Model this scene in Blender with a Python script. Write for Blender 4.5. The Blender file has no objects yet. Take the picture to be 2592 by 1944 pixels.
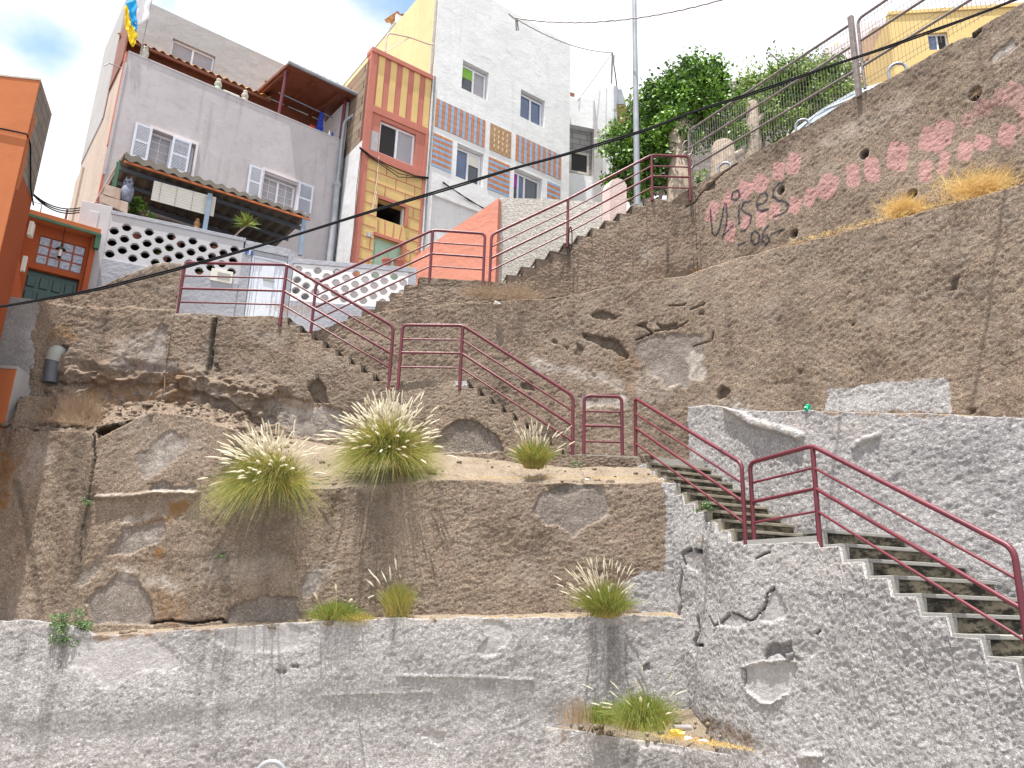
import bpy, math, random
import numpy as np
from mathutils import Vector, Matrix
SC = bpy.context.scene
COL = SC.collection
R = math.radians
random.seed(7)
# ------------------------------------------------------------------ camera, sky, sun, exposure
F_PX, CX, CY = 1947.0, 1296.0, 972.0
PITCH, ROLL = R(16.0), R(1.9)
CAM = np.array([0.0, 0.0, 1.6])
cd = bpy.data.cameras.new('Camera'); cam = bpy.data.objects.new('Camera', cd); COL.objects.link(cam)
cd.sensor_width = 36.0; cd.lens = F_PX / 2592 * 36.0; cd.clip_start = 0.05; cd.clip_end = 3000
_f = np.array([0, math.cos(PITCH), math.sin(PITCH)]); _u = np.array([0, -math.sin(PITCH), math.cos(PITCH)]); _r = np.array([1.0, 0, 0])
_c, _s = math.cos(ROLL), math.sin(ROLL)
RT = _r * _c + _u * _s; UP = -_r * _s + _u * _c
cam.matrix_world = Matrix(((RT[0], UP[0], -_f[0], CAM[0]), (RT[1], UP[1], -_f[1], CAM[1]), (RT[2], UP[2], -_f[2], CAM[2]), (0, 0, 0, 1)))
SC.camera = cam

SUN = Vector((-0.13, -0.195, 0.97)).normalized()
w = bpy.data.worlds.new('World'); SC.world = w; w.use_nodes = True
nt = w.node_tree; nt.nodes.clear()
def wn(t, **k):
    n = nt.nodes.new(t)
    for a, b in k.items(): setattr(n, a, b)
    return n
out = wn('ShaderNodeOutputWorld'); bg = wn('ShaderNodeBackground'); bg.inputs[1].default_value = 0.1
sky = wn('ShaderNodeTexSky', sky_type='NISHITA', sun_disc=False)
sky.sun_elevation = math.asin(SUN.z); sky.sun_rotation = math.atan2(SUN.x, SUN.y); sky.altitude = 300; sky.air_density = 1.2
tc = wn('ShaderNodeTexCoord'); mp = wn('ShaderNodeMapping'); mp.inputs['Scale'].default_value = (1, 1, 1.6)
nz = wn('ShaderNodeTexNoise'); nz.inputs['Scale'].default_value = 4.2; nz.inputs['Detail'].default_value = 7; nz.inputs['Roughness'].default_value = 0.55
nt.links.new(tc.outputs['Generated'], mp.inputs[0]); nt.links.new(mp.outputs[0], nz.inputs[0])
acc = None
for (dx, dy, dz, rad, amp) in [(-.54, .66, .60, .13, .17), (-.40, .68, .64, .10, .21), (-.14, .72, .66, .08, .20), (-.47, .68, .52, .07, .20), (-.52, .68, .55, .08, .14)]:
    v = Vector((dx, dy, dz)).normalized()
    d = wn('ShaderNodeVectorMath', operation='DISTANCE'); nt.links.new(tc.outputs['Generated'], d.inputs[0]); d.inputs[1].default_value = v
    m = wn('ShaderNodeMapRange', interpolation_type='SMOOTHSTEP'); m.inputs[1].default_value = 0; m.inputs[2].default_value = rad; m.inputs[3].default_value = amp; m.inputs[4].default_value = 0
    nt.links.new(d.outputs['Value'], m.inputs[0])
    if acc is None: acc = m.outputs[0]
    else:
        a = wn('ShaderNodeMath', operation='ADD'); nt.links.new(acc, a.inputs[0]); nt.links.new(m.outputs[0], a.inputs[1]); acc = a.outputs[0]
sub = wn('ShaderNodeMath', operation='SUBTRACT'); nt.links.new(nz.outputs[0], sub.inputs[0]); nt.links.new(acc, sub.inputs[1])
cr = wn('ShaderNodeMapRange', interpolation_type='SMOOTHSTEP'); cr.inputs[1].default_value = 0.12; cr.inputs[2].default_value = 0.46
nt.links.new(sub.outputs[0], cr.inputs[0])
mx = wn('ShaderNodeMix', data_type='RGBA'); nt.links.new(cr.outputs[0], mx.inputs[0])
sg = wn('ShaderNodeMix', data_type='RGBA', blend_type='MULTIPLY'); sg.inputs[0].default_value = 1; sg.inputs[7].default_value = (1.75, 1.75, 1.7, 1)
nt.links.new(sky.outputs[0], sg.inputs[6]); nt.links.new(sg.outputs[2], mx.inputs[6]); mx.inputs[7].default_value = (7.2, 7.3, 7.5, 1)
nt.links.new(mx.outputs[2], bg.inputs[0]); nt.links.new(bg.outputs[0], out.inputs[0])

sd = bpy.data.lights.new('Sun', 'SUN'); sd.energy = 5.0; sd.angle = R(0.5); sd.color = (1.0, 0.955, 0.88)
so = bpy.data.objects.new('Sun', sd); COL.objects.link(so); so.rotation_euler = SUN.to_track_quat('Z', 'Y').to_euler(); so.location = (0, 0, 40)
SC.view_settings.view_transform = 'Standard'; SC.view_settings.look = 'None'; SC.view_settings.gamma = 1
SC.view_settings.exposure = 0.87

# ------------------------------------------------------------------ measuring helpers (photo pixel -> point on a real plane)
K = 2592 / 2212
def D(x, y): return (x * K, y * K)
def Z1(x, y): return (x / 2.56, y / 2.56)
def Z2(x, y): return (600 + x / 2.56, y / 2.56)
def Z3(x, y): return (1200 + x / 2.56, y / 2.56)
def Z4(x, y): return (1728 + x / 2.56, y / 2.56)
def B1(x, y): return (x / 2.56, 500 + y / 2.56)
def B2(x, y): return (700 + x / 2.56, 500 + y / 2.56)
def B3(x, y): return (1300 + x / 2.56, 600 + y / 2.56)
def B4(x, y): return (1728 + x / 2.56, 900 + y / 2.56)
def C1(x, y): return (x / 2.56, 1000 + y / 2.56)
def C2(x, y): return (700 + x / 2.2303, 1200 + y / 2.2303)
def C3(x, y): return (1300 + x / 2.56, 1300 + y / 2.56)
def C4(x, y): return (1728 + x / 2.56, 1400 + y / 2.56)
def E1(x, y): return (x / 5.53, 440 + y / 5.53)
def E3(x, y): return (1400 + x / 3.95, 120 + y / 3.95)
def ray(p):
    dx = p[0] - CX; dy = -(p[1] - CY)
    return RT * dx + UP * dy + _f * F_PX
def at(p, Y):
    d = ray(p); return CAM + d * (Y / d[1])
def atz(p, z):
    d = ray(p); return CAM + d * ((z - CAM[2]) / d[2])
class Plane:
    """vertical plane: origin, heading a (degrees from +y towards +x); u runs along it, v is height, d is depth towards the viewer"""
    def __init__(s, ox, oy, a=None, to=None):
        s.o = np.array([ox, oy])
        s.u = np.array([math.sin(R(a)), math.cos(R(a))]) if to is None else np.array(to, float) - s.o
        s.u = s.u / np.linalg.norm(s.u)
        s.n = np.array([s.u[1], -s.u[0]])
        if s.n @ (CAM[:2] - s.o) < 0: s.n = -s.n
    def uv(s, p, d=0.0):
        r = ray(p); o = s.o + s.n * d
        t = ((o - CAM[:2]) @ s.n) / (r[:2] @ s.n)
        q = CAM + r * t
        return float((q[:2] - s.o) @ s.u), float(q[2])
    def P(s, u, v, d=0.0):
        q = s.o + s.u * u + s.n * d
        return (float(q[0]), float(q[1]), float(v))

# ------------------------------------------------------------------ tagging
def tag(o, label=None, cat=None, group=None, kind=None):
    if label: o['label'] = label
    if cat: o['category'] = cat
    if group: o['group'] = group
    if kind: o['kind'] = kind
    return o
def empty(name, loc, label, cat, group=None):
    o = bpy.data.objects.new(name, None); COL.objects.link(o); o.location = loc; o.empty_display_size = .2
    return tag(o, label, cat, group)
def link(name, me, mat, parent=None):
    o = bpy.data.objects.new(name, me); COL.objects.link(o)
    for m in (mat if isinstance(mat, (list, tuple)) else [mat]): me.materials.append(m)
    if parent is not None:
        o.parent = parent
        # geometry is written in world coordinates: cancel the parents' offsets
        off = Vector((0, 0, 0)); p = parent
        while p is not None: off += Vector(p.location); p = p.parent
        o.location = -off
    return o

class MB:
    def __init__(s): s.v = []; s.f = []; s.m = []
    def poly(s, pts, mi=0):
        b = len(s.v); s.v += [tuple(map(float, p)) for p in pts]; s.f.append(tuple(range(b, b + len(pts)))); s.m.append(mi)
    def hexa(s, p, mi=0):   # 8 corners: 4 of one face then the 4 opposite
        b = len(s.v); s.v += [tuple(map(float, q)) for q in p]
        for f in ((0, 1, 2, 3), (7, 6, 5, 4), (0, 4, 5, 1), (1, 5, 6, 2), (2, 6, 7, 3), (3, 7, 4, 0)):
            s.f.append(tuple(b + i for i in f)); s.m.append(mi)
    def pbox(s, pl, u0, u1, v0, v1, d0, d1, mi=0):
        s.hexa([pl.P(u0, v0, d1), pl.P(u1, v0, d1), pl.P(u1, v1, d1), pl.P(u0, v1, d1), pl.P(u0, v0, d0), pl.P(u1, v0, d0), pl.P(u1, v1, d0), pl.P(u0, v1, d0)], mi)
    def prism(s, pl, pts, d0, d1, mi=0):    # pts (u,v) polygon, extruded between depths
        n = len(pts); b = len(s.v)
        s.v += [pl.P(u, v, d1) for u, v in pts] + [pl.P(u, v, d0) for u, v in pts]
        s.f.append(tuple(range(b, b + n))); s.f.append(tuple(range(b + 2 * n - 1, b + n - 1, -1))); s.m += [mi, mi]
        for i in range(n):
            j = (i + 1) % n; s.f.append((b + i, b + n + i, b + n + j, b + j)); s.m.append(mi)
    def box(s, c, sx, sy, sz, rz=0, mi=0):
        co, si = math.cos(rz), math.sin(rz); p = []
        for y in (-sy / 2, sy / 2):
            for x, z in ((-sx / 2, -sz / 2), (sx / 2, -sz / 2), (sx / 2, sz / 2), (-sx / 2, sz / 2)):
                p.append((c[0] + x * co - y * si, c[1] + x * si + y * co, c[2] + z))
        s.hexa(p, mi)
    def tube(s, pts, r, n=8, mi=0, r1=None):
        pts = [Vector(tuple(map(float, p))) for p in pts]; b = len(s.v); N = len(pts)
        t0 = (pts[1] - pts[0]).normalized(); a = Vector((0, 0, 1)) if abs(t0.z) < .9 else Vector((1, 0, 0))
        x = t0.cross(a).normalized()
        for i, p in enumerate(pts):
            t = ((pts[min(i + 1, N - 1)] - pts[max(i - 1, 0)])).normalized()
            x = (x - t * x.dot(t)).normalized(); y = t.cross(x)
            rr = r if r1 is None else r + (r1 - r) * i / (N - 1)
            for k in range(n):
                q = 2 * math.pi * k / n; s.v.append(tuple(p + x * (rr * math.cos(q)) + y * (rr * math.sin(q))))
        for i in range(N - 1):
            for k in range(n):
                k2 = (k + 1) % n; s.f.append((b + i * n + k, b + i * n + k2, b + (i + 1) * n + k2, b + (i + 1) * n + k)); s.m.append(mi)
        s.f.append(tuple(b + k for k in range(n - 1, -1, -1))); s.f.append(tuple(b + (N - 1) * n + k for k in range(n))); s.m += [mi, mi]
    def lathe(s, c, prof, n=14, mi=0, sx=1, sy=1, rz=0):
        b = len(s.v)
        for (r, z) in prof:
            for k in range(n):
                q = 2 * math.pi * k / n; x, y = r * sx * math.cos(q), r * sy * math.sin(q)
                s.v.append((c[0] + x * math.cos(rz) - y * math.sin(rz), c[1] + x * math.sin(rz) + y * math.cos(rz), c[2] + z))
        for i in range(len(prof) - 1):
            for k in range(n):
                k2 = (k + 1) % n; s.f.append((b + i * n + k, b + i * n + k2, b + (i + 1) * n + k2, b + (i + 1) * n + k)); s.m.append(mi)
        s.f.append(tuple(b + k for k in range(n - 1, -1, -1))); s.f.append(tuple(b + (len(prof) - 1) * n + k for k in range(n))); s.m += [mi, mi]
    def build(s, name, mat, parent=None, smooth=False, bevel=0):
        me = bpy.data.meshes.new(name); me.from_pydata(s.v, [], s.f); me.polygons.foreach_set('material_index', s.m)
        if smooth: me.polygons.foreach_set('use_smooth', [True] * len(me.polygons))
        me.update()
        o = link(name, me, mat, parent)
        if smooth:
            try: me.set_sharp_from_angle(angle=R(50))
            except Exception: pass
        if bevel:
            b = o.modifiers.new('Bevel', 'BEVEL'); b.width = bevel; b.segments = 2; b.limit_method = 'ANGLE'
        return o
def struct(o): o['kind'] = 'structure'; return o
def rounded(pts, r, n=5):
    pts = [Vector(tuple(map(float, p))) for p in pts]; o = [pts[0]]
    for i in range(1, len(pts) - 1):
        a, b, c = pts[i - 1], pts[i], pts[i + 1]
        d1 = (a - b); d2 = (c - b); l = min(r, d1.length * .45, d2.length * .45); p = b + d1.normalized() * l; q = b + d2.normalized() * l
        for k in range(n + 1):
            t = k / n; o.append(p * (1 - t) ** 2 + b * (2 * t * (1 - t)) + q * t * t)
    o.append(pts[-1]); return o

# ------------------------------------------------------------------ materials
class NT:
    def __init__(s, name):
        s.mat = bpy.data.materials.new(name); s.mat.use_nodes = True; s.t = s.mat.node_tree
        s.b = s.t.nodes['Principled BSDF']; s.tc = s.n('ShaderNodeTexCoord')
    def n(s, t, **k):
        n = s.t.nodes.new(t)
        for a, b in k.items(): setattr(n, a, b)
        return n
    def l(s, a, b): s.t.links.new(a, b)
    def noise(s, sc, det=3, rough=.55, vec=None, dist=0):
        n = s.n('ShaderNodeTexNoise'); n.inputs['Scale'].default_value = sc; n.inputs['Detail'].default_value = det; n.inputs['Roughness'].default_value = rough; n.inputs['Distortion'].default_value = dist
        s.l(vec if vec else s.tc.outputs['Object'], n.inputs[0]); return n.outputs[0]
    def mapping(s, sc):
        m = s.n('ShaderNodeMapping'); m.inputs['Scale'].default_value = sc; s.l(s.tc.outputs['Object'], m.inputs[0]); return m.outputs[0]
    def rng(s, v, a, b, c=0., d=1.):
        m = s.n('ShaderNodeMapRange'); m.inputs[1].default_value = a; m.inputs[2].default_value = b; m.inputs[3].default_value = c; m.inputs[4].default_value = d; s.l(v, m.inputs[0]); return m.outputs[0]
    def mix(s, f, a, b, mode='MIX'):
        m = s.n('ShaderNodeMix', data_type='RGBA', blend_type=mode)
        for x, i in ((f, 0), (a, 6), (b, 7)):
            if hasattr(x, 'links'): s.l(x, m.inputs[i])
            else: m.inputs[i].default_value = x if i == 0 else (*x[:3], 1)
        return m.outputs[2]
    def math(s, op, a, b=None):
        m = s.n('ShaderNodeMath', operation=op)
        for x, i in ((a, 0), (b, 1)):
            if x is None: continue
            if hasattr(x, 'links'): s.l(x, m.inputs[i])
            else: m.inputs[i].default_value = x
        return m.outputs[0]
    def attr(s, name):
        a = s.n('ShaderNodeAttribute', attribute_name=name); return a.outputs['Fac']
    def bump(s, h, st=.5, dist=.02, prev=None):
        b = s.n('ShaderNodeBump'); b.inputs['Strength'].default_value = st; b.inputs['Distance'].default_value = dist; s.l(h, b.inputs['Height'])
        if prev: s.l(prev, b.inputs['Normal'])
        return b.outputs[0]
    def fin(s, col=None, rough=.8, normal=None, metal=0, spec=None):
        if col is not None:
            if hasattr(col, 'links'): s.l(col, s.b.inputs['Base Color'])
            else: s.b.inputs['Base Color'].default_value = (*col[:3], 1)
        if hasattr(rough, 'links'): s.l(rough, s.b.inputs['Roughness'])
        else: s.b.inputs['Roughness'].default_value = rough
        s.b.inputs['Metallic'].default_value = metal
        if spec is not None: s.b.inputs['Specular IOR Level'].default_value = spec
        if normal: s.l(normal, s.b.inputs['Normal'])
        return s.mat
def m_plain(name, col, rough=.6, metal=0, var=.12, sc=6, bump=0, bsc=60, spec=None):
    n = NT(name); v = n.noise(sc, 4)
    c = n.mix(n.rng(v, .3, .7), tuple(x * (1 - var) for x in col), tuple(min(1, x * (1 + var)) for x in col))
    nm = n.bump(n.noise(bsc, 3), bump, .01) if bump else None
    return n.fin(c, rough, nm, metal, spec)
def m_plaster(name, col, dirt=(.35, .33, .3), amt=.5, bump=.35, bsc=25, streak=True, relief=.02):
    """painted render: broad tone drift, vertical rain streaks, trowel relief"""
    n = NT(name)
    a = n.noise(1.3, 5, .6); b = n.noise(7, 4, .6)
    c = n.mix(n.rng(a, .35, .7), tuple(x * .93 for x in col), tuple(min(1, x * 1.05) for x in col))
    c = n.mix(n.math('MULTIPLY', n.rng(b, .52, .75), amt * .45), c, dirt)
    if streak:
        st = n.noise(1, 5, .65, n.mapping((5.5, 5.5, .45)))
        c = n.mix(n.math('MULTIPLY', n.rng(st, .55, .8), amt), c, dirt)
    h = n.noise(bsc, 4, .6); h2 = n.noise(2.2, 3, .5, n.mapping((1, 1, 1.3)))
    nm = n.bump(h2, .22, relief * 1.6); nm = n.bump(h, bump * .5, relief * .6, nm)
    return n.fin(c, .88, nm, spec=.25)

def m_wall():
    """rough-cast retaining wall; the meshes carry masks: grey paint, pink, ink, stain, pale bloom, bare render, rust soil"""
    n = NT('rough_cast_wall')
    big = n.noise(.7, 6, .65); med = n.noise(5, 5, .65); fine = n.noise(27, 4, .72, dist=.5); vf = n.noise(48, 3, .65)
    br = n.mix(n.rng(big, .35, .68), (.190, .138, .106), (.30, .226, .176))
    br = n.mix(n.rng(med, .40, .70), br, (.30, .24, .188))
    br = n.mix(n.rng(n.noise(2.3, 5, .7), .55, .72, 0, .65), br, (.22, .195, .175))
    br = n.mix(n.rng(fine, .50, .63, 0, .75), br, (.42, .34, .265))
    br = n.mix(n.rng(vf, .36, .50, .65, 0), br, (.055, .042, .034))
    gr = n.mix(n.rng(med, .35, .7), (.285, .272, .278), (.385, .37, .378))
    gr = n.mix(n.rng(fine, .48, .62, 0, .72), gr, (.62, .615, .622))
    gr = n.mix(n.rng(vf, .34, .46, .28, 0), gr, (.17, .162, .165))
    gr = n.mix(n.rng(n.noise(1, 5, .6, n.mapping((4, 4, .5))), .56, .75, 0, .4), gr, (.2, .19, .19))
    bare = n.mix(n.rng(med, .35, .7), (.17, .145, .13), (.25, .22, .20))
    bare = n.mix(n.rng(fine, .48, .66, 0, .7), bare, (.38, .335, .31)); bare = n.mix(n.rng(vf, .36, .48, .6, 0), bare, (.06, .05, .05))
    bareg = n.mix(n.rng(med, .35, .7), (.33, .315, .325), (.43, .415, .42)); bareg = n.mix(n.rng(fine, .5, .66, 0, .5), bareg, (.56, .55, .56)); bareg = n.mix(n.rng(vf, .34, .46, .4, 0), bareg, (.17, .16, .165))
    br = n.mix(n.rng(n.noise(1, 5, .65, n.mapping((2.6, 2.6, .33))), .52, .72, 0, .55), br, (.085, .066, .055)); br = n.mix(n.rng(n.noise(1.1, 6, .7), .56, .7, 0, .5), br, (.36, .31, .27))
    g = n.attr('grey'); g = n.rng(n.math('ADD', g, n.rng(n.noise(20, 3), .3, .7, -.22, .22)), .4, .6)
    c = n.mix(g, br, gr)
    sm = n.attr('smooth')
    bm_ = n.rng(n.math('ADD', sm, n.rng(n.noise(11, 5, .7), .3, .7, -.3, .2)), .35, .75, 0, .85); c = n.mix(bm_, c, n.mix(g, bare, bareg))
    c = n.mix(n.math('MULTIPLY', n.attr('pale'), n.rng(n.noise(9, 5, .7), .35, .6)), c, (.55, .5, .46))
    c = n.mix(n.math('MULTIPLY', n.attr('rust'), n.rng(n.noise(7, 4, .6), .3, .6)), c, (.24, .125, .045))
    pk = n.math('MULTIPLY', n.attr('pink'), n.rng(fine, .30, .5, .45, 1))
    c = n.mix(n.math('MULTIPLY', pk, .8), c, (.56, .30, .30))
    c = n.mix(n.math('MULTIPLY', n.attr('stain_shade'), n.rng(n.noise(6, 4, .6), .25, .6, .5, 1)), c, (.05, .042, .036))  # real stains, plus recess and tuft shade mixed into the colour
    c = n.mix(n.math('MULTIPLY', n.attr('ink'), n.rng(vf, .3, .5, .6, 1)), c, (.035, .035, .05))
    k = n.math('SUBTRACT', 1.0, n.math('MULTIPLY', sm, .45))
    h = n.math('MULTIPLY', n.math('ADD', fine, n.math('MULTIPLY', vf, .5)), k)
    return n.fin(c, .93, n.bump(h, 1.0, .03), spec=.15)
M = {}
M['wall'] = m_wall()
def m_soil():
    n = NT('dry_soil'); a = n.noise(3, 5); b = n.noise(45, 4, .7)
    c = n.mix(n.rng(a, .35, .65), (.21, .165, .125), (.30, .245, .19)); c = n.mix(n.rng(b, .5, .68, 0, .8), c, (.44, .38, .30)); c = n.mix(n.rng(b, .3, .44, .7, 0), c, (.10, .075, .05))
    return n.fin(c, .95, n.bump(b, .9, .03), spec=.1)
M['soil'] = m_soil()
def m_conc():
    n = NT('stair_concrete'); a = n.noise(2.6, 5, .65); b = n.noise(40, 3)
    c = n.mix(n.rng(b, .3, .7), (.26, .255, .245), (.36, .35, .33))
    return n.fin(c, .9, n.bump(b, .3, .01), spec=.2)
M['concrete'] = m_conc()
def m_dstep():
    n = NT('weathered_step'); a = n.noise(5, 5, .7); b = n.noise(40, 3)
    c = n.mix(n.rng(a, .4, .6), (.085, .068, .055), (.20, .17, .14)); c = n.mix(n.rng(b, .5, .7, 0, .5), c, (.3, .26, .21))
    return n.fin(c, .95, n.bump(b, .6, .02), spec=.15)
M['darkstep'] = m_dstep(); M['treadworn'] = m_plain('worn_tread', (.25, .225, .18), .9, 0, .35, 6, .3, 40)
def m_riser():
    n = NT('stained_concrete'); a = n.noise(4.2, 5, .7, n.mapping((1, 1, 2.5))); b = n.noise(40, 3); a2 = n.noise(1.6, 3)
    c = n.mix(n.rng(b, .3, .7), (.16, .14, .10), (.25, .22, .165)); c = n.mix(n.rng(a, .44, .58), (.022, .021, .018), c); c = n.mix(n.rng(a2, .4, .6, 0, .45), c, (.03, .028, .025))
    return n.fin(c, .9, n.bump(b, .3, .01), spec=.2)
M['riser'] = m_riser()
def m_maroon():
    n = NT('maroon_paint'); a = n.noise(2.5, 4); b = n.noise(34, 4, .7); c = n.mix(n.rng(a, .35, .65), (.11, .016, .030), (.15, .024, .038)); c = n.mix(n.rng(b, .66, .72), c, (.20, .085, .05)); return n.fin(c, n.rng(b, .4, .7, .34, .6), n.bump(b, .12, .004))
M['maroon'] = m_maroon()
M['fence'] = m_plain('weathered_steel', (.20, .165, .16), .5, .25, .3, 12, .15, 80)
M['wire'] = m_plain('thin_wire', (.22, .20, .20), .5, .3, .1)
M['galv'] = m_plain('galvanised_steel', (.31, .33, .37), .42, .35, .15, 3, .08, 40)
M['black'] = m_plain('black_cable', (.012, .012, .015), .85, spec=.15)
M['glass'] = m_plain('window_glass', (.035, .042, .055), .06, 0, .2, 2, spec=.8)
M['blueglass'] = m_plain('bluish_glass', (.05, .09, .2), .07, 0, .25, 2, spec=.9)
M['frost'] = m_plain('frosted_pane', (.30, .285, .31), .25, 0, .1, 3, spec=.6)
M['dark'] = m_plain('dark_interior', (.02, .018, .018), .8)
M['whiteframe'] = m_plain('white_frame', (.72, .72, .76), .4, 0, .05)
M['shutter'] = m_plain('shutter_paint', (.60, .63, .72), .45, 0, .05)
M['greyhouse'] = m_plaster('lilac_grey_render', (.46, .43, .445), (.27, .25, .25), .7, .3, 22)
M['greyupper'] = m_plaster('grey_cement_render', (.40, .385, .385), (.26, .25, .245), .5, .45, 8, relief=.035)
M['sidebrown'] = m_plaster('streaked_side_render', (.47, .38, .32), (.22, .13, .09), .8, .5, 12)
M['white'] = m_plaster('white_render', (.70, .705, .72), (.48, .46, .43), .5, .5, 11, relief=.035)
M['whiteold'] = m_plaster('old_white_render', (.66, .66, .68), (.36, .35, .35), .5, .5, 8, relief=.04)
M['greypaint'] = m_plaster('grey_parapet_paint', (.36, .37, .42), (.24, .24, .27), .5, .8, 14, relief=.05)
M['lattice'] = m_plaster('lattice_paint', (.50, .50, .53), (.4, .4, .42), .3, .3, 30)
M['latticew'] = m_plaster('lattice_white', (.76, .76, .78), (.5, .5, .5), .3, .3, 30)
M['salmon'] = m_plaster('salmon_paint', (.46, .17, .13), (.30, .11, .09), .35, .3, 25)
M['salmonwall'] = m_plaster('salmon_ramp_paint', (.60, .25, .18), (.42, .16, .12), .35, .9, 7, relief=.05)
M['yellow'] = m_plaster('yellow_paint', (.62, .44, .19), (.45, .28, .13), .3, .25, 25)
M['yellowside'] = m_plaster('pale_yellow_render', (.64, .53, .29), (.42, .35, .23), .7, .3, 14)
M['ochre'] = m_plaster('ochre_render', (.66, .47, .20), (.5, .34, .16), .3, .25, 14)
M['orange'] = m_plaster('orange_render', (.33, .08, .03), (.24, .065, .03), .35, .3, 16)
M['orangeface'] = m_plaster('pale_orange_render', (.46, .15, .06), (.33, .11, .055), .4, .4, 12)
M['pinkrough'] = m_plaster('pink_rough_render', (.70, .56, .53), (.52, .42, .40), .3, 1.0, 22, relief=.05)
def m_rough(name, a, b, sc=26):
    n = NT(name); f = n.noise(sc, 4, .65, n.mapping((1, 1, 1.7)), .8); c = n.mix(n.rng(f, .4, .6), a, b)
    return n.fin(c, .92, n.bump(f, 1.0, .05), spec=.15)
M['roughwhite'] = m_rough('rough_white_render', (.44, .41, .37), (.70, .68, .65), 17)
def m_block(name, a, b, mortar, bw=.42, bh=.2, heading=0):
    n = NT(name)
    mpn = n.n('ShaderNodeMapping'); mpn.inputs['Rotation'].default_value = (R(90), 0, 0)
    rot = n.n('ShaderNodeMapping'); rot.inputs['Rotation'].default_value = (0, 0, R(heading)); n.l(n.tc.outputs['Object'], rot.inputs[0]); n.l(rot.outputs[0], mpn.inputs[0])
    bt = n.n('ShaderNodeTexBrick'); bt.inputs['Scale'].default_value = 1; bt.inputs['Brick Width'].default_value = bw; bt.inputs['Row Height'].default_value = bh; bt.inputs['Mortar Size'].default_value = .012
    bt.inputs['Color1'].default_value = (*a, 1); bt.inputs['Color2'].default_value = (*b, 1); bt.inputs['Mortar'].default_value = (*mortar, 1)
    n.l(mpn.outputs[0], bt.inputs[0]); v = n.noise(9, 5, .65)
    c = n.mix(n.rng(v, .5, .75, 0, .5), bt.outputs[0], tuple(x * .55 for x in a)); nm = n.bump(bt.outputs['Fac'], -.6, .01); nm = n.bump(n.noise(60, 4, .7), .5, .012, nm)
    return n.fin(c, .95, nm, spec=.1)
M['block'] = m_block('bare_concrete_block', (.20, .175, .155), (.27, .24, .215), (.13, .115, .10), heading=36)
M['blockbrown'] = m_block('brown_block', (.26, .20, .15), (.33, .26, .2), (.12, .09, .07), .5, .24, heading=-54)
M['blockgrey'] = m_block('grey_infill_block', (.26, .25, .24), (.33, .32, .31), (.16, .15, .15), .42, .2, heading=18)
M['blockfar'] = m_block('far_block', (.22, .2, .19), (.3, .27, .25), (.15, .13, .12), .4, .2, heading=-10)
M['tileroof'] = m_plain('clay_tile', (.42, .19, .055), .8, 0, .4, 5, .4, 40)
M['soffit'] = m_plain('brown_soffit', (.20, .06, .03), .6, 0, .2, 4)
M['corrug'] = m_plain('grey_brown_sheet', (.10, .085, .068), .7, 0, .15, 4)
M['terracotta'] = m_plain('orange_trim', (.5, .15, .05), .6, 0, .2, 6)
M['bluepost'] = m_plain('blue_grey_post', (.20, .27, .36), .5, 0, .12, 6)
M['cream'] = m_plain('cream_slat', (.68, .66, .60), .6, 0, .06)
M['greendoor'] = m_plain('dark_green_door', (.012, .05, .045), .35, 0, .2, 5)
M['mint'] = m_plain('pale_green_door', (.34, .48, .36), .5, 0, .1, 5)
M['greentrim'] = m_plain('green_trim', (.025, .10, .05), .6)
M['gblock'] = m_plain('glass_block', (.30, .33, .42), .15, 0, .35, 22, .5, 30)
M['whitemetal'] = m_plain('pale_blue_door_paint', (.66, .70, .78), .45, 0, .05)
M['blueplate'] = m_plain('blue_enamel', (.03, .08, .28), .3); M['whitepaint'] = m_plain('white_lettering', (.8, .8, .8), .5, 0, .02)
M['greyplate'] = m_plain('grey_plate', (.33, .34, .33), .5)
M['pvc'] = m_plain('grey_pipe', (.33, .35, .38), .5, 0, .12, 5); M['pvcdark'] = m_plain('dark_grey_pipe', (.09, .10, .12), .45)
M['stone'] = m_plain('pale_ornament', (.45, .42, .36), .8, 0, .35, 25, .6, 60); M['owlgrey'] = m_plain('painted_owl', (.17, .19, .26), .7, 0, .5, 28, .6, 50)
M['brownorn'] = m_plain('brown_ornament', (.33, .18, .08), .8, 0, .4, 25, .5, 50)
M['beige'] = m_plain('beige_tube', (.55, .42, .36), .5, 0, .15)
M['carpaint'] = m_plain('silver_car_paint', (.50, .56, .62), .25, .4, .05); M['carglass'] = m_plain('car_glass', (.12, .16, .2), .08, 0, .1, spec=.9); M['rubber'] = m_plain('tyre', (.02, .02, .02), .8)
M['asphalt'] = m_plain('asphalt', (.055, .053, .05), .9, 0, .2, 3, .5, 90)
M['paving'] = m_plain('cement_paving', (.32, .29, .25), .9, 0, .2, 3, .4, 50)
M['bark'] = m_plain('pale_bark', (.36, .29, .23), .9, 0, .3, 9, .9, 22)
M['palefar'] = m_plaster('pale_lilac_render', (.66, .60, .62), (.5, .46, .47), .2, .2, 20); M['tanfar'] = m_plain('tan_canvas', (.36, .24, .15), .8, 0, .1)
M['bluecloth'] = m_plain('blue_cloth', (.02, .05, .42), .8); M['redcloth'] = m_plain('red_cloth', (.45, .04, .03), .8)
M['flagw'] = m_plain('flag_white', (.75, .73, .76), .8, 0, .03); M['flagb'] = m_plain('flag_blue', (.01, .32, .66), .8, 0, .06); M['flagy'] = m_plain('flag_yellow', (.82, .60, .02), .8, 0, .06)
M['plasticg'] = m_plain('green_plastic', (.0, .35, .18), .3); M['plasticy'] = m_plain('yellow_plastic', (.75, .52, .08), .4); M['paperw'] = m_plain('white_litter', (.75, .74, .72), .6, 0, .05)
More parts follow.
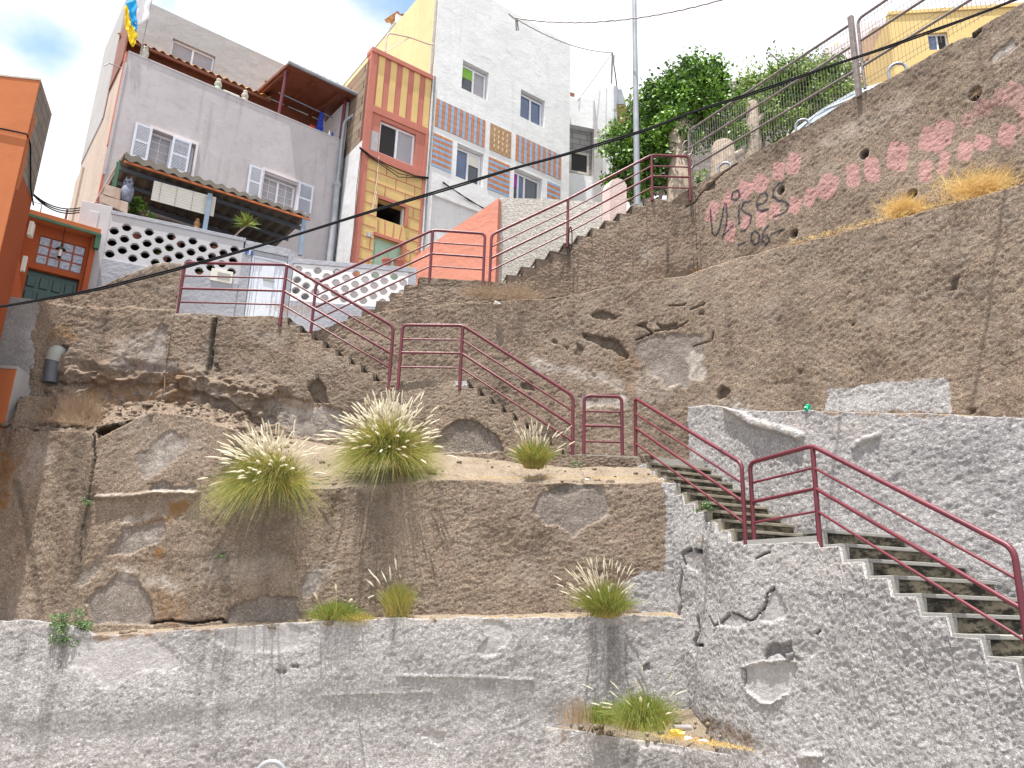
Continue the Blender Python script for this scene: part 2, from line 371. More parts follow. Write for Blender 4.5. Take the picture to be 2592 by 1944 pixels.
def m_leaf(name, a, b, sc=3, rough=.5, trans=.25):
    n = NT(name); o = n.n('ShaderNodeObjectInfo'); at_ = n.attr('tone')
    c = n.mix(at_, a, b); m = n.fin(c, rough, spec=.4)
    tr = n.n('ShaderNodeBsdfTranslucent'); n.l(c, tr.inputs[0]); ms = n.n('ShaderNodeMixShader'); ms.inputs[0].default_value = trans
    n.l(n.b.outputs[0], ms.inputs[1]); n.l(tr.outputs[0], ms.inputs[2]); n.l(ms.outputs[0], n.t.nodes['Material Output'].inputs[0])
    return m
M['leaf'] = m_leaf('tree_leaf', (.022, .07, .012), (.22, .40, .05), trans=.12); M['leaf2'] = m_leaf('bush_leaf', (.05, .11, .018), (.28, .40, .07), trans=.15)
M['blade'] = m_leaf('grass_blade', (.09, .22, .03), (.50, .38, .12), trans=.3); M['plume'] = m_leaf('grass_plume', (.86, .80, .64), (.93, .91, .82), rough=.9, trans=.4)
M['dry'] = m_leaf('dry_grass', (.55, .36, .12), (.80, .60, .28), rough=.9, trans=.3); M['twig'] = m_leaf('dry_twig', (.25, .18, .12), (.42, .31, .22), rough=.9)
M['palm'] = m_leaf('palm_leaflet', (.09, .13, .03), (.32, .30, .09)); M['weed'] = m_leaf('weed_leaf', (.06, .13, .04), (.20, .30, .13))

# ------------------------------------------------------------------ numpy noise
_tab = np.random.RandomState(3).rand(256, 256)
def vn(x, y, seed=0):
    x = np.asarray(x) + seed * 17.31; y = np.asarray(y) + seed * 9.17
    xi = np.floor(x).astype(int); yi = np.floor(y).astype(int); fx = x - xi; fy = y - yi
    fx = fx * fx * fx * (fx * (fx * 6 - 15) + 10); fy = fy * fy * fy * (fy * (fy * 6 - 15) + 10)
    a = _tab[xi & 255, yi & 255]; b = _tab[(xi + 1) & 255, yi & 255]; c = _tab[xi & 255, (yi + 1) & 255]; d = _tab[(xi + 1) & 255, (yi + 1) & 255]
    return (a * (1 - fx) + b * fx) * (1 - fy) + (c * (1 - fx) + d * fx) * fy
def fbm(x, y, o=4, seed=0, g=.5):
    r = 0; a = 1; t = 0
    for i in range(o): r = r + a * vn(x * 2 ** i, y * 2 ** i, seed + i); t += a; a *= g
    return r / t
def sst(x, a, b): t = np.clip((x - a) / (b - a), 0, 1); return t * t * (3 - 2 * t)
def poly_sd(S, Z, poly):
    """signed distance to polygon, negative inside"""
    p = np.array(poly); q = np.roll(p, -1, 0); dm = np.full(S.shape, 1e9); ins = np.zeros(S.shape, bool)
    for (x0, y0), (x1, y1) in zip(p, q):
        ex, ey = x1 - x0, y1 - y0; wx, wy = S - x0, Z - y0; t = np.clip((wx * ex + wy * ey) / (ex * ex + ey * ey + 1e-12), 0, 1)
        dm = np.minimum(dm, (wx - ex * t) ** 2 + (wy - ey * t) ** 2)
        if abs(ey) > 1e-9: ins ^= ((y0 > Z) != (y1 > Z)) & (S < ex * (Z - y0) / ey + x0)
    return np.where(ins, -1, 1) * np.sqrt(dm)
def line_d(S, Z, pts):
    dm = np.full(S.shape, 1e9)
    for (x0, y0), (x1, y1) in zip(pts[:-1], pts[1:]):
        ex, ey = x1 - x0, y1 - y0; wx, wy = S - x0, Z - y0; t = np.clip((wx * ex + wy * ey) / (ex * ex + ey * ey + 1e-12), 0, 1)
        dm = np.minimum(dm, (wx - ex * t) ** 2 + (wy - ey * t) ** 2)
    return np.sqrt(dm)

ATTR = ('grey', 'pink', 'ink', 'stain_shade', 'pale', 'smooth', 'rust')
class Wall:
    """a retaining wall drawn on its plan line, top edge measured in the photograph"""
    def __init__(s, plan):
        s.p = np.array(plan, float); d = np.diff(s.p, axis=0); s.L = np.hypot(d[:, 0], d[:, 1]); s.s = np.concatenate([[0], np.cumsum(s.L)]); s.t = d / s.L[:, None]
        s.nrm = np.stack([s.t[:, 1], -s.t[:, 0]], 1)   # towards the viewer for lines drawn left to right
    def uv(s, p):
        r = ray(p); best = None; n = len(s.L)
        for i in range(n):
            nn = s.nrm[i]; den = r[:2] @ nn
            if abs(den) < 1e-9: continue
            t = ((s.p[i] - CAM[:2]) @ nn) / den
            if t <= 0: continue
            q = CAM + r * t; a = float((q[:2] - s.p[i]) @ s.t[i])
            over = 0
            if a < 0 and i > 0: over = -a
            if a > s.L[i] and i < n - 1: over = max(over, a - s.L[i])
            if best is None or over < best[0] - 1e-9: best = (over, s.s[i] + a, float(q[2]))
        return best[1], best[2]
    def xy(s, S):
        i = np.clip(np.searchsorted(s.s, S, side='right') - 1, 0, len(s.L) - 1)
        return s.p[i] + s.t[i] * (S - s.s[i])[..., None], i
    def nsm(s, S, rad=.12):     # normal blended round the corners
        _, a = s.xy(S - rad); _, b = s.xy(S + rad); _, c = s.xy(S); n = s.nrm[a] + s.nrm[b] + s.nrm[c]
        return n / np.linalg.norm(n, axis=-1, keepdims=True)
    def pt(s, p, off=0.0):
        S, z = s.uv(p); q, _ = s.xy(np.array([S])); n = s.nsm(np.array([S])); return np.array([*(q[0] + n[0] * off), z])
    def make(s, name, s0, s1, ztop, zbot, sp, feats=(), rough=1.0, grey=0.0, label=None, cat='wall', cap=.45, jag=.03, seed=0, extra=None, und=.05):
        ns = max(2, int((s1 - s0) / sp)); S1 = np.linspace(s0, s1, ns)
        zt = ztop(S1) + (fbm(S1 * 3, S1 * 0, 4, 11 + seed) - .5) * 2 * jag; zb = zbot(S1) if callable(zbot) else np.full(ns, float(zbot))
        nz_ = max(2, int(np.max(zt - zb) / sp)); T = np.linspace(0, 1, nz_)
        S = np.repeat(S1[:, None], nz_, 1); Z = zb[:, None] + (zt - zb)[:, None] * T[None]
        A = {k: np.zeros(S.shape) for k in ATTR}; A['grey'] += grey
        H = np.zeros(S.shape); jit = (fbm(S * 4, Z * 4, 4, 5 + seed) - .5); jf = (fbm(S * 16, Z * 16, 3, 8 + seed) - .5)
        dep = np.zeros(S.shape)
        for ft in feats:
            kind = ft[0]
            if kind in ATTR or kind in ('patch', 'hole', 'bulge'):
                P = [s.uv(q) for q in ft[1]]; soft = ft[3] if len(ft) > 3 else .03; amp = ft[2]
                sdv = poly_sd(S, Z, P) + (jit * min(.35, soft * 6 + .06) + jf * .05) * (.3 if kind == 'pink' else 1)
                m = 1 - sst(sdv, -soft, soft)
                if kind == 'patch': dep -= m * amp * .38; A['smooth'] = np.maximum(A['smooth'], m)
                elif kind == 'hole': dep -= m * amp * .75; A['stain_shade'] = np.maximum(A['stain_shade'], m * .4);  # cavity shade also put into the colour
                elif kind == 'bulge': dep += m * amp
                else: A[kind] = np.clip(A[kind] + m * amp, 0, 1)
            elif kind == 'line':   # (line, attr or crack, pts, width, strength)
                P = [s.uv(q) for q in ft[2]]; wd = ft[3]; m = 1 - sst(line_d(S, Z, P) + jf * wd * .8, wd * .6, wd * 1.3)
                if ft[1] == 'crack': dep -= m * ft[4]; A['stain_shade'] = np.maximum(A['stain_shade'], m * .95)  # crack shade painted along with its depth
                elif ft[1] == 'lip': dep += m * ft[4]
                else: A[ft[1]] = np.maximum(A[ft[1]], m * ft[4])
            elif kind == 'streak':   # run-off stain falling from a point, once a painted tuft shadow: (streak, px, half width, length, strength, attr)
                a, z0 = s.uv(ft[1]); m = (1 - sst(np.abs(S - a + (fbm(Z * 1.5, Z * 0 + a, 3, 4) - .5) * .12) / ft[2], .35, 1.1)) * sst(z0 - Z, -.03, .1) * (1 - sst(z0 - Z, ft[3] * .3, ft[3])) * sst(fbm(S * 14, Z * 1.2, 3, 6), .25, .6)
                A[ft[5] if len(ft) > 5 else 'stain_shade'] = np.clip(A[ft[5] if len(ft) > 5 else 'stain_shade'] + m * ft[4], 0, 1)
            elif kind == 'ring':     # drain hole: (ring, px, radius, depth)
                a, z0 = s.uv(ft[1]); r = np.hypot(S - a, Z - z0); m = 1 - sst(r, ft[2] * .8, ft[2] * 1.12); dep -= m * ft[3]; A['stain_shade'] = np.maximum(A['stain_shade'], m * .8)  # bore shade and grime painted dark over the real depth
                A['pale'] = np.maximum(A['pale'], .35 * (sst(r, ft[2] * 1.0, ft[2] * 1.2) * (1 - sst(r, ft[2] * 1.3, ft[2] * 1.7))))
        kk = rough * (1 - .5 * np.clip(A['smooth'], 0, 1)) * (1 - .8 * np.clip(-dep * 8, 0, 1) * (A['stain_shade'] > .5))
        Sx, Zx = S * .94 + Z * .34, Z * .94 - S * .34; r1 = 1 - np.abs(2 * vn(Sx * 9, Zx * 10, 1 + seed) - 1); r2 = 1 - np.abs(2 * vn(Sx * 18 + 3, Zx * 20, 2 + seed) - 1); r3 = vn(S * 33, Z * 35, 3 + seed)
        H = kk * (.006 * r1 + .010 * r2 + .010 * r3) + .03 * (fbm(S * 1.7, Z * 2.1, 4, 21 + seed) - .5) * 1.4 + und * (fbm(S * .5, Z * .7, 2, 31 + seed) - .5) * 2 + dep
        if extra is not None: H = H + extra(S, Z)
        N = s.nsm(S1); B, _ = s.xy(S1)
        X = B[:, None, 0] + N[:, None, 0] * H; Y = B[:, None, 1] + N[:, None, 1] * H
        V = np.stack([X, Y, Z], -1)
        # top return so the wall has thickness
        nc = 4; capv = []
        for k in range(1, nc + 1):
            b = V[:, -1].copy(); b[:, 0] -= N[:, 0] * cap * k / nc; b[:, 1] -= N[:, 1] * cap * k / nc; b[:, 2] += .012 * (vn(S1 * 9, S1 * 0 + k) - .5) - .01 * k; capv.append(b)
        V = np.concatenate([V, np.stack(capv, 1)], 1); nz2 = nz_ + nc
        idx = np.arange(ns * nz2).reshape(ns, nz2)
        q = np.stack([idx[:-1, :-1], idx[1:, :-1], idx[1:, 1:], idx[:-1, 1:]], -1).reshape(-1, 4)
        me = bpy.data.meshes.new(name); me.vertices.add(ns * nz2); me.vertices.foreach_set('co', V.reshape(-1)); me.loops.add(q.size); me.polygons.add(len(q))
        me.loops.foreach_set('vertex_index', q.reshape(-1)); me.polygons.foreach_set('loop_start', np.arange(0, q.size, 4)); me.polygons.foreach_set('use_smooth', np.ones(len(q), bool))
        me.update(calc_edges=True)
        for k in ATTR:
            a = A[k]; a = np.concatenate([a, np.repeat(a[:, -1:], nc, 1)], 1)
            if k in ('pink', 'ink'): a[:, nz_:] = 0
            at_ = me.attributes.new(k, 'FLOAT', 'POINT'); at_.data.foreach_set('value', a.reshape(-1).astype(np.float32))
        o = link(name, me, M['wall']); tag(o, label, cat); s.obj = o; s.ztop = ztop
        return o
def topf(W, px, steps=False):
    P = sorted(W.uv(p) for p in px); a = np.array(P)
    return lambda S: np.interp(S, a[:, 0], a[:, 1])
def strip(name, A_, B_, mat, na=60, nb=10, amp=.04, drop=0, kind='structure', curve=0):
    """ground between a front line and a back line (lists of 3D points)"""
    def res(P, n):
        P = np.array(P, float); L = np.concatenate([[0], np.cumsum(np.linalg.norm(np.diff(P, axis=0), axis=1))]); t = np.linspace(0, L[-1], n); return np.stack([np.interp(t, L, P[:, i]) for i in range(3)], 1)
    a, b = res(A_, na), res(B_, na); t = np.linspace(0, 1, nb)[None, :, None]; V = a[:, None] * (1 - t) + b[:, None] * t
    e = np.sin(np.pi * t[..., 0]); V[..., 2] += e * (curve + amp * 2 * (fbm(V[..., 0] * 2.5, V[..., 1] * 2.5, 4, 40) - .5)) + e * amp * .5 * (vn(V[..., 0] * 14, V[..., 1] * 14, 2) - .5)
    idx = np.arange(na * nb).reshape(na, nb); q = np.stack([idx[:-1, :-1], idx[1:, :-1], idx[1:, 1:], idx[:-1, 1:]], -1).reshape(-1, 4)
    me = bpy.data.meshes.new(name); me.from_pydata(V.reshape(-1, 3).tolist(), [], q.tolist()); me.polygons.foreach_set('use_smooth', [True] * len(q)); me.update()
    o = link(name, me, mat); o['kind'] = kind; return o

# ================================================================== GROUND
strip('road', [(-60, -8, 0), (60, -8, 0)], [(-60, 7, 0), (60, 7, 0)], M['asphalt'], 20, 12, .0)
strip('verge', [(-60, 7, -.004), (60, 7, -.004)], [(-60, 16, -1.6), (60, 16, -1.6)], M['paving'], 20, 8, .0)

# ================================================================== POSTS of the handrails: photo pixel of the post top and its distance
PT = dict(A0=(400, 567, 13.2), A1=(620, 572, 13.1), A2=(850, 705, 13.1), B0=(870, 702, 12.98), B1=(1000, 703, 12.9), B2=(1238, 855, 12.6), G0=(1262, 855, 12.62), G1=(1343, 857, 12.64),
          C0=(1372, 860, 12.65), C1=(1602, 1000, 10.1), D0=(1620, 1000, 10.12), D1=(1755, 963, 9.16), D2=(2190, 1185, 6.95),
          U0=(683, 612, 13.85), U1=(935, 497, 14.08), U2=(1048, 505, 14.1), V0=(1062, 507, 14.12), V1=(1227, 430, 14.55), V2=(1407, 335, 14.78), V3=(1488, 338, 14.95))
PP = {k: at(D(a, b), c) for k, (a, b, c) in PT.items()}
def xy(k): return PP[k][:2]

# ---------------- stepped outlines
def stepfun(pts):
    """pts: (S, z) pairs of a flight; returns arrays of a stepped line"""
    return pts
FL = {}
def flight(key, p0, z0, p1, z1, n, wid, side, nose=.03, fan=0.0):
    """risers from p0,z0 (upper) to p1,z1 (lower); n risers; side=+1 right of travel"""
    p0, p1 = np.array(p0[:2]), np.array(p1[:2]); t = (p1 - p0); L = np.linalg.norm(t); t = t / L; nr = np.array([t[1], -t[0]]) * side
    FL[key] = (p0, p1, t, nr, L, z0, z1, n, wid, fan)

# ================================================================== RETAINING WALLS
W1 = Wall([(-11, 11.9), (-3, 11.5), (2.56, 11.35)])
W1.make('retaining_wall', 0, W1.s[-1] + .02, topf(W1, [D(-200, 1340), D(0, 1342), D(60, 1338), D(150, 1350), D(200, 1373), D(420, 1362), D(560, 1350), D(700, 1340), D(1000, 1333), D(1230, 1333), D(1440, 1327), D(1480, 1338)]), -1.3, .021, [
    ('patch', [C2(1175, 835), C2(1325, 850), C2(1330, 925), C2(1240, 1020), C2(1170, 1030), C2(1140, 1000), C2(1178, 940)], .03, .01),
    ('patch', [C2(820, 1460), C2(880, 1450), C2(940, 1470), C2(950, 1530), C2(880, 1530), C2(830, 1490)], .025, .012),
    ('patch', [C2(0, 880), C2(160, 870), C2(210, 900), C2(170, 960), C2(0, 985)], .012, .03),
    ('hole', [C2(88, 1075), C2(122, 1072), C2(118, 1092), C2(92, 1095)], .05, .006), ('hole', [C2(10, 1110), C2(45, 1105), C2(50, 1125), C2(15, 1130)], .05, .006),
    ('hole', [C3(830, 985), C3(875, 972), C3(882, 1010), C3(850, 1018)], .06, .006),
    ('patch', [D(470, 1352), D(640, 1345), D(650, 1400), D(520, 1420), D(470, 1390)], .01, .03),
    ('patch', [D(160, 1380), D(330, 1372), D(380, 1440), D(240, 1480), D(150, 1440)], .01, .05),
    ('streak', D(1300, 1342), .30, 1.15, .55), ('streak', D(470, 1350), .42, 2.6, .38), ('streak', D(130, 1370), .22, 2.4, .40), ('streak', D(1355, 1345), .07, 1.2, .5),  # streak under the bright tuft paints its cast shadow with a mild stain
    ('streak', D(850, 1336), .04, .6, .5), ('streak', D(60, 1345), .1, 1.6, .3),
    ('line', 'lip', [D(860, 1460), D(1010, 1462), D(1150, 1470)], .02, .025), ('line', 'lip', [D(700, 1500), D(930, 1495)], .02, .02),
    ('pale', [D(0, 1345), D(1480, 1330), D(1480, 1342), D(0, 1362)], .45, .02), ('rust', [D(190, 1372), D(460, 1356), D(460, 1362), D(195, 1384)], .6, .02),
], .9, 1.0, label='pale grey rough-cast wall along the bottom of the photo, lowest of the terraces', cap=.5)

W2 = Wall([(-11, 12.3), (-6.5, 12.0), (-3.2, 11.9), (2.5, 11.62)])
t2 = [D(-200, 930), D(0, 931), D(196, 934), D(203, 950), D(208, 950), D(214, 913), D(330, 889), D(430, 902), D(520, 935), D(590, 1010), D(650, 1056), D(740, 1053), D(840, 1045), D(950, 1037), D(1100, 1042), D(1250, 1045), D(1480, 1043)]
W2.make('retaining_wall', 0, W2.s[-1] + .1, topf(W2, t2), 1.0, .021, [
    ('patch', [C1(690, 1030), C1(720, 980), C1(775, 900), C1(800, 860), C1(940, 840), C1(1055, 790), C1(1098, 850), C1(1090, 900), C1(1040, 965), C1(960, 990), C1(800, 1045)], .06, .012),
    ('pale', [C1(780, 900), C1(1000, 870), C1(1050, 950), C1(840, 1000)], .5, .08),
    ('patch', [C1(620, 1260), C1(690, 1255), C1(760, 1155), C1(900, 1190), C1(960, 1290), C1(1000, 1400), C1(985, 1490), C1(620, 1480), C1(550, 1340)], .05, .012),
    ('patch', [C1(1460, 1500), C1(1480, 1395), C1(1600, 1330), C1(1690, 1290), C1(1800, 1330), C1(1890, 1310), C1(1950, 1400), C1(1940, 1500)], .07, .01),
    ('patch', [C1(890, 440), C1(960, 340), C1(1100, 270), C1(1200, 300), C1(1190, 430), C1(1050, 500), C1(930, 520)], .02, .04), ('pale', [C1(930, 420), C1(1100, 290), C1(1180, 380), C1(1020, 500)], .45, .1),
    ('patch', [C1(980, 630), C1(1000, 580), C1(1070, 560), C1(1150, 590), C1(1280, 580), C1(1280, 640)], .03, .01),
    ('patch', [C1(485, 1210), C1(500, 1130), C1(560, 1100), C1(640, 1090), C1(600, 1180), C1(530, 1250)], .02, .03),
    ('rust', [C1(1110, 700), C1(1210, 690), C1(1200, 760), C1(1120, 840), C1(1060, 1010), C1(1000, 1130), C1(900, 1120), C1(1040, 960), C1(1100, 850), C1(940, 830), C1(1060, 770)], .9, .05),
    ('rust', [C1(1000, 1250), C1(1180, 1300), C1(1200, 1480), C1(1000, 1460), C1(990, 1350)], .45, .1), ('rust', [C1(0, 380), C1(120, 400), C1(60, 520), C1(60, 730), C1(0, 760)], .9, .05), ('rust', [C1(190, 300), C1(100, 420), C1(60, 600), C1(90, 620), C1(140, 440)], .4, .05),
    ('pale', [C1(820, 830), C1(1000, 740), C1(1110, 720), C1(1060, 780), C1(900, 830)], .7, .05), ('pale', [C1(720, 1080), C1(900, 1130), C1(1160, 1200), C1(1180, 1290), C1(960, 1240), C1(760, 1130)], .7, .08),
    ('pale', [C1(180, 330), C1(340, 300), C1(340, 480), C1(180, 580), C1(100, 560)], .4, .12), ('pale', [C1(1200, 1080), C1(1500, 1050), C1(1800, 1030), C1(1850, 1090), C1(1600, 1200), C1(1250, 1190)], .3, .15),
    ('line', 'crack', [C1(595, 240), C1(618, 270), C1(612, 330), C1(620, 420), C1(600, 560)], .018, .12), ('line', 'crack', [C1(600, 560), C1(560, 760), C1(530, 900), C1(520, 1080)], .012, .03),
    ('line', 'lip', [C1(640, 665), C1(900, 655), C1(1020, 632), C1(1290, 640)], .035, .07), ('line', 'pale', [C1(640, 655), C1(900, 648), C1(1020, 625), C1(1290, 632)], .025, .7),
    ('line', 'stain_shade', [C1(100, 560), C1(170, 800), C1(200, 1000), C1(240, 1250), C1(270, 1400)], .05, .5), ('line', 'stain_shade', [C1(590, 620), C1(530, 900), C1(480, 1180)], .10, .45), ('stain_shade', [C1(360, 270), C1(590, 260), C1(600, 580), C1(360, 600)], .3, .08),
    ('stain_shade', [C1(1300, 830), C1(1800, 720), C1(1900, 860), C1(1890, 1100), C1(1400, 1050)], .28, .15),  # darkens the wall below the wide tuft
    ('streak', D(800, 1056), .5, 2.6, .42), ('streak', D(710, 1056), .14, 2.8, .35), ('streak', D(1100, 1050), .2, 1.2, .25), ('streak', D(480, 1180), .5, 1.6, .4),  # last streak also darkens the wall below the wide tuft
    ('patch', [C2(1460, 200), C2(1500, 110), C2(1590, 70), C2(1700, 55), C2(1850, 80), C2(1895, 200), C2(1760, 290), C2(1680, 360), C2(1600, 300), C2(1500, 290)], .035, .01),
    ('patch', [C2(1790, 640), C2(1600 + 240, 560), C2(1790, 560)], .02, .02),
    ('patch', [C2(135, 600), C2(180, 555), C2(260, 570), C2(240, 640), C2(180, 700), C2(150, 690)], .04, .01), ('pale', [C2(180, 560), C2(330, 480), C2(360, 520), C2(230, 660), C2(200, 650)], .6, .08), ('patch', [C2(0, 700), C2(60, 690), C2(120, 700), C2(110, 790), C2(0, 800)], .05, .01),
    ('grey', [D(1433, 1000), D(1433, 1140), D(1441, 1236), D(1385, 1240), D(1345, 1262), D(1352, 1300), D(1400, 1345), D(1560, 1360), D(1560, 1000)], 1.0, .012),
    ('hole', [D(1170, 1045), D(1290, 1043), D(1250, 1060), D(1200, 1075)], .02, .02),
    ('line', 'crack', [C1(980, 1478), C1(1100, 1460), C1(1250, 1480), C1(1440, 1450), C1(1470, 1500), C1(1700, 1500), C1(1850, 1470)], .015, .1),
], 1.0, 0.0, label='brown stained middle retaining wall below the sandy ledge, with peeled render patches', cap=.3, seed=3)

# lowest little ledge at the foot of the stair wall
_q = W1.pt(D(1188, 1567), 0)[:2] + np.array([-.25, .10])
W0 = Wall([tuple(_q), tuple(W1.pt(D(1196, 1568), .03)[:2]), tuple(atz(D(1400, 1602), -.10)[:2]), tuple(atz(D(1550, 1625), -.13)[:2]), (3.16, 10.02)])
W0.make('planter_wall', 0, W0.s[-1], topf(W0, [D(1185, 1568), D(1240, 1578), D(1400, 1602), D(1550, 1625), D(1700, 1643)]), -1.3, .021, [
    ('patch', [C3(820, 1470), C3(1190, 1500), C3(1170, 1550), C3(1000, 1530), C3(850, 1510)], .03, .012), ('pale', [D(1180, 1560), D(1700, 1640), D(1700, 1650), D(1180, 1580)], .5, .03),
    ('streak', C3(770, 1480), .12, 1.2, .5), ('line', 'rust', [C3(325, 1385), C3(318, 1500)], .02, .6)], 1.1, 1.0, label='low pale grey planter wall holding litter and grass at the bottom', cap=.12, jag=.015, seed=5)

# side wall of the lower staircase, coming towards the camera on the right
zA, zB = PP['C0'][2] - 1.0, PP['C1'][2] - 1.0; zD = PP['D1'][2] - 1.0; zE = PP['D2'][2] - 1.0
W4 = Wall([(2.13, 12.62), tuple(xy('C1') - np.array([.04, 0])), tuple((xy('D0') + xy('D1')) / 2 - np.array([.08, 0])), tuple(xy('D1')), tuple(xy('D2')), tuple(xy('D2') * 1.0 + (xy('D2') - xy('D1')) * .9)])
s4 = W4.s
def z4(S):
    z = np.full(S.shape, zA); n = 10; a = S - s4[0]; L = s4[1]; z = zA - np.ceil(np.clip(a / L, 0, 1) * n) * (zA - zB) / n
    z = np.where(S > s4[1], zB - .05, z); L2 = s4[4] - s4[3]; n2 = 14 / 1.9; k = np.ceil(np.clip((S - s4[3] - .02) / L2, 0, 2.2) * n2); z = np.where(S > s4[3] + .02, zD - k * (zD - zE) / n2, z)
    return z - .03
W4.make('stair_wall', 0, s4[-1], z4, -1.4, .02, [
    ('line', 'crack', [C3(1250, 250), C3(1160, 235), C3(1110, 260), C3(1125, 330), C3(1105, 400), C3(1085, 500), C3(1090, 600), C3(1080, 650)], .022, .16),
    ('line', 'crack', [C3(1200, 680), C3(1210, 760), C3(1190, 830), C3(1195, 900)], .03, .14), ('line', 'crack', [C3(1190, 850), C3(1240, 855)], .02, .08),
    ('line', 'crack', [C3(1280, 670), C3(1310, 730), C3(1350, 710), C3(1430, 640), C3(1550, 695), C3(1580, 680), C3(1640, 600), C3(1660, 520), C3(1700, 480)], .010, .06),
    ('patch', [C3(1700, 485), C3(1760, 530), C3(1790, 640), C3(1700, 720), C3(1560, 700), C3(1600, 670), C3(1650, 560)], .05, .012), ('patch', [C3(1430, 640), C3(1540, 700), C3(1480, 740), C3(1340, 720)], .035, .012),
    ('patch', [C3(1130, 240), C3(1230, 250), C3(1270, 330), C3(1200, 380), C3(1130, 340)], .04, .02),
    ('hole', [C3(1640, 870), C3(1760, 830), C3(1810, 820), C3(1830, 930), C3(1790, 950), C3(1720, 900), C3(1640, 940)], .10, .02), ('bulge', [C3(1765, 900), C3(1820, 890), C3(1825, 930), C3(1780, 945)], .09, .02),
    ('patch', [C3(1520, 1000), C3(1640, 965), C3(1830, 960), C3(1820, 1090), C3(1760, 1170), C3(1690, 1230), C3(1620, 1225), C3(1530, 1150)], .02, .008), ('line', 'lip', [C3(1530, 1150), C3(1620, 1228), C3(1690, 1232), C3(1770, 1170)], .015, .03),
    ('line', 'lip', [C3(1500, 1000), C3(1640, 962), C3(1830, 958)], .02, .04), ('line', 'crack', [C3(1515, 1010), C3(1515, 1120)], .012, .05),
    ('line', 'crack', [C3(1585, 290), C3(1640, 260), C3(1670, 250)], .012, .04), ('line', 'crack', [C3(1975, 780), C3(2000, 755)], .01, .04),
    ('streak', D(1765, 1190), .09, .5, .35), ('bulge', [C4(780, 1310), C4(860, 1290), C4(920, 1310), C4(900, 1345), C4(820, 1330)], .07, .02),
    ('stain_shade', [C3(1040, 1190), C3(1130, 1210), C3(1330, 1320), C3(1480, 1380), C3(1600, 1440), C3(1690, 1540), C3(1500, 1480), C3(1100, 1340), C3(1030, 1290)], .45, .04), ('rust', [C3(1040, 1250), C3(1330, 1340), C3(1600, 1450), C3(1690, 1540), C3(1200, 1400)], .6, .05),
    ('rust', [C3(1480, 1380), C3(1560, 1370), C3(1580, 1440), C3(1520, 1430)], .5, .04), ('line', 'crack', [C3(1000, 640), C3(1060, 690), C3(1085, 745)], .02, .06),
    ('pale', [D(1620, 1190), D(1850, 1160), D(1990, 1280), D(1850, 1250), D(1640, 1230)], .35, .1),
], .95, 1.0, label='grey rough-cast side wall under the lower right stairs, cracked and patched', cap=.12, seed=7, jag=.012, und=.04)

# outer wall under the two middle flights and the upper left landing
A0, A1, A2, Bz0, Bz1, Bz2 = [PP[k] for k in ('A0', 'A1', 'A2', 'B0', 'B1', 'B2')]
zl1 = PP['A1'][2] - 1.0; zl2 = PP['B1'][2] - 1.0; zl3 = zA
W3 = Wall([(-9.1, 12.5), (A0[0] - .08, 13.22), (A1[0], 13.12), (A2[0], 13.10), (Bz1[0], 12.9), (Bz2[0] + .1, 12.6), (2.13, 12.62), (2.3, 12.4)])
sA1 = W3.uv(D(620, 572))[0]; sA2 = W3.uv(D(852, 705))[0]; sB1 = W3.uv(D(1000, 703))[0]; sB2 = W3.uv(D(1240, 855))[0]
par = topf(W3, [D(60, 660), D(90, 648), D(140, 636), D(215, 618), D(270, 594), D(320, 575), D(350, 567), D(390, 569), D(394, 572)])
sP = W3.uv(D(391, 610))[0]
def z3(S):
    z = np.where(S < sP, par(S), zl1 - .03 + .03 * vn(S * 3, S * 0)); k = np.ceil(np.clip((S - sA1 - .12) / (sA2 - sA1 - .2), 0, 1) * 8); z = np.where(S > sA1 + .12, zl1 - k * (zl1 - zl2) / 8 - .03, z)
    k = np.ceil(np.clip((S - sB1 - .12) / (sB2 - sB1 - .12), 0, 1) * 9); z = np.where(S > sB1 + .1, zl2 - k * (zl2 - zl3) / 9 - .03, z)
    return z
b3 = topf(W3, [D(0, 960), D(60, 900), D(110, 880), D(560, 940), D(700, 990), D(950, 1010), D(1230, 1040), D(1500, 1060)])
_sa, _za = W3.uv(D(640, 800)); _z0 = W3.uv(D(300, 790))[1]
def rub(S, Z):
    m = sst(_sa + .3 - S, 0, .9) * sst(_z0 + .1 - Z + .3 * (fbm(S * 2, Z * 2, 3, 60) - .5), 0, .35)
    return m * (.16 * (1 - np.abs(2 * fbm(S * 2.6, Z * 3.4, 4, 51, .6) - 1)) + .10 * vn(S * 6, Z * 8, 52) - .16)
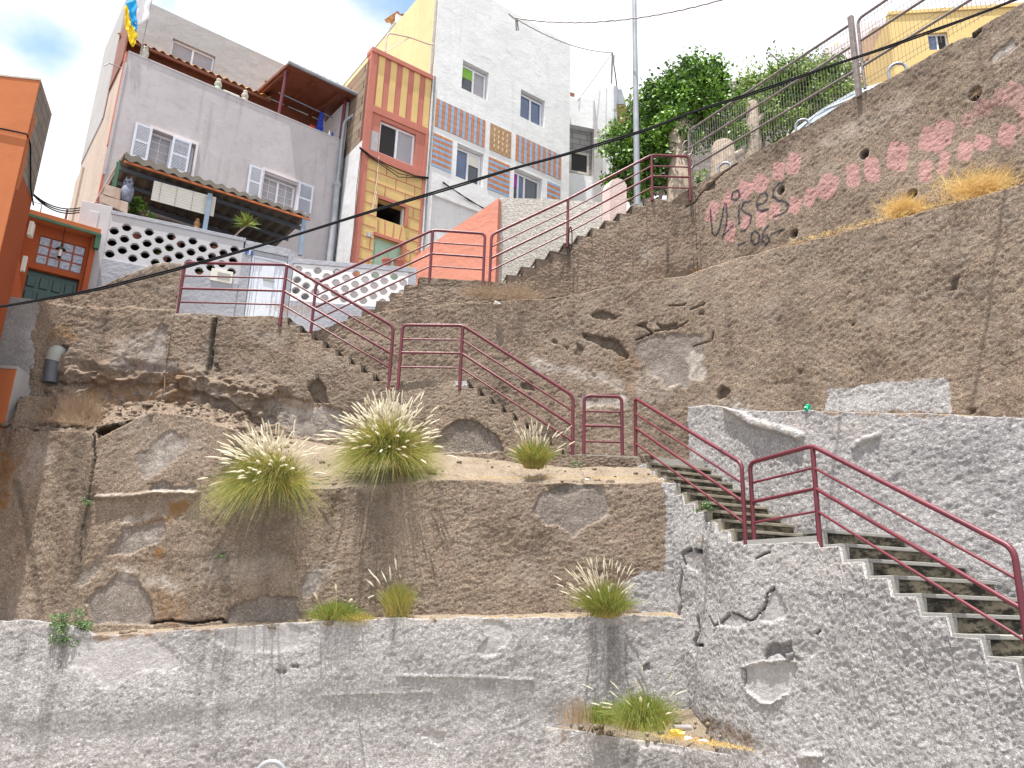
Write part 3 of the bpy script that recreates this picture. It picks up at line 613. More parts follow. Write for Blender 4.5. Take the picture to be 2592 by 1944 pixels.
W3.make('retaining_wall', W3.uv(D(82, 700))[0], W3.s[-1], z3, lambda S: b3(S) - .35, .021, [
    ('line', 'crack', [B1(1400, 790), B1(1385, 900), B1(1370, 1040), B1(1350, 1150)], .03, .05), ('bulge', [B1(230, 700), B1(1200, 720), B1(1400, 780), B1(1350, 1180), B1(0, 1200), B1(0, 700)], .07, .01),
    ('hole', [B1(410, 965), B1(455, 970), B1(450, 1015), B1(400, 1010)], .15, .008),
    ('pale', [B1(740, 940), B1(900, 900), B1(1080, 880), B1(1100, 1000), B1(900, 1080), B1(700, 1060)], .55, .1), ('rust', [B1(240, 760), B1(420, 850), B1(560, 980), B1(400, 900), B1(210, 1000)], .6, .08),
    ('patch', [B1(1050, 820), B1(1090, 850), B1(1090, 930), B1(1080, 1050), B1(920, 1060), B1(920, 1000), B1(1000, 980), B1(1020, 900)], .02, .015), ('patch', [B1(920, 1050), B1(1170, 1050), B1(1170, 1130), B1(920, 1135)], .02, .01), ('patch', [B1(720, 1070), B1(800, 1045), B1(900, 1090), B1(900, 1130), B1(730, 1110)], .03, .01),
    ('patch', [B1(600, 1210), B1(760, 1180), B1(900, 1150), B1(1180, 1180), B1(1200, 1240), B1(1160, 1330), B1(900, 1400), B1(640, 1330)], .15, .09), ('rust', [B1(600, 1180), B1(1180, 1150), B1(1250, 1300), B1(900, 1420), B1(560, 1350)], .7, .1),
    ('hole', [B1(1990, 1230), B1(2060, 1185), B1(2110, 1240), B1(2120, 1330), B1(2050, 1320)], .12, .015), ('hole', [B1(1380, 1080), B1(1410, 1060), B1(1430, 1120), B1(1400, 1130)], .06, .01),
    ('patch', [B1(1740, 1300), B1(1900, 1290), B1(2212, 1380), B1(2212, 1560), B1(1960, 1540), B1(1700, 1440)], .12, .03), ('pale', [B1(1900, 1290), B1(2200, 1380), B1(2150, 1520), B1(1800, 1440)], .5, .1),
    ('bulge', [B1(1180, 1180), B1(1400, 1190), B1(1560, 1230), B1(1680, 1310), B1(1640, 1410), B1(1500, 1320), B1(1300, 1270), B1(1160, 1240)], .16, .02), ('pale', [B1(1240, 1250), B1(1560, 1310), B1(1600, 1400), B1(1250, 1340)], .35, .1),
    ('patch', [B2(1100, 1500), B2(1200, 1440), B2(1270, 1425), B2(1330, 1480), B2(1440, 1560), B2(1480, 1659), B2(1000, 1659), B2(1040, 1560)], .12, .01), ('stain_shade', [B2(1150, 1470), B2(1270, 1430), B2(1330, 1500), B2(1180, 1560)], .35, .04),
    ('rust', [B2(0, 1260), B2(200, 1300), B2(330, 1350), B2(100, 1340), B2(0, 1310)], .5, .05), ('stain_shade', [B2(480, 560), B2(0, 560), B2(0, 580)], 0, .1),
    ('grey', [B2(1145, 1215), B2(1160, 1175), B2(1240, 1185), B2(1250, 1225)], 1, .01), ('pale', [B1(1130, 730), B1(1400, 760), B1(1400, 790), B1(1140, 770)], .4, .03),
    ('streak', D(605, 700), .06, .5, .4), ('streak', D(1000, 850), .05, .4, .4), ('pale', [D(350, 565), D(396, 568), D(396, 574), D(340, 574), D(80, 656), D(80, 648), D(270, 592)], .5, .01),
], 1.0, 0.0, label='brown rough-cast wall carrying the middle stair flights and the upper left landing', cap=.14, seed=11, jag=.012, extra=rub)

# inner wall behind the flights (lower step) and its upper set-back part
W5 = Wall([(-4.6, 14.1), (-4.0, 13.98), (-.9, 13.93), (1.2, 13.75), (3.22, 13.5), (5.2, 11.55), (7.6, 8.2), (9.0, 6.2)])
t5 = [D(560, 730), D(690, 715), D(760, 690), D(860, 668), D(1000, 655), D(1050, 655), D(1120, 648), D(1200, 645), D(1300, 622), D(1430, 601), D(1500, 588), D(1580, 563), D(1680, 535), D(1740, 525), D(1830, 500), D(1960, 470), D(2100, 432), D(2212, 398), D(2400, 345)]
W5.make('retaining_wall', 0, W5.s[-1], topf(W5, t5), 3.3, .021, [
    ('hole', [B3(510, 500), B3(570, 480), B3(620, 488), B3(660, 515), B3(700, 505), B3(640, 525), B3(540, 520)], .09, .008),
    ('hole', [B3(440, 610), B3(540, 640), B3(650, 650), B3(700, 700), B3(730, 770), B3(680, 750), B3(600, 720), B3(520, 680), B3(450, 650)], .13, .015), ('hole', [B3(240, 650), B3(290, 690), B3(250, 685)], .06, .01),
    ('hole', [B3(800, 555), B3(860, 560), B3(860, 590), B3(820, 590)], .07, .01), ('hole', [B3(930, 560), B3(990, 570), B3(1060, 555), B3(1050, 590), B3(960, 600)], .1, .01), ('hole', [B3(1190, 490), B3(1250, 480), B3(1240, 505), B3(1200, 510)], .05, .008),
    ('hole', [B3(410, 690), B3(460, 720), B3(430, 780), B3(400, 760)], .05, .01), ('hole', [B3(320, 700), B3(355, 710), B3(345, 740)], .05, .01),
    ('line', 'crack', [B3(1010, 445), B3(1100, 440), B3(1120, 430)], .012, .05), ('line', 'crack', [B3(1150, 470), B3(1200, 450), B3(1240, 435)], .014, .06), ('line', 'crack', [B3(790, 670), B3(860, 640), B3(900, 625), B3(860, 590), B3(800, 570)], .012, .06), ('line', 'crack', [B3(1160, 710), B3(1290, 670), B3(1300, 620)], .010, .04), ('line', 'crack', [B3(920, 610), B3(1060, 590), B3(1130, 545)], .012, .05),
    ('pale', [B3(110, 780), B3(300, 830), B3(420, 860), B3(600, 900), B3(720, 950), B3(700, 1050), B3(600, 950), B3(400, 890), B3(110, 850)], .75, .08), ('pale', [B3(1130, 760), B3(1240, 750), B3(1250, 860), B3(1180, 950), B3(1120, 960)], .8, .05), ('pale', [B3(780, 880), B3(1000, 830), B3(1100, 950), B3(960, 1080), B3(760, 1020)], .4, .12),
    ('patch', [B3(800, 700), B3(960, 650), B3(1230, 640), B3(1250, 880), B3(1150, 980), B3(1000, 960), B3(850, 860)], .02, .05), ('patch', [B3(620, 1000), B3(740, 1020), B3(740, 1120), B3(460, 1110), B3(440, 1060)], .02, .04), ('pale', [B3(460, 1060), B3(640, 1040), B3(740, 1060), B3(700, 1120), B3(480, 1110)], .6, .06),
    ('hole', [B3(60, 960), B3(110, 950), B3(140, 1000), B3(60, 990)], .06, .01), ('rust', [B3(700, 760), B3(800, 780), B3(790, 1050), B3(720, 1000)], .3, .08),
    ('hole', [B3(1325, 990), B3(1350, 965), B3(1400, 975), B3(1420, 1000), B3(1380, 1045), B3(1330, 1055)], .16, .012), ('pale', [B3(1330, 1055), B3(1440, 1060), B3(1640, 1140), B3(1400, 1090)], .5, .03),
    ('patch', [B4(590, 180), B4(620, 175), B4(620, 195), B4(600, 195)], .04, .006), ('hole', [B4(1870, 350), B4(1915, 345), B4(1900, 375), B4(1880, 370)], .08, .008), ('hole', [B4(750, 100), B4(770, 95), B4(770, 130), B4(755, 130)], .04, .01), ('hole', [B3(2195, 565), B3(2212, 560), B3(2212, 600), B3(2198, 595)], .12, .008),
    ('grey', [B4(930, 220), B4(1000, 205), B4(1400, 180), B4(1480, 155), B4(1700, 130), B4(1742, 160), B4(1742, 365), B4(930, 375)], 1, .015), ('smooth', [B4(1000, 270), B4(1180, 250), B4(1220, 300), B4(1050, 330)], .7, .04),
    ('rust', [B4(750, 372), B4(1400, 385), B4(1400, 400), B4(750, 395)], .5, .02), ('stain_shade', [Z4(1240, 1560), Z4(1300, 1540), Z4(1320, 1550), Z4(1270, 1575)], .8, .03),
    ('hole', [D(2060, 600), D(2078, 598), D(2070, 625), D(2055, 628)], .06, .008), ('streak', D(1125, 665), .1, 1.2, .3), ('streak', D(1235, 650), .08, 1.4, .2),
    ('grey', [D(1487, 875), D(1700, 892), D(2400, 905), D(2400, 1300), D(1487, 1300)], 1, .01),
    ('stain_shade', [D(1530, 590), D(1540, 590), D(1540, 860), D(1530, 860)], .15, .05),
], 1.1, 0.0, label='tall brown rough-cast wall in the centre behind the stairs, pitted and crumbling', cap=.35, seed=15)

W5b = Wall([(-4.3, 14.0), (PP['U1'][0], 14.1), (PP['V0'][0], 14.16), (PP['V1'][0], 14.6), (PP['V2'][0], 14.85), (3.9, 15.1), (5.95, 11.65), (8.6, 7.2), (10.2, 4.5)])
su0 = W5b.uv(D(690, 715))[0]; su1 = W5b.uv(D(905, 600))[0]; su2 = W5b.uv(D(1066, 610))[0]; su3 = W5b.uv(D(1395, 440))[0]; zu0 = 6.55; zu1 = PP['U1'][2] - 1.02; zu3 = PP['V2'][2] - 1.0; su4 = W5b.uv(D(1440, 443))[0]
top6 = topf(W5b, [D(1440, 443), D(1470, 420), D(1500, 402), D(1560, 372), D(1620, 338), D(1700, 295), D(1780, 250), D(1850, 205), D(1900, 180), D(1960, 150), D(2040, 102), D(2100, 72), D(2212, 6), D(2400, -110)])
def z5(S):
    k = np.floor(np.clip((S - su0) / (su1 - su0), 0, 1) * 7); z = zu0 + k * (zu1 - zu0) / 7 - .03
    k = np.floor(np.clip((S - su2) / (su3 - su2), 0, 1) * 11); z = np.where(S > su2, zu1 + k * (zu3 - zu1) / 11 - .03, z); z = np.where(S > su4, top6(S), z); return z
pink = [(200, 1380, 35, 70, 20), (300, 1300, 30, 60, 25), (405, 1235, 45, 60, 15), (505, 1190, 50, 60, 30), (620, 1110, 38, 60, 5), (720, 1060, 45, 70, 15), (315, 1500, 32, 70, 5), (420, 1440, 30, 50, 10), (515, 1420, 35, 60, 5), (600, 1370, 35, 55, 5), (725, 1330, 40, 55, 15), (825, 1280, 33, 62, 12), (940, 1210, 60, 85, 25), (1105, 1140, 45, 75, -5), (1230, 1100, 48, 85, -5), (1395, 1010, 70, 95, 5),
        (1585, 900, 55, 80, 20), (1690, 860, 60, 85, 10), (1580, 1110, 45, 75, 0), (1700, 1060, 38, 75, 8), (1840, 985, 50, 65, 5), (1950, 930, 55, 50, 20), (2110, 880, 55, 75, 10), (1850, 780, 40, 50, 30), (1950, 700, 60, 60, 20), (2160, 620, 70, 80, 20), (2240, 810, 50, 80, 10), (2290, 640, 50, 90, 20), (1640, 940, 50, 40, 60), (2060, 640, 40, 55, 15), (2230, 720, 45, 40, 20), (2350, 560, 60, 80, 15), (2330, 780, 45, 70, 10)]
ft6 = []
for (x, y, rx, ry, a) in pink:
    pts = []
    for k in range(14):
        q = 2 * math.pi * k / 14; ex, ey = abs(math.cos(q)) ** .45 * math.copysign(rx, math.cos(q)), abs(math.sin(q)) ** .45 * math.copysign(ry, math.sin(q)); c_, s_ = math.cos(R(a)), math.sin(R(a)); pts.append(Z4(x + ex * c_ - ey * s_, y + ex * s_ + ey * c_))
    ft6.append(('pink', pts, .5 if x > 1780 and y < 830 else .85, .009))
ink = [[(190, 1370), (198, 1450), (205, 1520), (225, 1532), (250, 1490), (268, 1400), (280, 1320)], [(290, 1325), (298, 1400), (288, 1480), (265, 1540), (300, 1500), (335, 1465)],
       [(375, 1340), (372, 1400), (372, 1455)], [(365, 1238), (335, 1250), (325, 1290), (350, 1305), (378, 1280), (370, 1245)], [(445, 1305), (400, 1320), (385, 1360), (420, 1385), (450, 1400), (445, 1450), (415, 1495), (385, 1508)],
       [(485, 1330), (530, 1320), (552, 1280), (540, 1250), (505, 1260), (482, 1310), (490, 1360), (520, 1372), (558, 1358)], [(665, 1182), (625, 1190), (590, 1225), (585, 1270), (620, 1300), (670, 1310), (690, 1335), (670, 1375), (630, 1395), (590, 1410)],
       [(368, 1590), (412, 1577)], [(480, 1498), (456, 1520), (452, 1560), (475, 1592), (502, 1570), (505, 1525), (480, 1498)], [(560, 1468), (530, 1510), (520, 1560), (545, 1585), (568, 1560), (550, 1530), (525, 1545)], [(580, 1520), (620, 1500), (662, 1488)]]
for s_ in ink: ft6.append(('line', 'ink', [Z4(*p) for p in s_], .026, .95))
W5b.make('retaining_wall', 0, W5b.s[-1], z5, lambda S: np.interp(S, [0, su2, su4, su4 + 4, su4 + 8], [5.9, 6.9, 7.3, 7.2, 7.0]), .0205, ft6 + [
    ('ring', Z4(637, 1233), .085, .22), ('ring', Z4(1175, 998), .085, .22), ('ring', Z4(720, 1515), .085, .22), ('ring', Z4(1903, 612), .10, .22), ('ring', Z4(1490, 1265), .085, .2),
    ('line', 'crack', [Z4(20, 1345), Z4(120, 1270), Z4(200, 1190), Z4(280, 1120), Z4(420, 1020)], .02, .07), ('hole', [Z4(160, 1200), Z4(215, 1180), Z4(210, 1225), Z4(170, 1235)], .07, .02),
    ('line', 'crack', [Z4(1760, 250), Z4(1820, 225), Z4(1900, 235), Z4(1930, 200)], .03, .07), ('stain_shade', [Z4(380, 1060), Z4(780, 790), Z4(1200, 600), Z4(2200, 20), Z4(2212, 120), Z4(1300, 650), Z4(860, 850), Z4(460, 1090)], .28, .05),
    ('patch', [Z4(1990, 370), Z4(2140, 260), Z4(2170, 300), Z4(2100, 380), Z4(2000, 430)], .02, .01), ('pale', [Z4(2000, 360), Z4(2150, 270), Z4(2150, 320), Z4(2010, 420)], .6, .02), ('rust', [Z4(880, 1530), Z4(1600, 1370), Z4(1600, 1400), Z4(880, 1570)], .6, .03),
    ('line', 'rust', [Z4(670, 1590), Z4(860, 1560), Z4(1080, 1500), Z4(1330, 1445), Z4(1600, 1400), Z4(1900, 1325), Z4(2212, 1190)], .035, .9),
    ('line', 'stain_shade', [Z3(720, 1300), Z3(760, 1280)], .03, .0), ('streak', D(1232, 535), .12, 1.5, .6), ('streak', D(1443, 515), .10, 1.5, .75), ('pale', [B3(800, 110), B3(870, 90), B3(860, 150), B3(810, 150)], .6, .05), ('rust', [B3(1130, 240), B3(1200, 200), B3(1240, 195), B3(1170, 245)], .8, .02),
    ('pale', [Z4(900, 900), Z4(1100, 780), Z4(1500, 620), Z4(1500, 680), Z4(1200, 860), Z4(960, 980)], .3, .1),
    ('stain_shade', [B2(900, 520), B2(1440, 520), B2(1400, 600), B2(900, 590)], .35, .05), ('streak', B2(1480, 560), .3, .8, .3),
], 1.0, 0.0, label='upper brown wall with graffiti, pink paint blots and round drain holes', cap=.4, seed=19, jag=.02)

# grey wall beside the lower stairs with its crumbling top
W6 = Wall([(3.12, 13.3), (3.7, 12.0), (4.3, 10.65), (4.92, 9.6), (5.8, 8.6), (6.9, 7.3), (8.6, 5.0)])
W6.make('retaining_wall', .05, W6.s[-1], topf(W6, [D(1400, 985), D(1480, 880), D(1530, 874), D(1565, 878), D(1600, 890), D(1690, 888), D(1770, 888), D(1850, 892), D(2055, 895), D(2130, 900), D(2212, 905), D(2600, 925)]), .2, .021, [
    ('pale', [B4(100, 330), B4(280, 320), B4(480, 430), B4(760, 520), B4(800, 560), B4(600, 470), B4(400, 440), B4(220, 350)], .9, .04), ('line', 'lip', [B4(280, 325), B4(480, 440), B4(650, 480), B4(780, 525)], .06, .08),
    ('pale', [B4(480, 380), B4(740, 380), B4(860, 430), B4(1380, 480), B4(1360, 540), B4(1120, 600), B4(1150, 520), B4(800, 470)], .55, .08), ('line', 'lip', [B4(1120, 595), B4(1180, 550), B4(1280, 520)], .04, .04),
    ('rust', [D(1770, 880), D(2300, 895), D(2300, 905), D(1770, 893)], .7, .015), ('stain_shade', [B4(1300, 560), B4(1900, 600), B4(2100, 800), B4(1500, 900)], .22, .3),
], .95, 1.0, label='grey rough-cast wall standing beside the lower right stairs', cap=.5, seed=23)

# concrete wall end at far left
W7 = Wall([(-10.0, 11.7), (-7.98, 12.74), (-7.92, 12.95)])
W7.make('side_wall', 0, W7.s[-1], topf(W7, [D(-60, 632), D(0, 638), D(40, 643), D(90, 650), D(120, 655)]), 3.0, .035, [('smooth', [D(-100, 560), D(90, 560), D(60, 900), D(-100, 900)], 1, .02), ('grey', [D(-100, 560), D(90, 560), D(60, 900), D(-100, 900)], 1, .02), ('stain_shade', [D(-100, 600), D(90, 600), D(60, 820), D(-100, 820)], .35, .1)], .3, 0.0, label='smooth grey cement wall at the far left above the orange buttress', cap=.25, seed=29)
W8 = Wall([tuple(at(B1(100, 1400), 12.2)[:2]), tuple(at(B1(330, 1400), 12.5)[:2]), tuple(at(B1(345, 1400), 12.9)[:2])])
W8.make('block_stub', 0, W8.s[-1], topf(W8, [B1(90, 1330), B1(160, 1285), B1(350, 1295), B1(370, 1330)]), at(B1(110, 1530), 12.2)[2] - .2, .021, [('rust', [B1(290, 1350), B1(340, 1350), B1(320, 1480), B1(290, 1480)], .7, .05)], .9, 0, label='short brown rough-cast stub wall beside the dry bush', cap=.5, seed=31)

# ---------------- ledges between the walls
def wl(W, pxs, off=0, dz=0): return [tuple(W.pt(p, off) + np.array([0, 0, dz])) for p in pxs]
strip('lower_ledge', wl(W1, [D(-100, 1345), D(200, 1374), D(420, 1363), D(700, 1341), D(1000, 1334), D(1440, 1329), D(1475, 1335)], -.02, -.03), wl(W2, [D(-100, 1335), D(200, 1362), D(420, 1350), D(700, 1330), D(1000, 1322), D(1440, 1318), D(1475, 1318)], -.1, 0), M['soil'], 260, 10, .03)
strip('sandy_ledge', wl(W2, [D(640, 1058), D(740, 1056), D(950, 1040), D(1100, 1045), D(1250, 1047), D(1470, 1045)], -.02, -.02), wl(W3, [D(560, 925), D(700, 955), D(800, 960), D(950, 975), D(1090, 990), D(1230, 1005), D(1420, 1010)], -.06, 0), M['soil'], 260, 30, .07)
strip('rubble_slope', wl(W2, [D(-60, 935), D(60, 935), D(196, 937), D(214, 918), D(330, 893), D(430, 906), D(520, 939), D(590, 1014), D(650, 1058)], -.02, -.02), wl(W3, [D(0, 830), D(60, 850), D(150, 870), D(250, 868), D(330, 865), D(430, 875), D(500, 890), D(560, 915), D(640, 945)], -.1, 0), M['wall'], 420, 60, .22)
strip('planter_soil', [tuple(W0.pt(p, -.04) + np.array([0, 0, .0])) for p in (D(1200, 1572), D(1400, 1603), D(1550, 1626), D(1690, 1642))], [tuple(W1.pt(D(1215, 1562), -.03)), tuple(W1.pt(D(1330, 1552), -.03)), tuple(W1.pt(D(1445, 1530), -.03)), (2.62, 11.3, .0 + W1.pt(D(1445, 1530))[2]), (3.0, 10.4, .02), (3.2, 9.98, -.06)], M['soil'], 160, 24, .02)
strip('upper_ledge', wl(W5, [D(*q) for q in [(640, 722), (860, 670), (1050, 657), (1300, 624), (1430, 603), (1470, 596), (1490, 592), (1510, 586), (1530, 580), (1580, 565), (1740, 527), (1960, 472), (2212, 400), (2350, 360)]], -.05, -.02), wl(W5b, [D(*q) for q in [(660, 715), (860, 655), (1050, 645), (1300, 612), (1430, 590), (1580, 555), (1740, 520), (1960, 465), (2212, 392), (2350, 352)]], -.15, -.3), M['wall'], 240, 12, .04)
strip('stair_side_ledge', wl(W6, [D(1492, 884), D(1600, 893), D(1770, 891), D(2055, 898), D(2212, 908), D(2500, 922)], -.05, -.03), wl(W5, [D(1492, 872), D(1600, 884), D(1770, 884), D(2055, 890), D(2212, 900), D(2500, 912)], -.15, 0), M['soil'], 200, 14, .03)

# ================================================================== STAIRCASES
def stair(name, label, top, z0, bot, z1, n, wid0, wid1, land=None, side=1, mats=('concrete', 'riser')):
    p0, p1 = np.array(top[:2], float), np.array(bot[:2], float); t = p1 - p0; L = np.linalg.norm(t); t /= L; nr = np.array([t[1], -t[0]]) * side
    if nr @ np.array([.6, .8]) < 0: nr = -nr
    e = empty(name, (p1[0], p1[1], z1), label, 'stairs'); rise = (z0 - z1) / n; go = L / n
    d0 = land if land is not None else nr
    for k in range(n):
        # tread k lies one riser below the previous; its front edge faces down the flight
        a = k / n; z = z0 - (k + 1) * rise if False else z0 - k * rise
        q0 = p0 + t * (go * (k - 1) if k else -go); q1 = p0 + t * (go * k); wd = wid0 + (wid1 - wid0) * a
        b = MB(); q0 = q0 + nr * .06; q1 = q1 + nr * .06; f0 = q1 + t * .0; no = q1 + t * .028
        # body
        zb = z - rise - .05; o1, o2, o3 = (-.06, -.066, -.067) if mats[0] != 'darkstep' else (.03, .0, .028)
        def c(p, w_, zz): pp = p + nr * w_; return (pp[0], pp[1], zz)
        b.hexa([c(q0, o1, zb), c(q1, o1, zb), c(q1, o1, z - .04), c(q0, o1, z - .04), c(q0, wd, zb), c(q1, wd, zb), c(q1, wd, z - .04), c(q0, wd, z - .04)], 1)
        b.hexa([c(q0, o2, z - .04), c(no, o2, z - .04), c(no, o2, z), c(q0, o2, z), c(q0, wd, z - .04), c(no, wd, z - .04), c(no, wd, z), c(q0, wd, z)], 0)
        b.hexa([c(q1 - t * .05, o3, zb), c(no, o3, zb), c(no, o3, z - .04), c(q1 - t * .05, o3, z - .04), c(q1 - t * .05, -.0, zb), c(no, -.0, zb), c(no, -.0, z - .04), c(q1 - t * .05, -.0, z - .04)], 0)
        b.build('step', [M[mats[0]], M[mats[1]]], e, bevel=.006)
    return e
def slab(name, pts, z, th, mat):
    b = MB(); n = len(pts); v = [(x, y, z) for x, y in pts] + [(x, y, z - th) for x, y in pts]; b.v = v; b.f = [tuple(range(n)), tuple(range(2 * n - 1, n - 1, -1))] + [(i, i + n, (i + 1) % n + n, (i + 1) % n) for i in range(n)]; b.m = [0] * len(b.f)
    o = b.build(name, mat); o['kind'] = 'structure'; return o
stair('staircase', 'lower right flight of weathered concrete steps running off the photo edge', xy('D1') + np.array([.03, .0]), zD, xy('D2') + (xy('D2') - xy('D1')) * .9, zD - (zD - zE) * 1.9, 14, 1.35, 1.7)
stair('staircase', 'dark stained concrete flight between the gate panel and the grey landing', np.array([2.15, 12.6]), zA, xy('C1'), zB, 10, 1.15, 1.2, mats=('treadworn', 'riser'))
stair('staircase', 'middle concrete flight rising left from the gate panel', (Bz1[0] + .12, 12.9), zl2, (Bz2[0], 12.62), zl3, 9, .85, .85, side=-1, mats=('darkstep', 'darkstep'))
stair('staircase', 'concrete flight rising left to the landing by the pale blue door', (A1[0] + .12, 13.14), zl1, (A2[0] - .05, 13.12), zl2, 8, .72, .72, side=-1, mats=('darkstep', 'darkstep'))
p_u0, _ = W5b.xy(np.array([su0])); p_u1, _ = W5b.xy(np.array([su1])); p_u2, _ = W5b.xy(np.array([su2])); p_u3, _ = W5b.xy(np.array([su3]))
stair('staircase', 'upper concrete flight in front of the white lattice, rising right', p_u1[0] + [0, .03], zu1, p_u0[0] + [0, .03], zu0, 7, 1.0, 1.0, side=1, mats=('darkstep', 'darkstep'))
stair('staircase', 'topmost concrete flight in front of the rough white wall', p_u3[0] + [0, .03], zu3, p_u2[0] + [0, .03], zu1, 11, 1.0, 1.0, side=1, mats=('darkstep', 'darkstep'))
slab('landing', [(3.05, 10.15), (xy('D1')[0] - .02, 9.18), (4.95, 9.65), (4.3, 10.7)], zB - .012, .2, M['concrete'])
slab('landing', [(1.05, 12.62), (2.15, 12.62), (3.3, 12.85), (3.2, 13.45), (1.0, 13.75)], zl3 - .01, .2, M['concrete'])
slab('landing', [(A2[0] - .1, 13.12), (Bz1[0] + .1, 12.95), (Bz1[0] + .1, 13.93), (A2[0] - .1, 13.95)], zl2 - .01, .2, M['concrete'])
slab('landing', [(A0[0] - .1, 13.26), (A1[0] + .1, 13.15), (-3.9, 14.05), (-3.6, 15.6), (-7.2, 14.2)], zl1 - .01, .25, M['paving'])
slab('alley', [(-9.1, 12.6), (-6.3, 13.25), (-7.1, 14.3), (-10.2, 13.2)], 6.0, .2, M['paving'])
slab('landing', [tuple(p_u1[0] + [0, .05]), tuple(p_u2[0] + [0, .05]), (p_u2[0][0] + .0, 15.6), (-2.2, 16.1)], zu1 - .01, .25, M['concrete'])
slab('landing', [tuple(p_u3[0] + [0, .05]), (3.85, 15.1), (5.2, 17.5), (2.2, 17.2), (2.4, 15.7)], zu3 - .01, .25, M['concrete'])
slab('upper_road', [(3.95, 15.25), (6.0, 11.85), (8.7, 7.5), (26, 10), (34, 36), (6, 30), (5.2, 17.5)], 10.28, .3, M['asphalt'])
slab('plaza', [(-4.2, 15.2), (-.6, 15.3), (3.2, 16.3), (5.2, 17.5), (6, 30), (-12, 30), (-12, 14)], 6.2, .3, M['paving'])

# ================================================================== MAROON HANDRAILS
def railing(keys, label, base=None, round_ends=(1, 1), drops=None):
    P = [PP[k] for k in keys]; e = empty('handrail', (P[0][0], P[0][1], P[0][2] - 1.15), label, 'railing', 'maroon tube handrails along the stairs'); d = drops or [1.17] * len(P)
    Pv = [Vector(tuple(p)) for p in P]
    path = [Pv[0] - Vector((0, 0, d[0]))] + Pv + [Pv[-1] - Vector((0, 0, d[-1]))]
    b = MB(); b.tube(rounded(path, .10), .029, 10); b.build('top_rail', M['maroon'], e, True)
    for i in range(1, len(P) - 1):
        b = MB(); b.tube([Pv[i] - Vector((0, 0, .01)), Pv[i] - Vector((0, 0, d[i]))], .030, 10); b.build('post', M['maroon'], e, True)
    for z, r in ((.27, .017), (.52, .024), (.79, .017)):
        b = MB(); b.tube([p - Vector((0, 0, z)) for p in Pv], r, 8); b.build('rail', M['maroon'], e, True)
    return e
railing(['A0', 'A1', 'A2'], 'handrail on the upper left landing in front of the pale blue door', drops=[1.08, 1.2, 1.2])
railing(['B0', 'B1', 'B2'], 'handrail behind the largest grass tuft, sloping down to the gate panel', drops=[1.2, 1.2, 1.2])
railing(['G0', 'G1'], 'short square handrail panel like a small gate, in the middle', drops=[1.0, 1.0])
railing(['C0', 'C1'], 'handrail sloping down right from the small gate panel to the grey landing', drops=[1.03, 1.2])
railing(['D0', 'D1', 'D2'], 'nearest and largest handrail at the lower right over the bright treads', drops=[1.2, 1.2, 1.25])
railing(['U0', 'U1', 'U2'], 'handrail rising right in front of the white lattice and salmon ramp', drops=[1.1, 1.12, 1.12])
railing(['V0', 'V1', 'V2', 'V3'], 'topmost handrail in front of the rough white wall and lamp post', drops=[1.12, 1.12, 1.12, 1.1])

# ================================================================== HOUSES
def E2(x, y): return (220 + x / 5.53, 400 + y / 5.53)
T = Plane(-4.75, 14.9, 65.5); T2 = Plane(*T.P(.03, 0)[:2], to=(-2.12, 15.2)); G = Plane(-2.98, 18.6, 52); S = Plane(-3.12, 17.1, 54)
EP = Plane(-7.16, 13.76, 52); OF = Plane(-8.0, 10.97, 83); OS = Plane(-8.0, 10.97, to=(-8.65, 12.65))
def facade(b, pl, u0, u1, v0, v1, holes=(), th=.22, d=0.0, mi=0, rmi=None):
    us = sorted({u0, u1, *[x for h in holes for x in h[:2]]}); vs = sorted({v0, v1, *[x for h in holes for x in h[2:4]]})
    for a, a2 in zip(us[:-1], us[1:]):
        for c, c2 in zip(vs[:-1], vs[1:]):
            mu, mv = (a + a2) / 2, (c + c2) / 2
            if any(h[0] < mu < h[1] and h[2] < mv < h[3] for h in holes): continue
            b.poly([pl.P(a, c, d), pl.P(a2, c, d), pl.P(a2, c2, d), pl.P(a, c2, d)], mi)
    r = mi if rmi is None else rmi
    for (a, a2, c, c2) in [h[:4] for h in holes]:
        b.poly([pl.P(a, c, d), pl.P(a, c2, d), pl.P(a, c2, d - th), pl.P(a, c, d - th)], r); b.poly([pl.P(a2, c, d), pl.P(a2, c, d - th), pl.P(a2, c2, d - th), pl.P(a2, c2, d)], r)
        b.poly([pl.P(a, c, d), pl.P(a, c, d - th), pl.P(a2, c, d - th), pl.P(a2, c, d)], r); b.poly([pl.P(a, c2, d), pl.P(a2, c2, d), pl.P(a2, c2, d - th), pl.P(a, c2, d - th)], r)
    for (p, q) in (((u0, v0), (u0, v1)), ((u1, v1), (u1, v0)), ((u0, v1), (u1, v1))):
        b.poly([pl.P(*p, d), pl.P(*q, d), pl.P(*q, d - th), pl.P(*p, d - th)], mi)
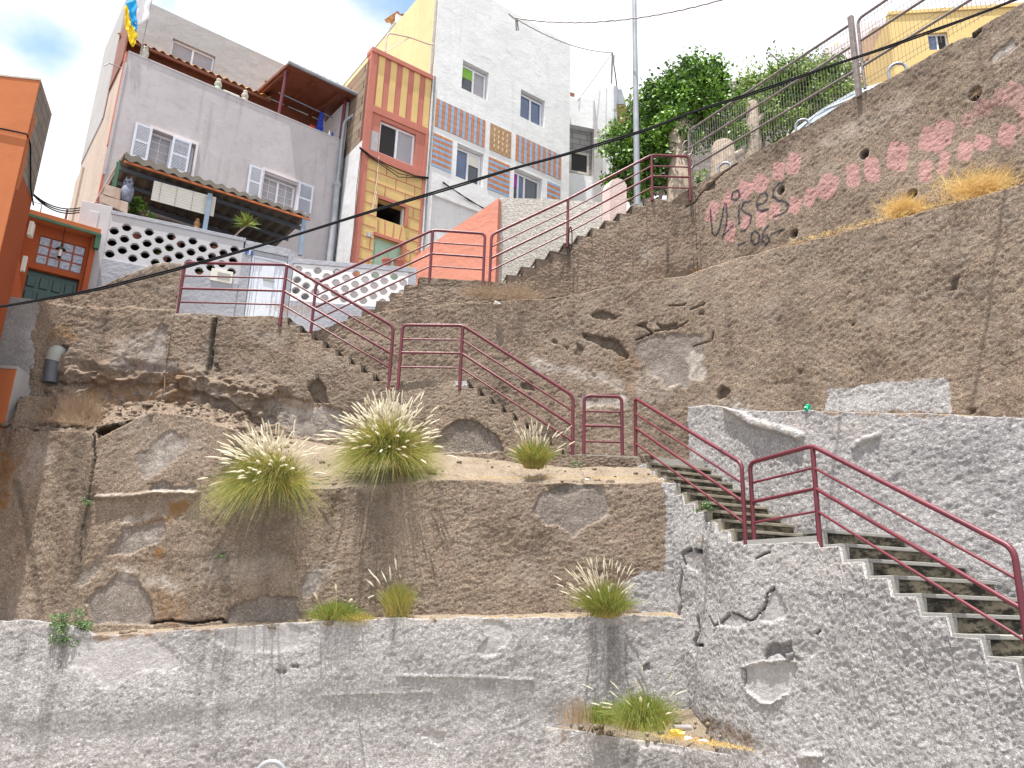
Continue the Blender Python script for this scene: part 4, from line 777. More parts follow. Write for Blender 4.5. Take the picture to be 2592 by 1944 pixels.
def window(par, pl, u0, u1, v0, v1, d, frame, glass, bars=(.5,), fw=.045, muntins=0, label=None, half=None, open_side=None):
    b = MB(); t = .05
    for x in (u0, u1 - fw): b.pbox(pl, x, x + fw, v0, v1, d - t, d)
    b.pbox(pl, u0 + fw, u1 - fw, v1 - fw, v1, d - t, d); b.pbox(pl, u0 + fw, u1 - fw, v0, v0 + fw, d - t, d)
    W_ = u1 - u0
    for q in bars: b.pbox(pl, u0 + W_ * q - fw * .55, u0 + W_ * q + fw * .55, v0 + fw, v1 - fw, d - t, d + .004)
    if muntins:
        for k in range(1, muntins): v = v0 + (v1 - v0) * k / muntins; b.pbox(pl, u0 + fw, u1 - fw, v - .006, v + .006, d - t + .004, d - .02)
        for q in (.25, .75): b.pbox(pl, u0 + W_ * q - .006, u0 + W_ * q + .006, v0 + fw, v1 - fw, d - t + .003, d - .022)
    w_ = b.build('window', frame, par, bevel=.004)
    if label: w_['label'] = label
    xs = [u0 + fw] + [u0 + W_ * q for q in bars] + [u1 - fw]
    for i, (a, c) in enumerate(zip(xs[:-1], xs[1:])):
        if open_side == i: continue
        g = MB(); dd = d - .03 - .006 * (i % 2); g.pbox(pl, a, c, v0 + fw, v1 - fw, dd - .006, dd); g.build('pane', glass[i % len(glass)] if isinstance(glass, list) else glass, w_)
    return w_
def dark_shell(par, pl, u0, u1, v0, v1, d0, d1):
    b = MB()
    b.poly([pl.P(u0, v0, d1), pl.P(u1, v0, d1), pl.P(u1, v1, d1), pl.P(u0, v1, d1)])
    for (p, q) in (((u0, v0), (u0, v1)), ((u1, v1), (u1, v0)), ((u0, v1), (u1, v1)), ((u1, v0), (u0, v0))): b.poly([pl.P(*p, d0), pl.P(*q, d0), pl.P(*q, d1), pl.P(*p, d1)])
    return b.build('dark_shell', M['dark'], par)  # near-black colour stands in for the unlit inside
def loc(pl, u, v, d=0): return pl.P(u, v, d)

# ------------------------------------------------ grey house no. 3
H3 = empty('grey_house', loc(G, -4.5, 6.2), 'lilac grey two storey house with white shutters and small figures on its parapet', 'house')
gL, gR, gT = -7.14, -1.98, 12.93
w1 = (-6.42, -5.47, 10.53, 11.30); w2 = (-3.90, -3.06, 10.53, 11.24)
b = MB(); facade(b, G, gL, gR, 6.2, gT, [w1, w2, (-6.95, -3.7, 6.3, 9.35)], .2); b.pbox(G, gL + .01, gR - .01, gT - .02, gT + .02, -.24, .012); b.pbox(G, gL - .02, gL + .03, 9.9, gT - .3, -.05, .02, 0)  # large lower opening added so the terrace turns dark
b.build('front_wall', M['greyhouse'], H3)
b = MB(); b.pbox(G, gL + .003, gL + .18, 6.2, gT - .03, -4.6, -.2); b.pbox(G, gL - .05, gL + .10, 6.2, gT - 1.2, -4.5, -3.6); b.build('side_wall', M['sidebrown'], H3)
b = MB(); b.pbox(G, gL - .035, gL + .0, 10.6, gT - .02, -.12, .01); b.pbox(G, gL - .02, gL + .02, 7, 10.6, -.1, .006); b.build('corner_strip', M['salmon'], H3)
b = MB(); b.pbox(G, gL + .18, gR - .05, 12.1, 12.25, -4.6, -.2); b.build('terrace_slab', M['paving'], H3)
dark_shell(H3, G, -6.95, -3.7, 6.3, 9.35, -.2, -2.5)  # near-black shell added behind the opening to darken the terrace
# upper storey
u2 = (-6.0, -4.93, 14.44, 15.13); u3 = (-3.6, -3.2, 14.75, 15.09)
b = MB(); facade(b, G, gL - .02, gR + .1, 12.25, 15.82, [u2, u3], .15, -1.9); b.pbox(G, gL - .02, gL + .12, 12.25, 15.8, -4.5, -2.06); b.pbox(G, gL + .1, gR + .1, 15.6, 15.7, -4.5, -2.06); b.build('upper_storey', M['greyupper'], H3)
b = MB(); b.pbox(G, gL - .01, gR + .08, 12.25, 14.52, -1.88, -1.82); b.pbox(G, gL - .03, gL + .005, 12.95, 14.5, -1.8, -.45); b.build('terrace_back_wall', M['soffit'], H3)
window(H3, G, *u2, -1.98, M['whiteframe'], M['frost']); window(H3, G, *u3, -1.98, M['whiteframe'], M['glass'], bars=())
# corrugated clay coloured eave
def corrug(b, A_, B_, n, amp, mi=0, th=.012, per=2):
    """sheet between line A (front) and line B (back), waves along the lines"""
    A0_, A1_ = map(np.array, A_); B0_, B1_ = map(np.array, B_); N = n * 8; top = []; 
    for i in range(N + 1):
        t = i / N; h = amp * abs(math.sin(math.pi * n * t)) ** .7 if per == 1 else amp * (.5 + .5 * math.cos(2 * math.pi * n * t))
        a = A0_ + (A1_ - A0_) * t; c = B0_ + (B1_ - B0_) * t; top.append((a + [0, 0, h], c + [0, 0, h]))
    for i in range(N):
        (a, c), (a2, c2) = top[i], top[i + 1]; dz = np.array([0, 0, th])
        b.poly([a, a2, c2, c], mi); b.poly([a - dz, c - dz, c2 - dz, a2 - dz], mi); b.poly([a - dz, a2 - dz, a2, a], mi); b.poly([c, c2, c2 - dz, c - dz], mi)
b = MB(); corrug(b, (G.P(-7.22, 14.26, -1.45), G.P(-3.5, 14.30, -1.45)), (G.P(-7.22, 14.52, -1.88), G.P(-3.5, 14.55, -1.88)), 19, .06); b.build('tiled_eave', M['tileroof'], H3)
b = MB(); b.pbox(G, -7.2, -3.5, 14.2, 14.26, -1.52, -1.46); b.build('eave_beam', M['soffit'], H3)
# raised porch roof at the right
b = MB(); b.hexa([G.P(-3.76, 14.16, .32), G.P(-1.7, 14.16, .32), G.P(-1.7, 14.24, .32), G.P(-3.76, 14.24, .32), G.P(-3.76, 14.60, -1.88), G.P(-1.7, 14.60, -1.88), G.P(-1.7, 14.68, -1.88), G.P(-3.76, 14.68, -1.88)])
for q in (-3.7, -3.0, -2.3, -1.75): b.hexa([G.P(q, 14.14, .08), G.P(q + .07, 14.14, .08), G.P(q + .07, 14.22, .08), G.P(q, 14.22, .08), G.P(q, 14.52, -1.88), G.P(q + .07, 14.52, -1.88), G.P(q + .07, 14.60, -1.88), G.P(q, 14.60, -1.88)])
b.build('porch_roof', M['soffit'], H3)
b = MB(); corrug(b, (G.P(-3.7, 14.26, .30), G.P(-1.72, 14.26, .30)), (G.P(-3.7, 14.70, -1.86), G.P(-1.72, 14.70, -1.86)), 11, .06); b.build('porch_tiles', M['tileroof'], H3)
b = MB(); b.tube([G.P(-3.78, 14.20, .36), G.P(-1.66, 14.18, .36)], .05, 8); b.build('gutter', M['galv'], H3, True)
b = MB(); b.tube([G.P(-3.70, 12.9, -.08), G.P(-3.68, 14.2, .02)], .045, 8); b.build('porch_post', M['maroon'], H3, True)
b = MB(); b.tube([G.P(-2.05, 12.9, -.08), G.P(-2.05, 14.2, -.02)], .045, 8); b.build('porch_post', M['maroon'], H3, True)
b = MB(); b.pbox(G, -2.0, -1.9, 12.2, 14.2, -1.8, -.1); b.build('porch_side_wall', M['whiteold'], H3)
b = MB(); b.tube([G.P(-3.6, 13.95, -.6), G.P(-2.1, 13.9, -.6)], .015, 6); b.build('clothes_rail', M['bluepost'], H3)
# windows and shutters
window(H3, G, *w1, -.12, M['whiteframe'], M['frost'], muntins=4); window(H3, G, *w2, -.12, M['whiteframe'], M['frost'], muntins=4)
for (a, c, v) in ((w1[0] - .02, w1[1] + .05, 11.38), (w2[0] - .03, w2[1] + .06, 11.37)):
    b = MB(); b.pbox(G, a, c, v - .07, v, .0, .035); b.pbox(G, a, a + .05, 10.48, v - .07, .0, .034); b.pbox(G, c - .05, c, 10.48, v - .07, 0, .034); b.pbox(G, a - .02, c + .02, 10.42, 10.48, 0, .07); b.build('window_surround', M['palefar'], H3)
def shutter(a, c, v0, v1, d):
    b = MB(); fw = .045; t = .03
    for x in (a, c - fw): b.pbox(G, x, x + fw, v0, v1, d, d + t)
    for v in (v0, (v0 + v1) / 2 - .02, v1 - fw): b.pbox(G, a + fw, c - fw, v, v + fw, d, d + t - .003)
    n = 22
    for k in range(n):
        v = v0 + fw + (v1 - v0 - 2 * fw) * (k + .5) / n; h = .011
        b.hexa([G.P(a + fw, v - h, d + t - .004), G.P(c - fw, v - h, d + t - .004), G.P(c - fw, v - h + .006, d + t - .004), G.P(a + fw, v - h + .006, d + t - .004), G.P(a + fw, v + h, d + .006), G.P(c - fw, v + h, d + .006), G.P(c - fw, v + h + .006, d + .006), G.P(a + fw, v + h + .006, d + .006)])
    b.build('shutter', M['shutter'], H3)
shutter(-6.74, -6.40, 10.48, 11.30, .045); shutter(-5.97, -5.58, 10.48, 11.29, .05)
shutter(-4.25, -3.93, 10.48, 11.30, .045); shutter(-3.04, -2.66, 10.50, 11.33, .05)
b = MB(); b.tube(rounded([G.P(-1.72, 14.18, .36), G.P(-1.72, 13.85, .30), G.P(-2.06, 13.45, .08), G.P(-2.06, 12.6, .06), G.P(-2.06, 11.6, .06)], .12), .045, 10); b.build('drainpipe', M['galv'], H3, True)
b = MB(); b.tube([G.P(-2.07, 11.65, .08), G.P(-2.05, 6.3, .08)], .075, 12); b.lathe(G.P(-2.07, 11.55, .08), [(.075, 0), (.095, .02), (.095, .08), (.06, .16)], 12)
b.build('drainpipe', M['pvc'], H3, True)
b = MB(); b.tube([G.P(-7.5, 12.55, -.3), G.P(-7.42, 12.66, -.3), G.P(-7.16, 12.66, -.3)], .012, 6); b.build('bracket', M['wire'], H3)
# figures on the parapet
def owl(p, h, mat, label, white=None, cat='statue', group=None):
    e = empty('owl_statue', p, label, cat, group)
    s_ = h / .6
    b = MB(); b.lathe(p, [(.10 * s_, 0), (.12 * s_, .03 * s_), (.13 * s_, .15 * s_), (.135 * s_, .25 * s_), (.115 * s_, .34 * s_), (.09 * s_, .39 * s_), (.10 * s_, .44 * s_), (.105 * s_, .49 * s_), (.07 * s_, .55 * s_), (.02 * s_, .57 * s_)], 12); b.build('body', mat, e, True)
    for q in (-1, 1):
        b = MB(); b.lathe((p[0] + q * .055 * s_, p[1] - .02 * s_, p[2] + .5 * s_), [(.035 * s_, 0), (.03 * s_, .05 * s_), (.004, .13 * s_)], 8); b.build('ear_tuft', mat, e, True)
        b = MB(); b.lathe((p[0] + q * .045 * s_ + .02 * s_, p[1] - .095 * s_, p[2] + .46 * s_), [(.0, -.02 * s_), (.025 * s_, 0), (.0, .02 * s_)], 8); b.build('eye', M['black'], e, True)
        b = MB(); b.lathe((p[0] + q * .12 * s_, p[1], p[2] + .1 * s_), [(.01, 0), (.035 * s_, .05 * s_), (.04 * s_, .18 * s_), (.01, .26 * s_)], 8); b.build('wing', mat, e, True)
    return e
owl(G.P(G.uv(Z1(935, 385))[0], gT + .02, -.1), .36, M['stone'], 'pale stone owl beside the flagpole at the parapet left end', cat='statue', group='small figures along the grey parapet')
def figure(p, h, label, group, mat1, mat2, name='figurine'):
    e = empty(name, p, label, 'statue', group); k = h / .32
    b = MB(); b.lathe(p, [(.08 * k, 0), (.085 * k, .04 * k), (.06 * k, .10 * k)], 10); b.build('base', mat2, e, True)
    b = MB(); b.lathe((p[0], p[1], p[2] + .09 * k), [(.06 * k, 0), (.085 * k, .05 * k), (.07 * k, .12 * k), (.03 * k, .14 * k)], 10); b.build('body', mat1, e, True)
    b = MB(); b.lathe((p[0], p[1], p[2] + .21 * k), [(.02 * k, 0), (.055 * k, .04 * k), (.05 * k, .08 * k), (.01, .11 * k)], 10); b.build('head', mat1, e, True); return e
figure(G.P(G.uv(Z1(1415, 588))[0], gT + .02, -.1), .33, 'cream figurine on a green base, middle one on the parapet', 'small figures along the grey parapet', M['stone'], M['mint'])
figure(G.P(G.uv(Z1(1590, 655))[0], gT + .02, -.1), .32, 'plain cream figurine nearest the porch on the parapet', 'small figures along the grey parapet', M['stone'], M['stone'])
b = MB(); b.pbox(G, G.uv(Z1(1450, 600))[0], G.uv(Z1(1555, 640))[0], gT + .02, gT + .09, -.2, -.05); tag(b.build('planter_box', M['cream'], bevel=.01), 'small cream planter box between the two parapet figurines', 'planter')
# laundry and bottles under the porch
b = MB(); p = G.P(G.uv(Z2(560, 720), -.5)[0], 13.9, -.5); u_ = G.uv(Z2(545, 800), -.5)[0]
for k in range(7): b.hexa([G.P(u_ - .05 - .018 * k, 13.86 - k * .12 - .12, -.5), G.P(u_ + .03 + .012 * k, 13.86 - k * .12 - .12, -.5 + .03 * (k % 2)), G.P(u_ + .03 + .010 * k, 13.86 - k * .12, -.5), G.P(u_ - .05 - .014 * k, 13.86 - k * .12, -.5), G.P(u_ - .05 - .018 * k, 13.74 - k * .12, -.55), G.P(u_ + .03 + .012 * k, 13.74 - k * .12, -.55), G.P(u_ + .03 + .010 * k, 13.86 - k * .12, -.55), G.P(u_ - .05 - .014 * k, 13.86 - k * .12, -.55)])
tag(b.build('hanging_cloth', M['bluecloth'], smooth=True), 'bright blue cloth hanging under the brown porch roof', 'laundry')
b = MB(); b.pbox(G, u_ - .28, u_ - .12, 12.9, 13.4, -.6, -.52); tag(b.build('hanging_cloth', M['redcloth'], bevel=.02), 'small red cloth beside the blue one under the porch', 'laundry')
for i, (px, m_, lb) in enumerate([((610, 860), 'whitepaint', 'white bottle standing on the parapet near the drainpipe'), ((630, 875), 'bluecloth', 'blue bottle standing on the parapet near the drainpipe')]):
    p = G.P(G.uv(Z2(*px))[0], gT + .02, -.12); b = MB(); b.lathe(p, [(.03, 0), (.032, .12), (.015, .17), (.012, .21)], 8); tag(b.build('bottle', M[m_], smooth=True), lb, 'bottle')

# flag on its pole
uF, vF = G.uv(Z1(905, 370), -.05); FL_ = empty('flag', G.P(uF, gT, -.05), 'white, blue and yellow flag on a pole at the left corner of the parapet', 'flag')
b = MB(); b.tube([G.P(uF, gT, -.05), G.P(uF + .02, gT + 1.9, -.05)], .012, 6); b.build('flagpole', M['wire'], FL_)
def cloth(name, q, mat, par, n=12):
    """q: 4 pixel corners (top-left, top-right, bottom-right, bottom-left) hung near the facade, rippled"""
    C_ = [np.array(G.P(*G.uv(Z1(*p), .05), .05)) for p in q]; b = MB(); V = []
    for i in range(n + 1):
        for j in range(n + 1):
            s_, t_ = i / n, j / n; p = (C_[0] * (1 - s_) + C_[1] * s_) * (1 - t_) + (C_[3] * (1 - s_) + C_[2] * s_) * t_
            p = p + np.array([*(G.n * (.025 * math.sin(7 * s_ + 3 * t_) + .012 * math.sin(13 * t_ + 3 * s_))), 0]) + np.array([*(G.u * .012 * math.sin(7 * t_)), 0]); V.append(tuple(p))
    b.v = V; w_ = n + 1
    for i in range(n):
        for j in range(n): b.f.append((i * w_ + j, (i + 1) * w_ + j, (i + 1) * w_ + j + 1, i * w_ + j + 1)); b.m.append(0)
    o = b.build(name, mat, par, True); sm = o.modifiers.new('Solidify', 'SOLIDIFY'); sm.thickness = .004; return o
cloth('white_stripe', [(878, -10), (990, -70), (965, 125), (888, 165)], M['flagw'], FL_)
cloth('blue_stripe', [(812, 20), (880, -12), (890, 165), (850, 130)], M['flagb'], FL_); cloth('blue_stripe', [(850, 128), (889, 163), (885, 215), (845, 165)], M['flagb'], FL_, 8)
cloth('yellow_stripe', [(803, 55), (818, 30), (852, 168), (812, 190)], M['flagy'], FL_); cloth('yellow_stripe', [(812, 188), (856, 168), (892, 222), (845, 290)], M['flagy'], FL_, 8); cloth('yellow_stripe', [(843, 288), (890, 222), (880, 280), (858, 305)], M['flagy'], FL_, 6)

# ------------------------------------------------ terrace wall with pierced blocks, canopy
TW = empty('terrace_wall', T.P(-3.4, 6.2), 'grey and white pierced block wall with a pale blue metal door, number 3', 'wall')
def pierced(pl, u0, u1, v0, v1, pw, ph, a0, c0, mat, th=.09, off=0.0, par=TW, seed=0):
    """panel of pierced blocks: quatrefoil holes on a staggered grid"""
    b = MB(); rs = random.Random(seed); cols = int(math.ceil((u1 - u0) / pw)); NB = 24
    for i in range(cols):
        x0, x1 = u0 + i * pw, min(u1, u0 + (i + 1) * pw)
        st = (i + a0) % 2 * ph * .5; v = v0 - (ph - st if st else 0)
        while v < v1 - 1e-6:
            y0, y1 = max(v, v0), min(v + ph, v1)
            if y1 - y0 > ph * .93 and x1 - x0 > pw * .93:
                cx, cy = (x0 + x1) / 2, v + ph / 2; inner = []; outer = []
                for k in range(NB):
                    q = 2 * math.pi * k / NB; cq, sq = math.cos(q), math.sin(q); r = .080
                    if abs(sq) < .22: r = .097
                    inner.append((cx + r * cq, cy + r * sq)); m = max(abs(cq) / (pw / 2), abs(sq) / (ph / 2)); outer.append((cx + cq / m, cy + sq / m))
                for k in range(NB):
                    k2 = (k + 1) % NB; b.poly([pl.P(*outer[k], off), pl.P(*outer[k2], off), pl.P(*inner[k2], off), pl.P(*inner[k], off)]); b.poly([pl.P(*inner[k], off), pl.P(*inner[k2], off), pl.P(*inner[k2], off - th), pl.P(*inner[k], off - th)])
                    b.poly([pl.P(*outer[k], off - th), pl.P(*inner[k], off - th), pl.P(*inner[k2], off - th), pl.P(*outer[k2], off - th)])
                # corner fillers
                for sx in (x0, x1):
                    for sy in (y0, y1):
                        near = sorted(range(NB), key=lambda k: (outer[k][0] - sx) ** 2 + (outer[k][1] - sy) ** 2)[:2]
                        b.poly([pl.P(sx, sy, off), pl.P(*outer[near[0]], off), pl.P(*outer[near[1]], off)]); b.poly([pl.P(sx, sy, off - th), pl.P(*outer[near[0]], off - th), pl.P(*outer[near[1]], off - th)])
            elif y1 > y0: b.pbox(pl, x0, x1, y0, y1, off - th, off)
            v += ph
    return b.build('pierced_panel', mat, par)
# parts of the left section
b = MB(); b.pbox(T, -3.95, -3.42, 5.8, 8.78, -.16, .0); b.pbox(T, -3.80, -3.62, 7.9, 8.6, -.1, .018); b.build('pillar', M['lattice'], TW, bevel=.01)
b = MB(); b.pbox(T, -3.42, -.93, 8.62, 8.70, -.17, .02); b.pbox(T, -.93, -.02, 8.48, 8.66, -.17, .015); b.build('coping', M['greypaint'], TW, bevel=.008)
pierced(T, -3.42, -.96, 7.68, 8.62, .2, .243, 0, 0, M['lattice'])
b = MB(); b.pbox(T, -3.42, -.96, 5.8, 7.68, -.16, .03); b.pbox(T, -.96, -.77, 5.8, 8.48, -.16, .012); b.build('base_wall', M['greypaint'], TW, bevel=.008)
b = MB(); b.pbox(T, -.77, -.05, 8.38, 8.47, -.16, .0); b.pbox(T, -.05, .06, 5.8, 8.62, -.17, .03); b.build('base_wall', M['greypaint'], TW)
dr = MB(); dr.pbox(T, -.76, -.06, 6.35, 8.38, -.08, -.04)
for x in (-.70, -.62, -.22, -.14): dr.pbox(T, x, x + .025, 6.4, 8.33, -.04, -.025)
dr.pbox(T, -.76, -.72, 6.35, 8.38, -.04, -.01); dr.pbox(T, -.10, -.06, 6.35, 8.38, -.04, -.01); dr.pbox(T, -.72, -.10, 8.33, 8.38, -.04, -.01)
dr.pbox(T, -.54, -.29, 6.5, 8.25, -.04, -.018)
DO = dr.build('door', M['whitemetal'], TW, bevel=.004)
u_, v_ = T.uv(B1(1740, 528)); b = MB(); b.pbox(T, u_ - .11, u_ + .11, v_ - .035, v_ + .035, -.018, .0); b.build('letter_slot', M['greyplate'], DO)
u0_, v1_ = T.uv(B1(1590, 340)); u1_, v0_ = T.uv(B1(1638, 378)); b = MB(); b.pbox(T, u0_, u1_, v0_, v1_, .012, .02); NP = b.build('number_plate', M['blueplate'], TW)
def text(s_, pl, u, v, size, d, mat, par, name='lettering'):
    c = bpy.data.curves.new(name, 'FONT'); c.body = s_; c.size = size; c.align_x = 'CENTER'; c.align_y = 'CENTER'; c.extrude = .002; c.materials.append(mat)
    o = bpy.data.objects.new(name, c); COL.objects.link(o); un = Vector((*pl.u, 0)); zz = Vector((0, 0, 1)); nn = un.cross(zz)
    mw = Matrix((un, zz, nn)).transposed().to_4x4(); mw.translation = Vector(pl.P(u, v, d))
    dg = bpy.context.evaluated_depsgraph_get(); me = bpy.data.meshes.new_from_object(o.evaluated_get(dg)); bpy.data.objects.remove(o); me.transform(mw)
    return link(name, me, mat if not me.materials else [], par)
text('3', T, (u0_ + u1_) / 2, (v0_ + v1_) / 2, .15, .022, M['whitepaint'], NP, 'numeral')
# right section
LAT2 = 2.62
b = MB(); b.pbox(T2, .03, LAT2, 8.36, 8.47, -.17, .02); b.build('coping', M['greypaint'], TW, bevel=.008)
pierced(T2, .05, .05 + .2 * 12, 7.52, 8.36, .2, .24, 1, 0, M['latticew'], seed=4)
b = MB(); b.pbox(T2, .05, LAT2, 5.8, 7.52, -.16, .03); b.pbox(T2, .05 + 2.4, LAT2, 7.52, 8.36, -.16, .012); b.build('base_wall', M['greypaint'], TW, bevel=.008)
u0_, v1_ = T.uv(B1(1372, 462)); u1_, v0_ = T.uv(B1(1500, 565)); MBX = empty('meter_box', T.P(u0_, v0_), 'white meter box fixed on the pierced wall beside the pale blue door', 'meter box')
b = MB(); b.pbox(T, u0_, u1_, v0_, v1_, .0, .05); b.build('case', M['cream'], MBX, bevel=.006); b = MB(); b.pbox(T, u0_ + .12, u1_ - .05, v0_ + .06, v1_ - .06, .05, .056); b.build('cover', M['greyplate'], MBX)
# pinkish block parapet stub on the left pillar
BS = empty('parapet_stub', T.P(-3.7, 8.7), 'pinkish stepped block stub at the left end of the terrace wall', 'wall')
for q in ([(180, 510), (580, 620), (560, 775), (175, 600)], [(262, 368), (480, 430), (460, 585), (230, 505)]):
    b = MB(); pts = [T.uv(E2(*p), -.02) for p in q]; b.prism(T, pts[::-1], -.26, -.02); b.build('block', M['sidebrown'], BS, bevel=.006)
# canopy
CA = empty('canopy', T.P(-3.38, 8.7), 'grey-brown corrugated canopy over the terrace of the grey house', 'canopy')
cA, cB = np.array(T.P(-3.38, 9.93)), np.array(T.P(.30, 9.51)); cC, cD = np.array(G.P(-7.05, 9.50)), np.array(G.P(-3.38, 9.46))
b = MB(); corrug(b, (cA, cB), (cC, cD), 16, .055); N_ = 16 * 8
for i in range(N_):
    t_, t2_ = i / N_, (i + 1) / N_; h_, h2_ = [.055 * (.5 + .5 * math.cos(2 * math.pi * 16 * q)) for q in (t_, t2_)]; a_, c_ = cA + (cB - cA) * t_, cA + (cB - cA) * t2_; o_ = np.array([*(T.n * .03), 0])
    b.poly([a_ + o_ + [0, 0, h_ - .13 + .08 * t_], c_ + o_ + [0, 0, h2_ - .13 + .08 * t2_], c_ + o_ * .6 + [0, 0, h2_ + .02], a_ + o_ * .6 + [0, 0, h_ + .02]])
b.build('corrugated_sheet', M['corrug'], CA)
b = MB(); b.pbox(T, -3.38, .30, 0, .001, 0, .001) if False else b.hexa([tuple(cA + [0, 0, -.15]), tuple(cB + [0, 0, -.075]), tuple(cB + [0, 0, -.04]), tuple(cA + [0, 0, -.115])] + [tuple(q + [*(-T.n * .04), z]) for q, z in ((cA, -.15), (cB, -.075), (cB, -.04), (cA, -.115))]); b.build('front_trim', M['terracotta'], CA)
b = MB()
for k in (.25, .6, .95): 
    a = cA + (cC - cA) * k; c = cB + (cD - cB) * k; dz = np.array([0, 0, -.10]); dd = np.array([*(-T.n * .06), 0]); b.hexa([a + dz, c + dz, c + dz * .2, a + dz * .2, a + dz + dd, c + dz + dd, c + dz * .2 + dd, a + dz * .2 + dd])
b.build('beam', M['pvcdark'], CA)
b = MB(); b.tube([tuple(cA + [-.03, 0, .04]), tuple(at(E2(130, 600), 13.75))], .022, 8); b.build('edge_pipe', M['beige'], CA, True)
for (q0, q1) in ((Z1(1325, 1497), Z1(1362, 1258)), (Z1(1945, 1650), Z1(1965, 1412))):
    (ua, va), (ub, vb) = T.uv(q0, -.05), T.uv(q1, -.05); b = MB(); b.pbox(T, ua - .045, ua + .045, va - .02, vb, -.09, -.01); b.build('canopy_post', M['bluepost'], CA, bevel=.004)
for px in ((1620 / 5.53,),): pass
q = T.uv(E2(430, 200), -.08); b = MB(); b.pbox(T, q[0] - .02, q[0] + .02, 9.0, 9.86, -.1, -.06); b.pbox(T, q[0] - .05, q[0] - .02, 9.25, 9.8, -.085, -.08); b.build('side_screen', M['greentrim'], CA)
# roller blind
u0_, v1_ = T.uv(Z1(1000, 1152)); u1_ = T.uv(Z1(1405, 1262))[0]; vb0 = T.uv(Z1(975, 1277))[1]; vb1 = T.uv(Z1(1385, 1388))[1]; vt1 = T.uv(Z1(1405, 1262))[1]
BL = empty('blind', T.P(u0_, vb0, -.12), 'cream slatted roller blind hanging under the front of the canopy', 'blind')
b = MB(); n = 16
for k in range(n):
    a0_, a1_ = k / n, (k + .88) / n; L = lambda a, l: (v1_ + (vb0 - v1_) * a) if l else (vt1 + (vb1 - vt1) * a)
    b.prism(T, [(u0_, L(a1_, 1)), (u1_, L(a1_, 0)), (u1_, L(a0_, 0)), (u0_, L(a0_, 1))], -.135, -.12 + .004 * (k % 2))
b.build('slats', M['cream'], BL)
for q in (.12, .37, .63, .88):
    b = MB(); uu = u0_ + (u1_ - u0_) * q; b.tube([T.P(uu, v1_ + (vt1 - v1_) * q, -.11), T.P(uu, vb0 + (vb1 - vb0) * q, -.11)], .005, 5); b.build('cord', M['greyplate'], BL)
# things on the terrace
p = np.array(T.P(*T.uv(E2(535, 610), -.15), -.15)); owl(tuple(p), .52, M['owlgrey'], 'blue-grey owl statue standing in the dark of the terrace')
p = T.P(*T.uv(E2(1530, 1000), -.14), -.14); figure(tuple(np.array(p)), .25, 'rusty brown figurine on the terrace wall beside the blue-grey canopy post', 'figurines on the terrace', M['brownorn'], M['brownorn'])

# ------------------------------------------------ salmon and yellow narrow house no. 5
H5 = empty('narrow_house', S.P(0, 6.2), 'narrow salmon and yellow house with painted stripes and brick pattern, number 5', 'house')
sL, sR = -.90, .885; sw = (-.48, .54, 12.32, 13.25); sl = (-.37, .39, 10.56, 11.07); sdr = (-.38, .39, 8.0, 10.06)
b = MB(); facade(b, S, sL, sR, 6.2, 12.2, [sl, sdr], .22, -.03); b.build('lower_front', M['yellow'], H5)
b = MB(); facade(b, S, sL, sR, 12.2, 15.12, [sw], .2, -.03); b.build('upper_front', M['salmon'], H5)
b = MB()   # salmon trims
b.pbox(S, sL - .01, sL + .17, 6.2, 12.2, -.06, .0); b.pbox(S, sR - .07, sR, 6.2, 12.2, -.06, .0); b.pbox(S, sL - .01, sR, 12.06, 12.26, -.06, .012)
b.pbox(S, sL - .01, sL + .17, 12.26, 15.1, -.06, .0); b.pbox(S, sR - .08, sR, 12.26, 13.4, -.06, .0); b.pbox(S, sL - .012, sR + .005, 15.06, 15.19, -.3, .03); b.pbox(S, sL + .17, sR, 13.36, 13.56, -.06, .001)
for (a, c, v0_, v1_) in ((sl[0] - .0, sl[1] + .09, sl[3], sl[3] + .07), (sl[1], sl[1] + .09, sl[2], sl[3]), (sdr[0] - .03, sdr[1] + .09, sdr[3], sdr[3] + .09), (sdr[1], sdr[1] + .09, 8, sdr[3])): b.pbox(S, a, c, v0_, v1_, -.06, .002)
b.build('salmon_trim', M['salmon'], H5, bevel=.004)
b = MB(); x0, x1 = sL + .17, sR - .02
for k in range(9):
    a = x0 + .05 + (x1 - x0 - .05) * k / 9
    if k % 2 == 0: b.pbox(S, a, a + (x1 - x0 - .05) / 9, 13.56, 15.06, -.06, -.018)
b.build('yellow_stripes', M['yellow'], H5)
b = MB(); ws = .022     # painted courses: salmon joints between yellow blocks
yb = [12.06 - .30 * k for k in range(0, 14)]
def clear(u0_, u1_, v): 
    segs = [(u0_, u1_)]
    for (a, c, v0_, v1_) in (sl, (sl[0], sl[1] + .09, 10.13, sl[3] + .08), (sdr[0], sdr[1] + .09, 8, 10.15)):
        if v0_ - .01 < v < v1_ + .01:
            n_ = []
            for s0_, s1_ in segs:
                if s0_ < a: n_.append((s0_, min(s1_, a)))
                if s1_ > c: n_.append((max(s0_, c), s1_))
            segs = n_
    return segs
for k, v in enumerate(yb[1:], 1):
    for a, c in clear(sL + .17, sR - .07, v): b.pbox(S, a, c, v - ws / 2, v + ws / 2, -.04, -.024)
for k in range(len(yb) - 1):
    vm = (yb[k] + yb[k + 1]) / 2
    for u_ in ([-.2, .36] if k % 2 == 0 else [-.47, .08, .62]):
        if 10.13 < vm < 10.6: u_ = None
        if u_ is not None and clear(u_ - .001, u_ + .001, vm) and not (sl[0] - .05 < u_ < sl[1] + .1 and vm < 11.2): b.pbox(S, u_ - ws / 2, u_ + ws / 2, yb[k + 1] + ws / 2, yb[k] - ws / 2, -.04, -.024)
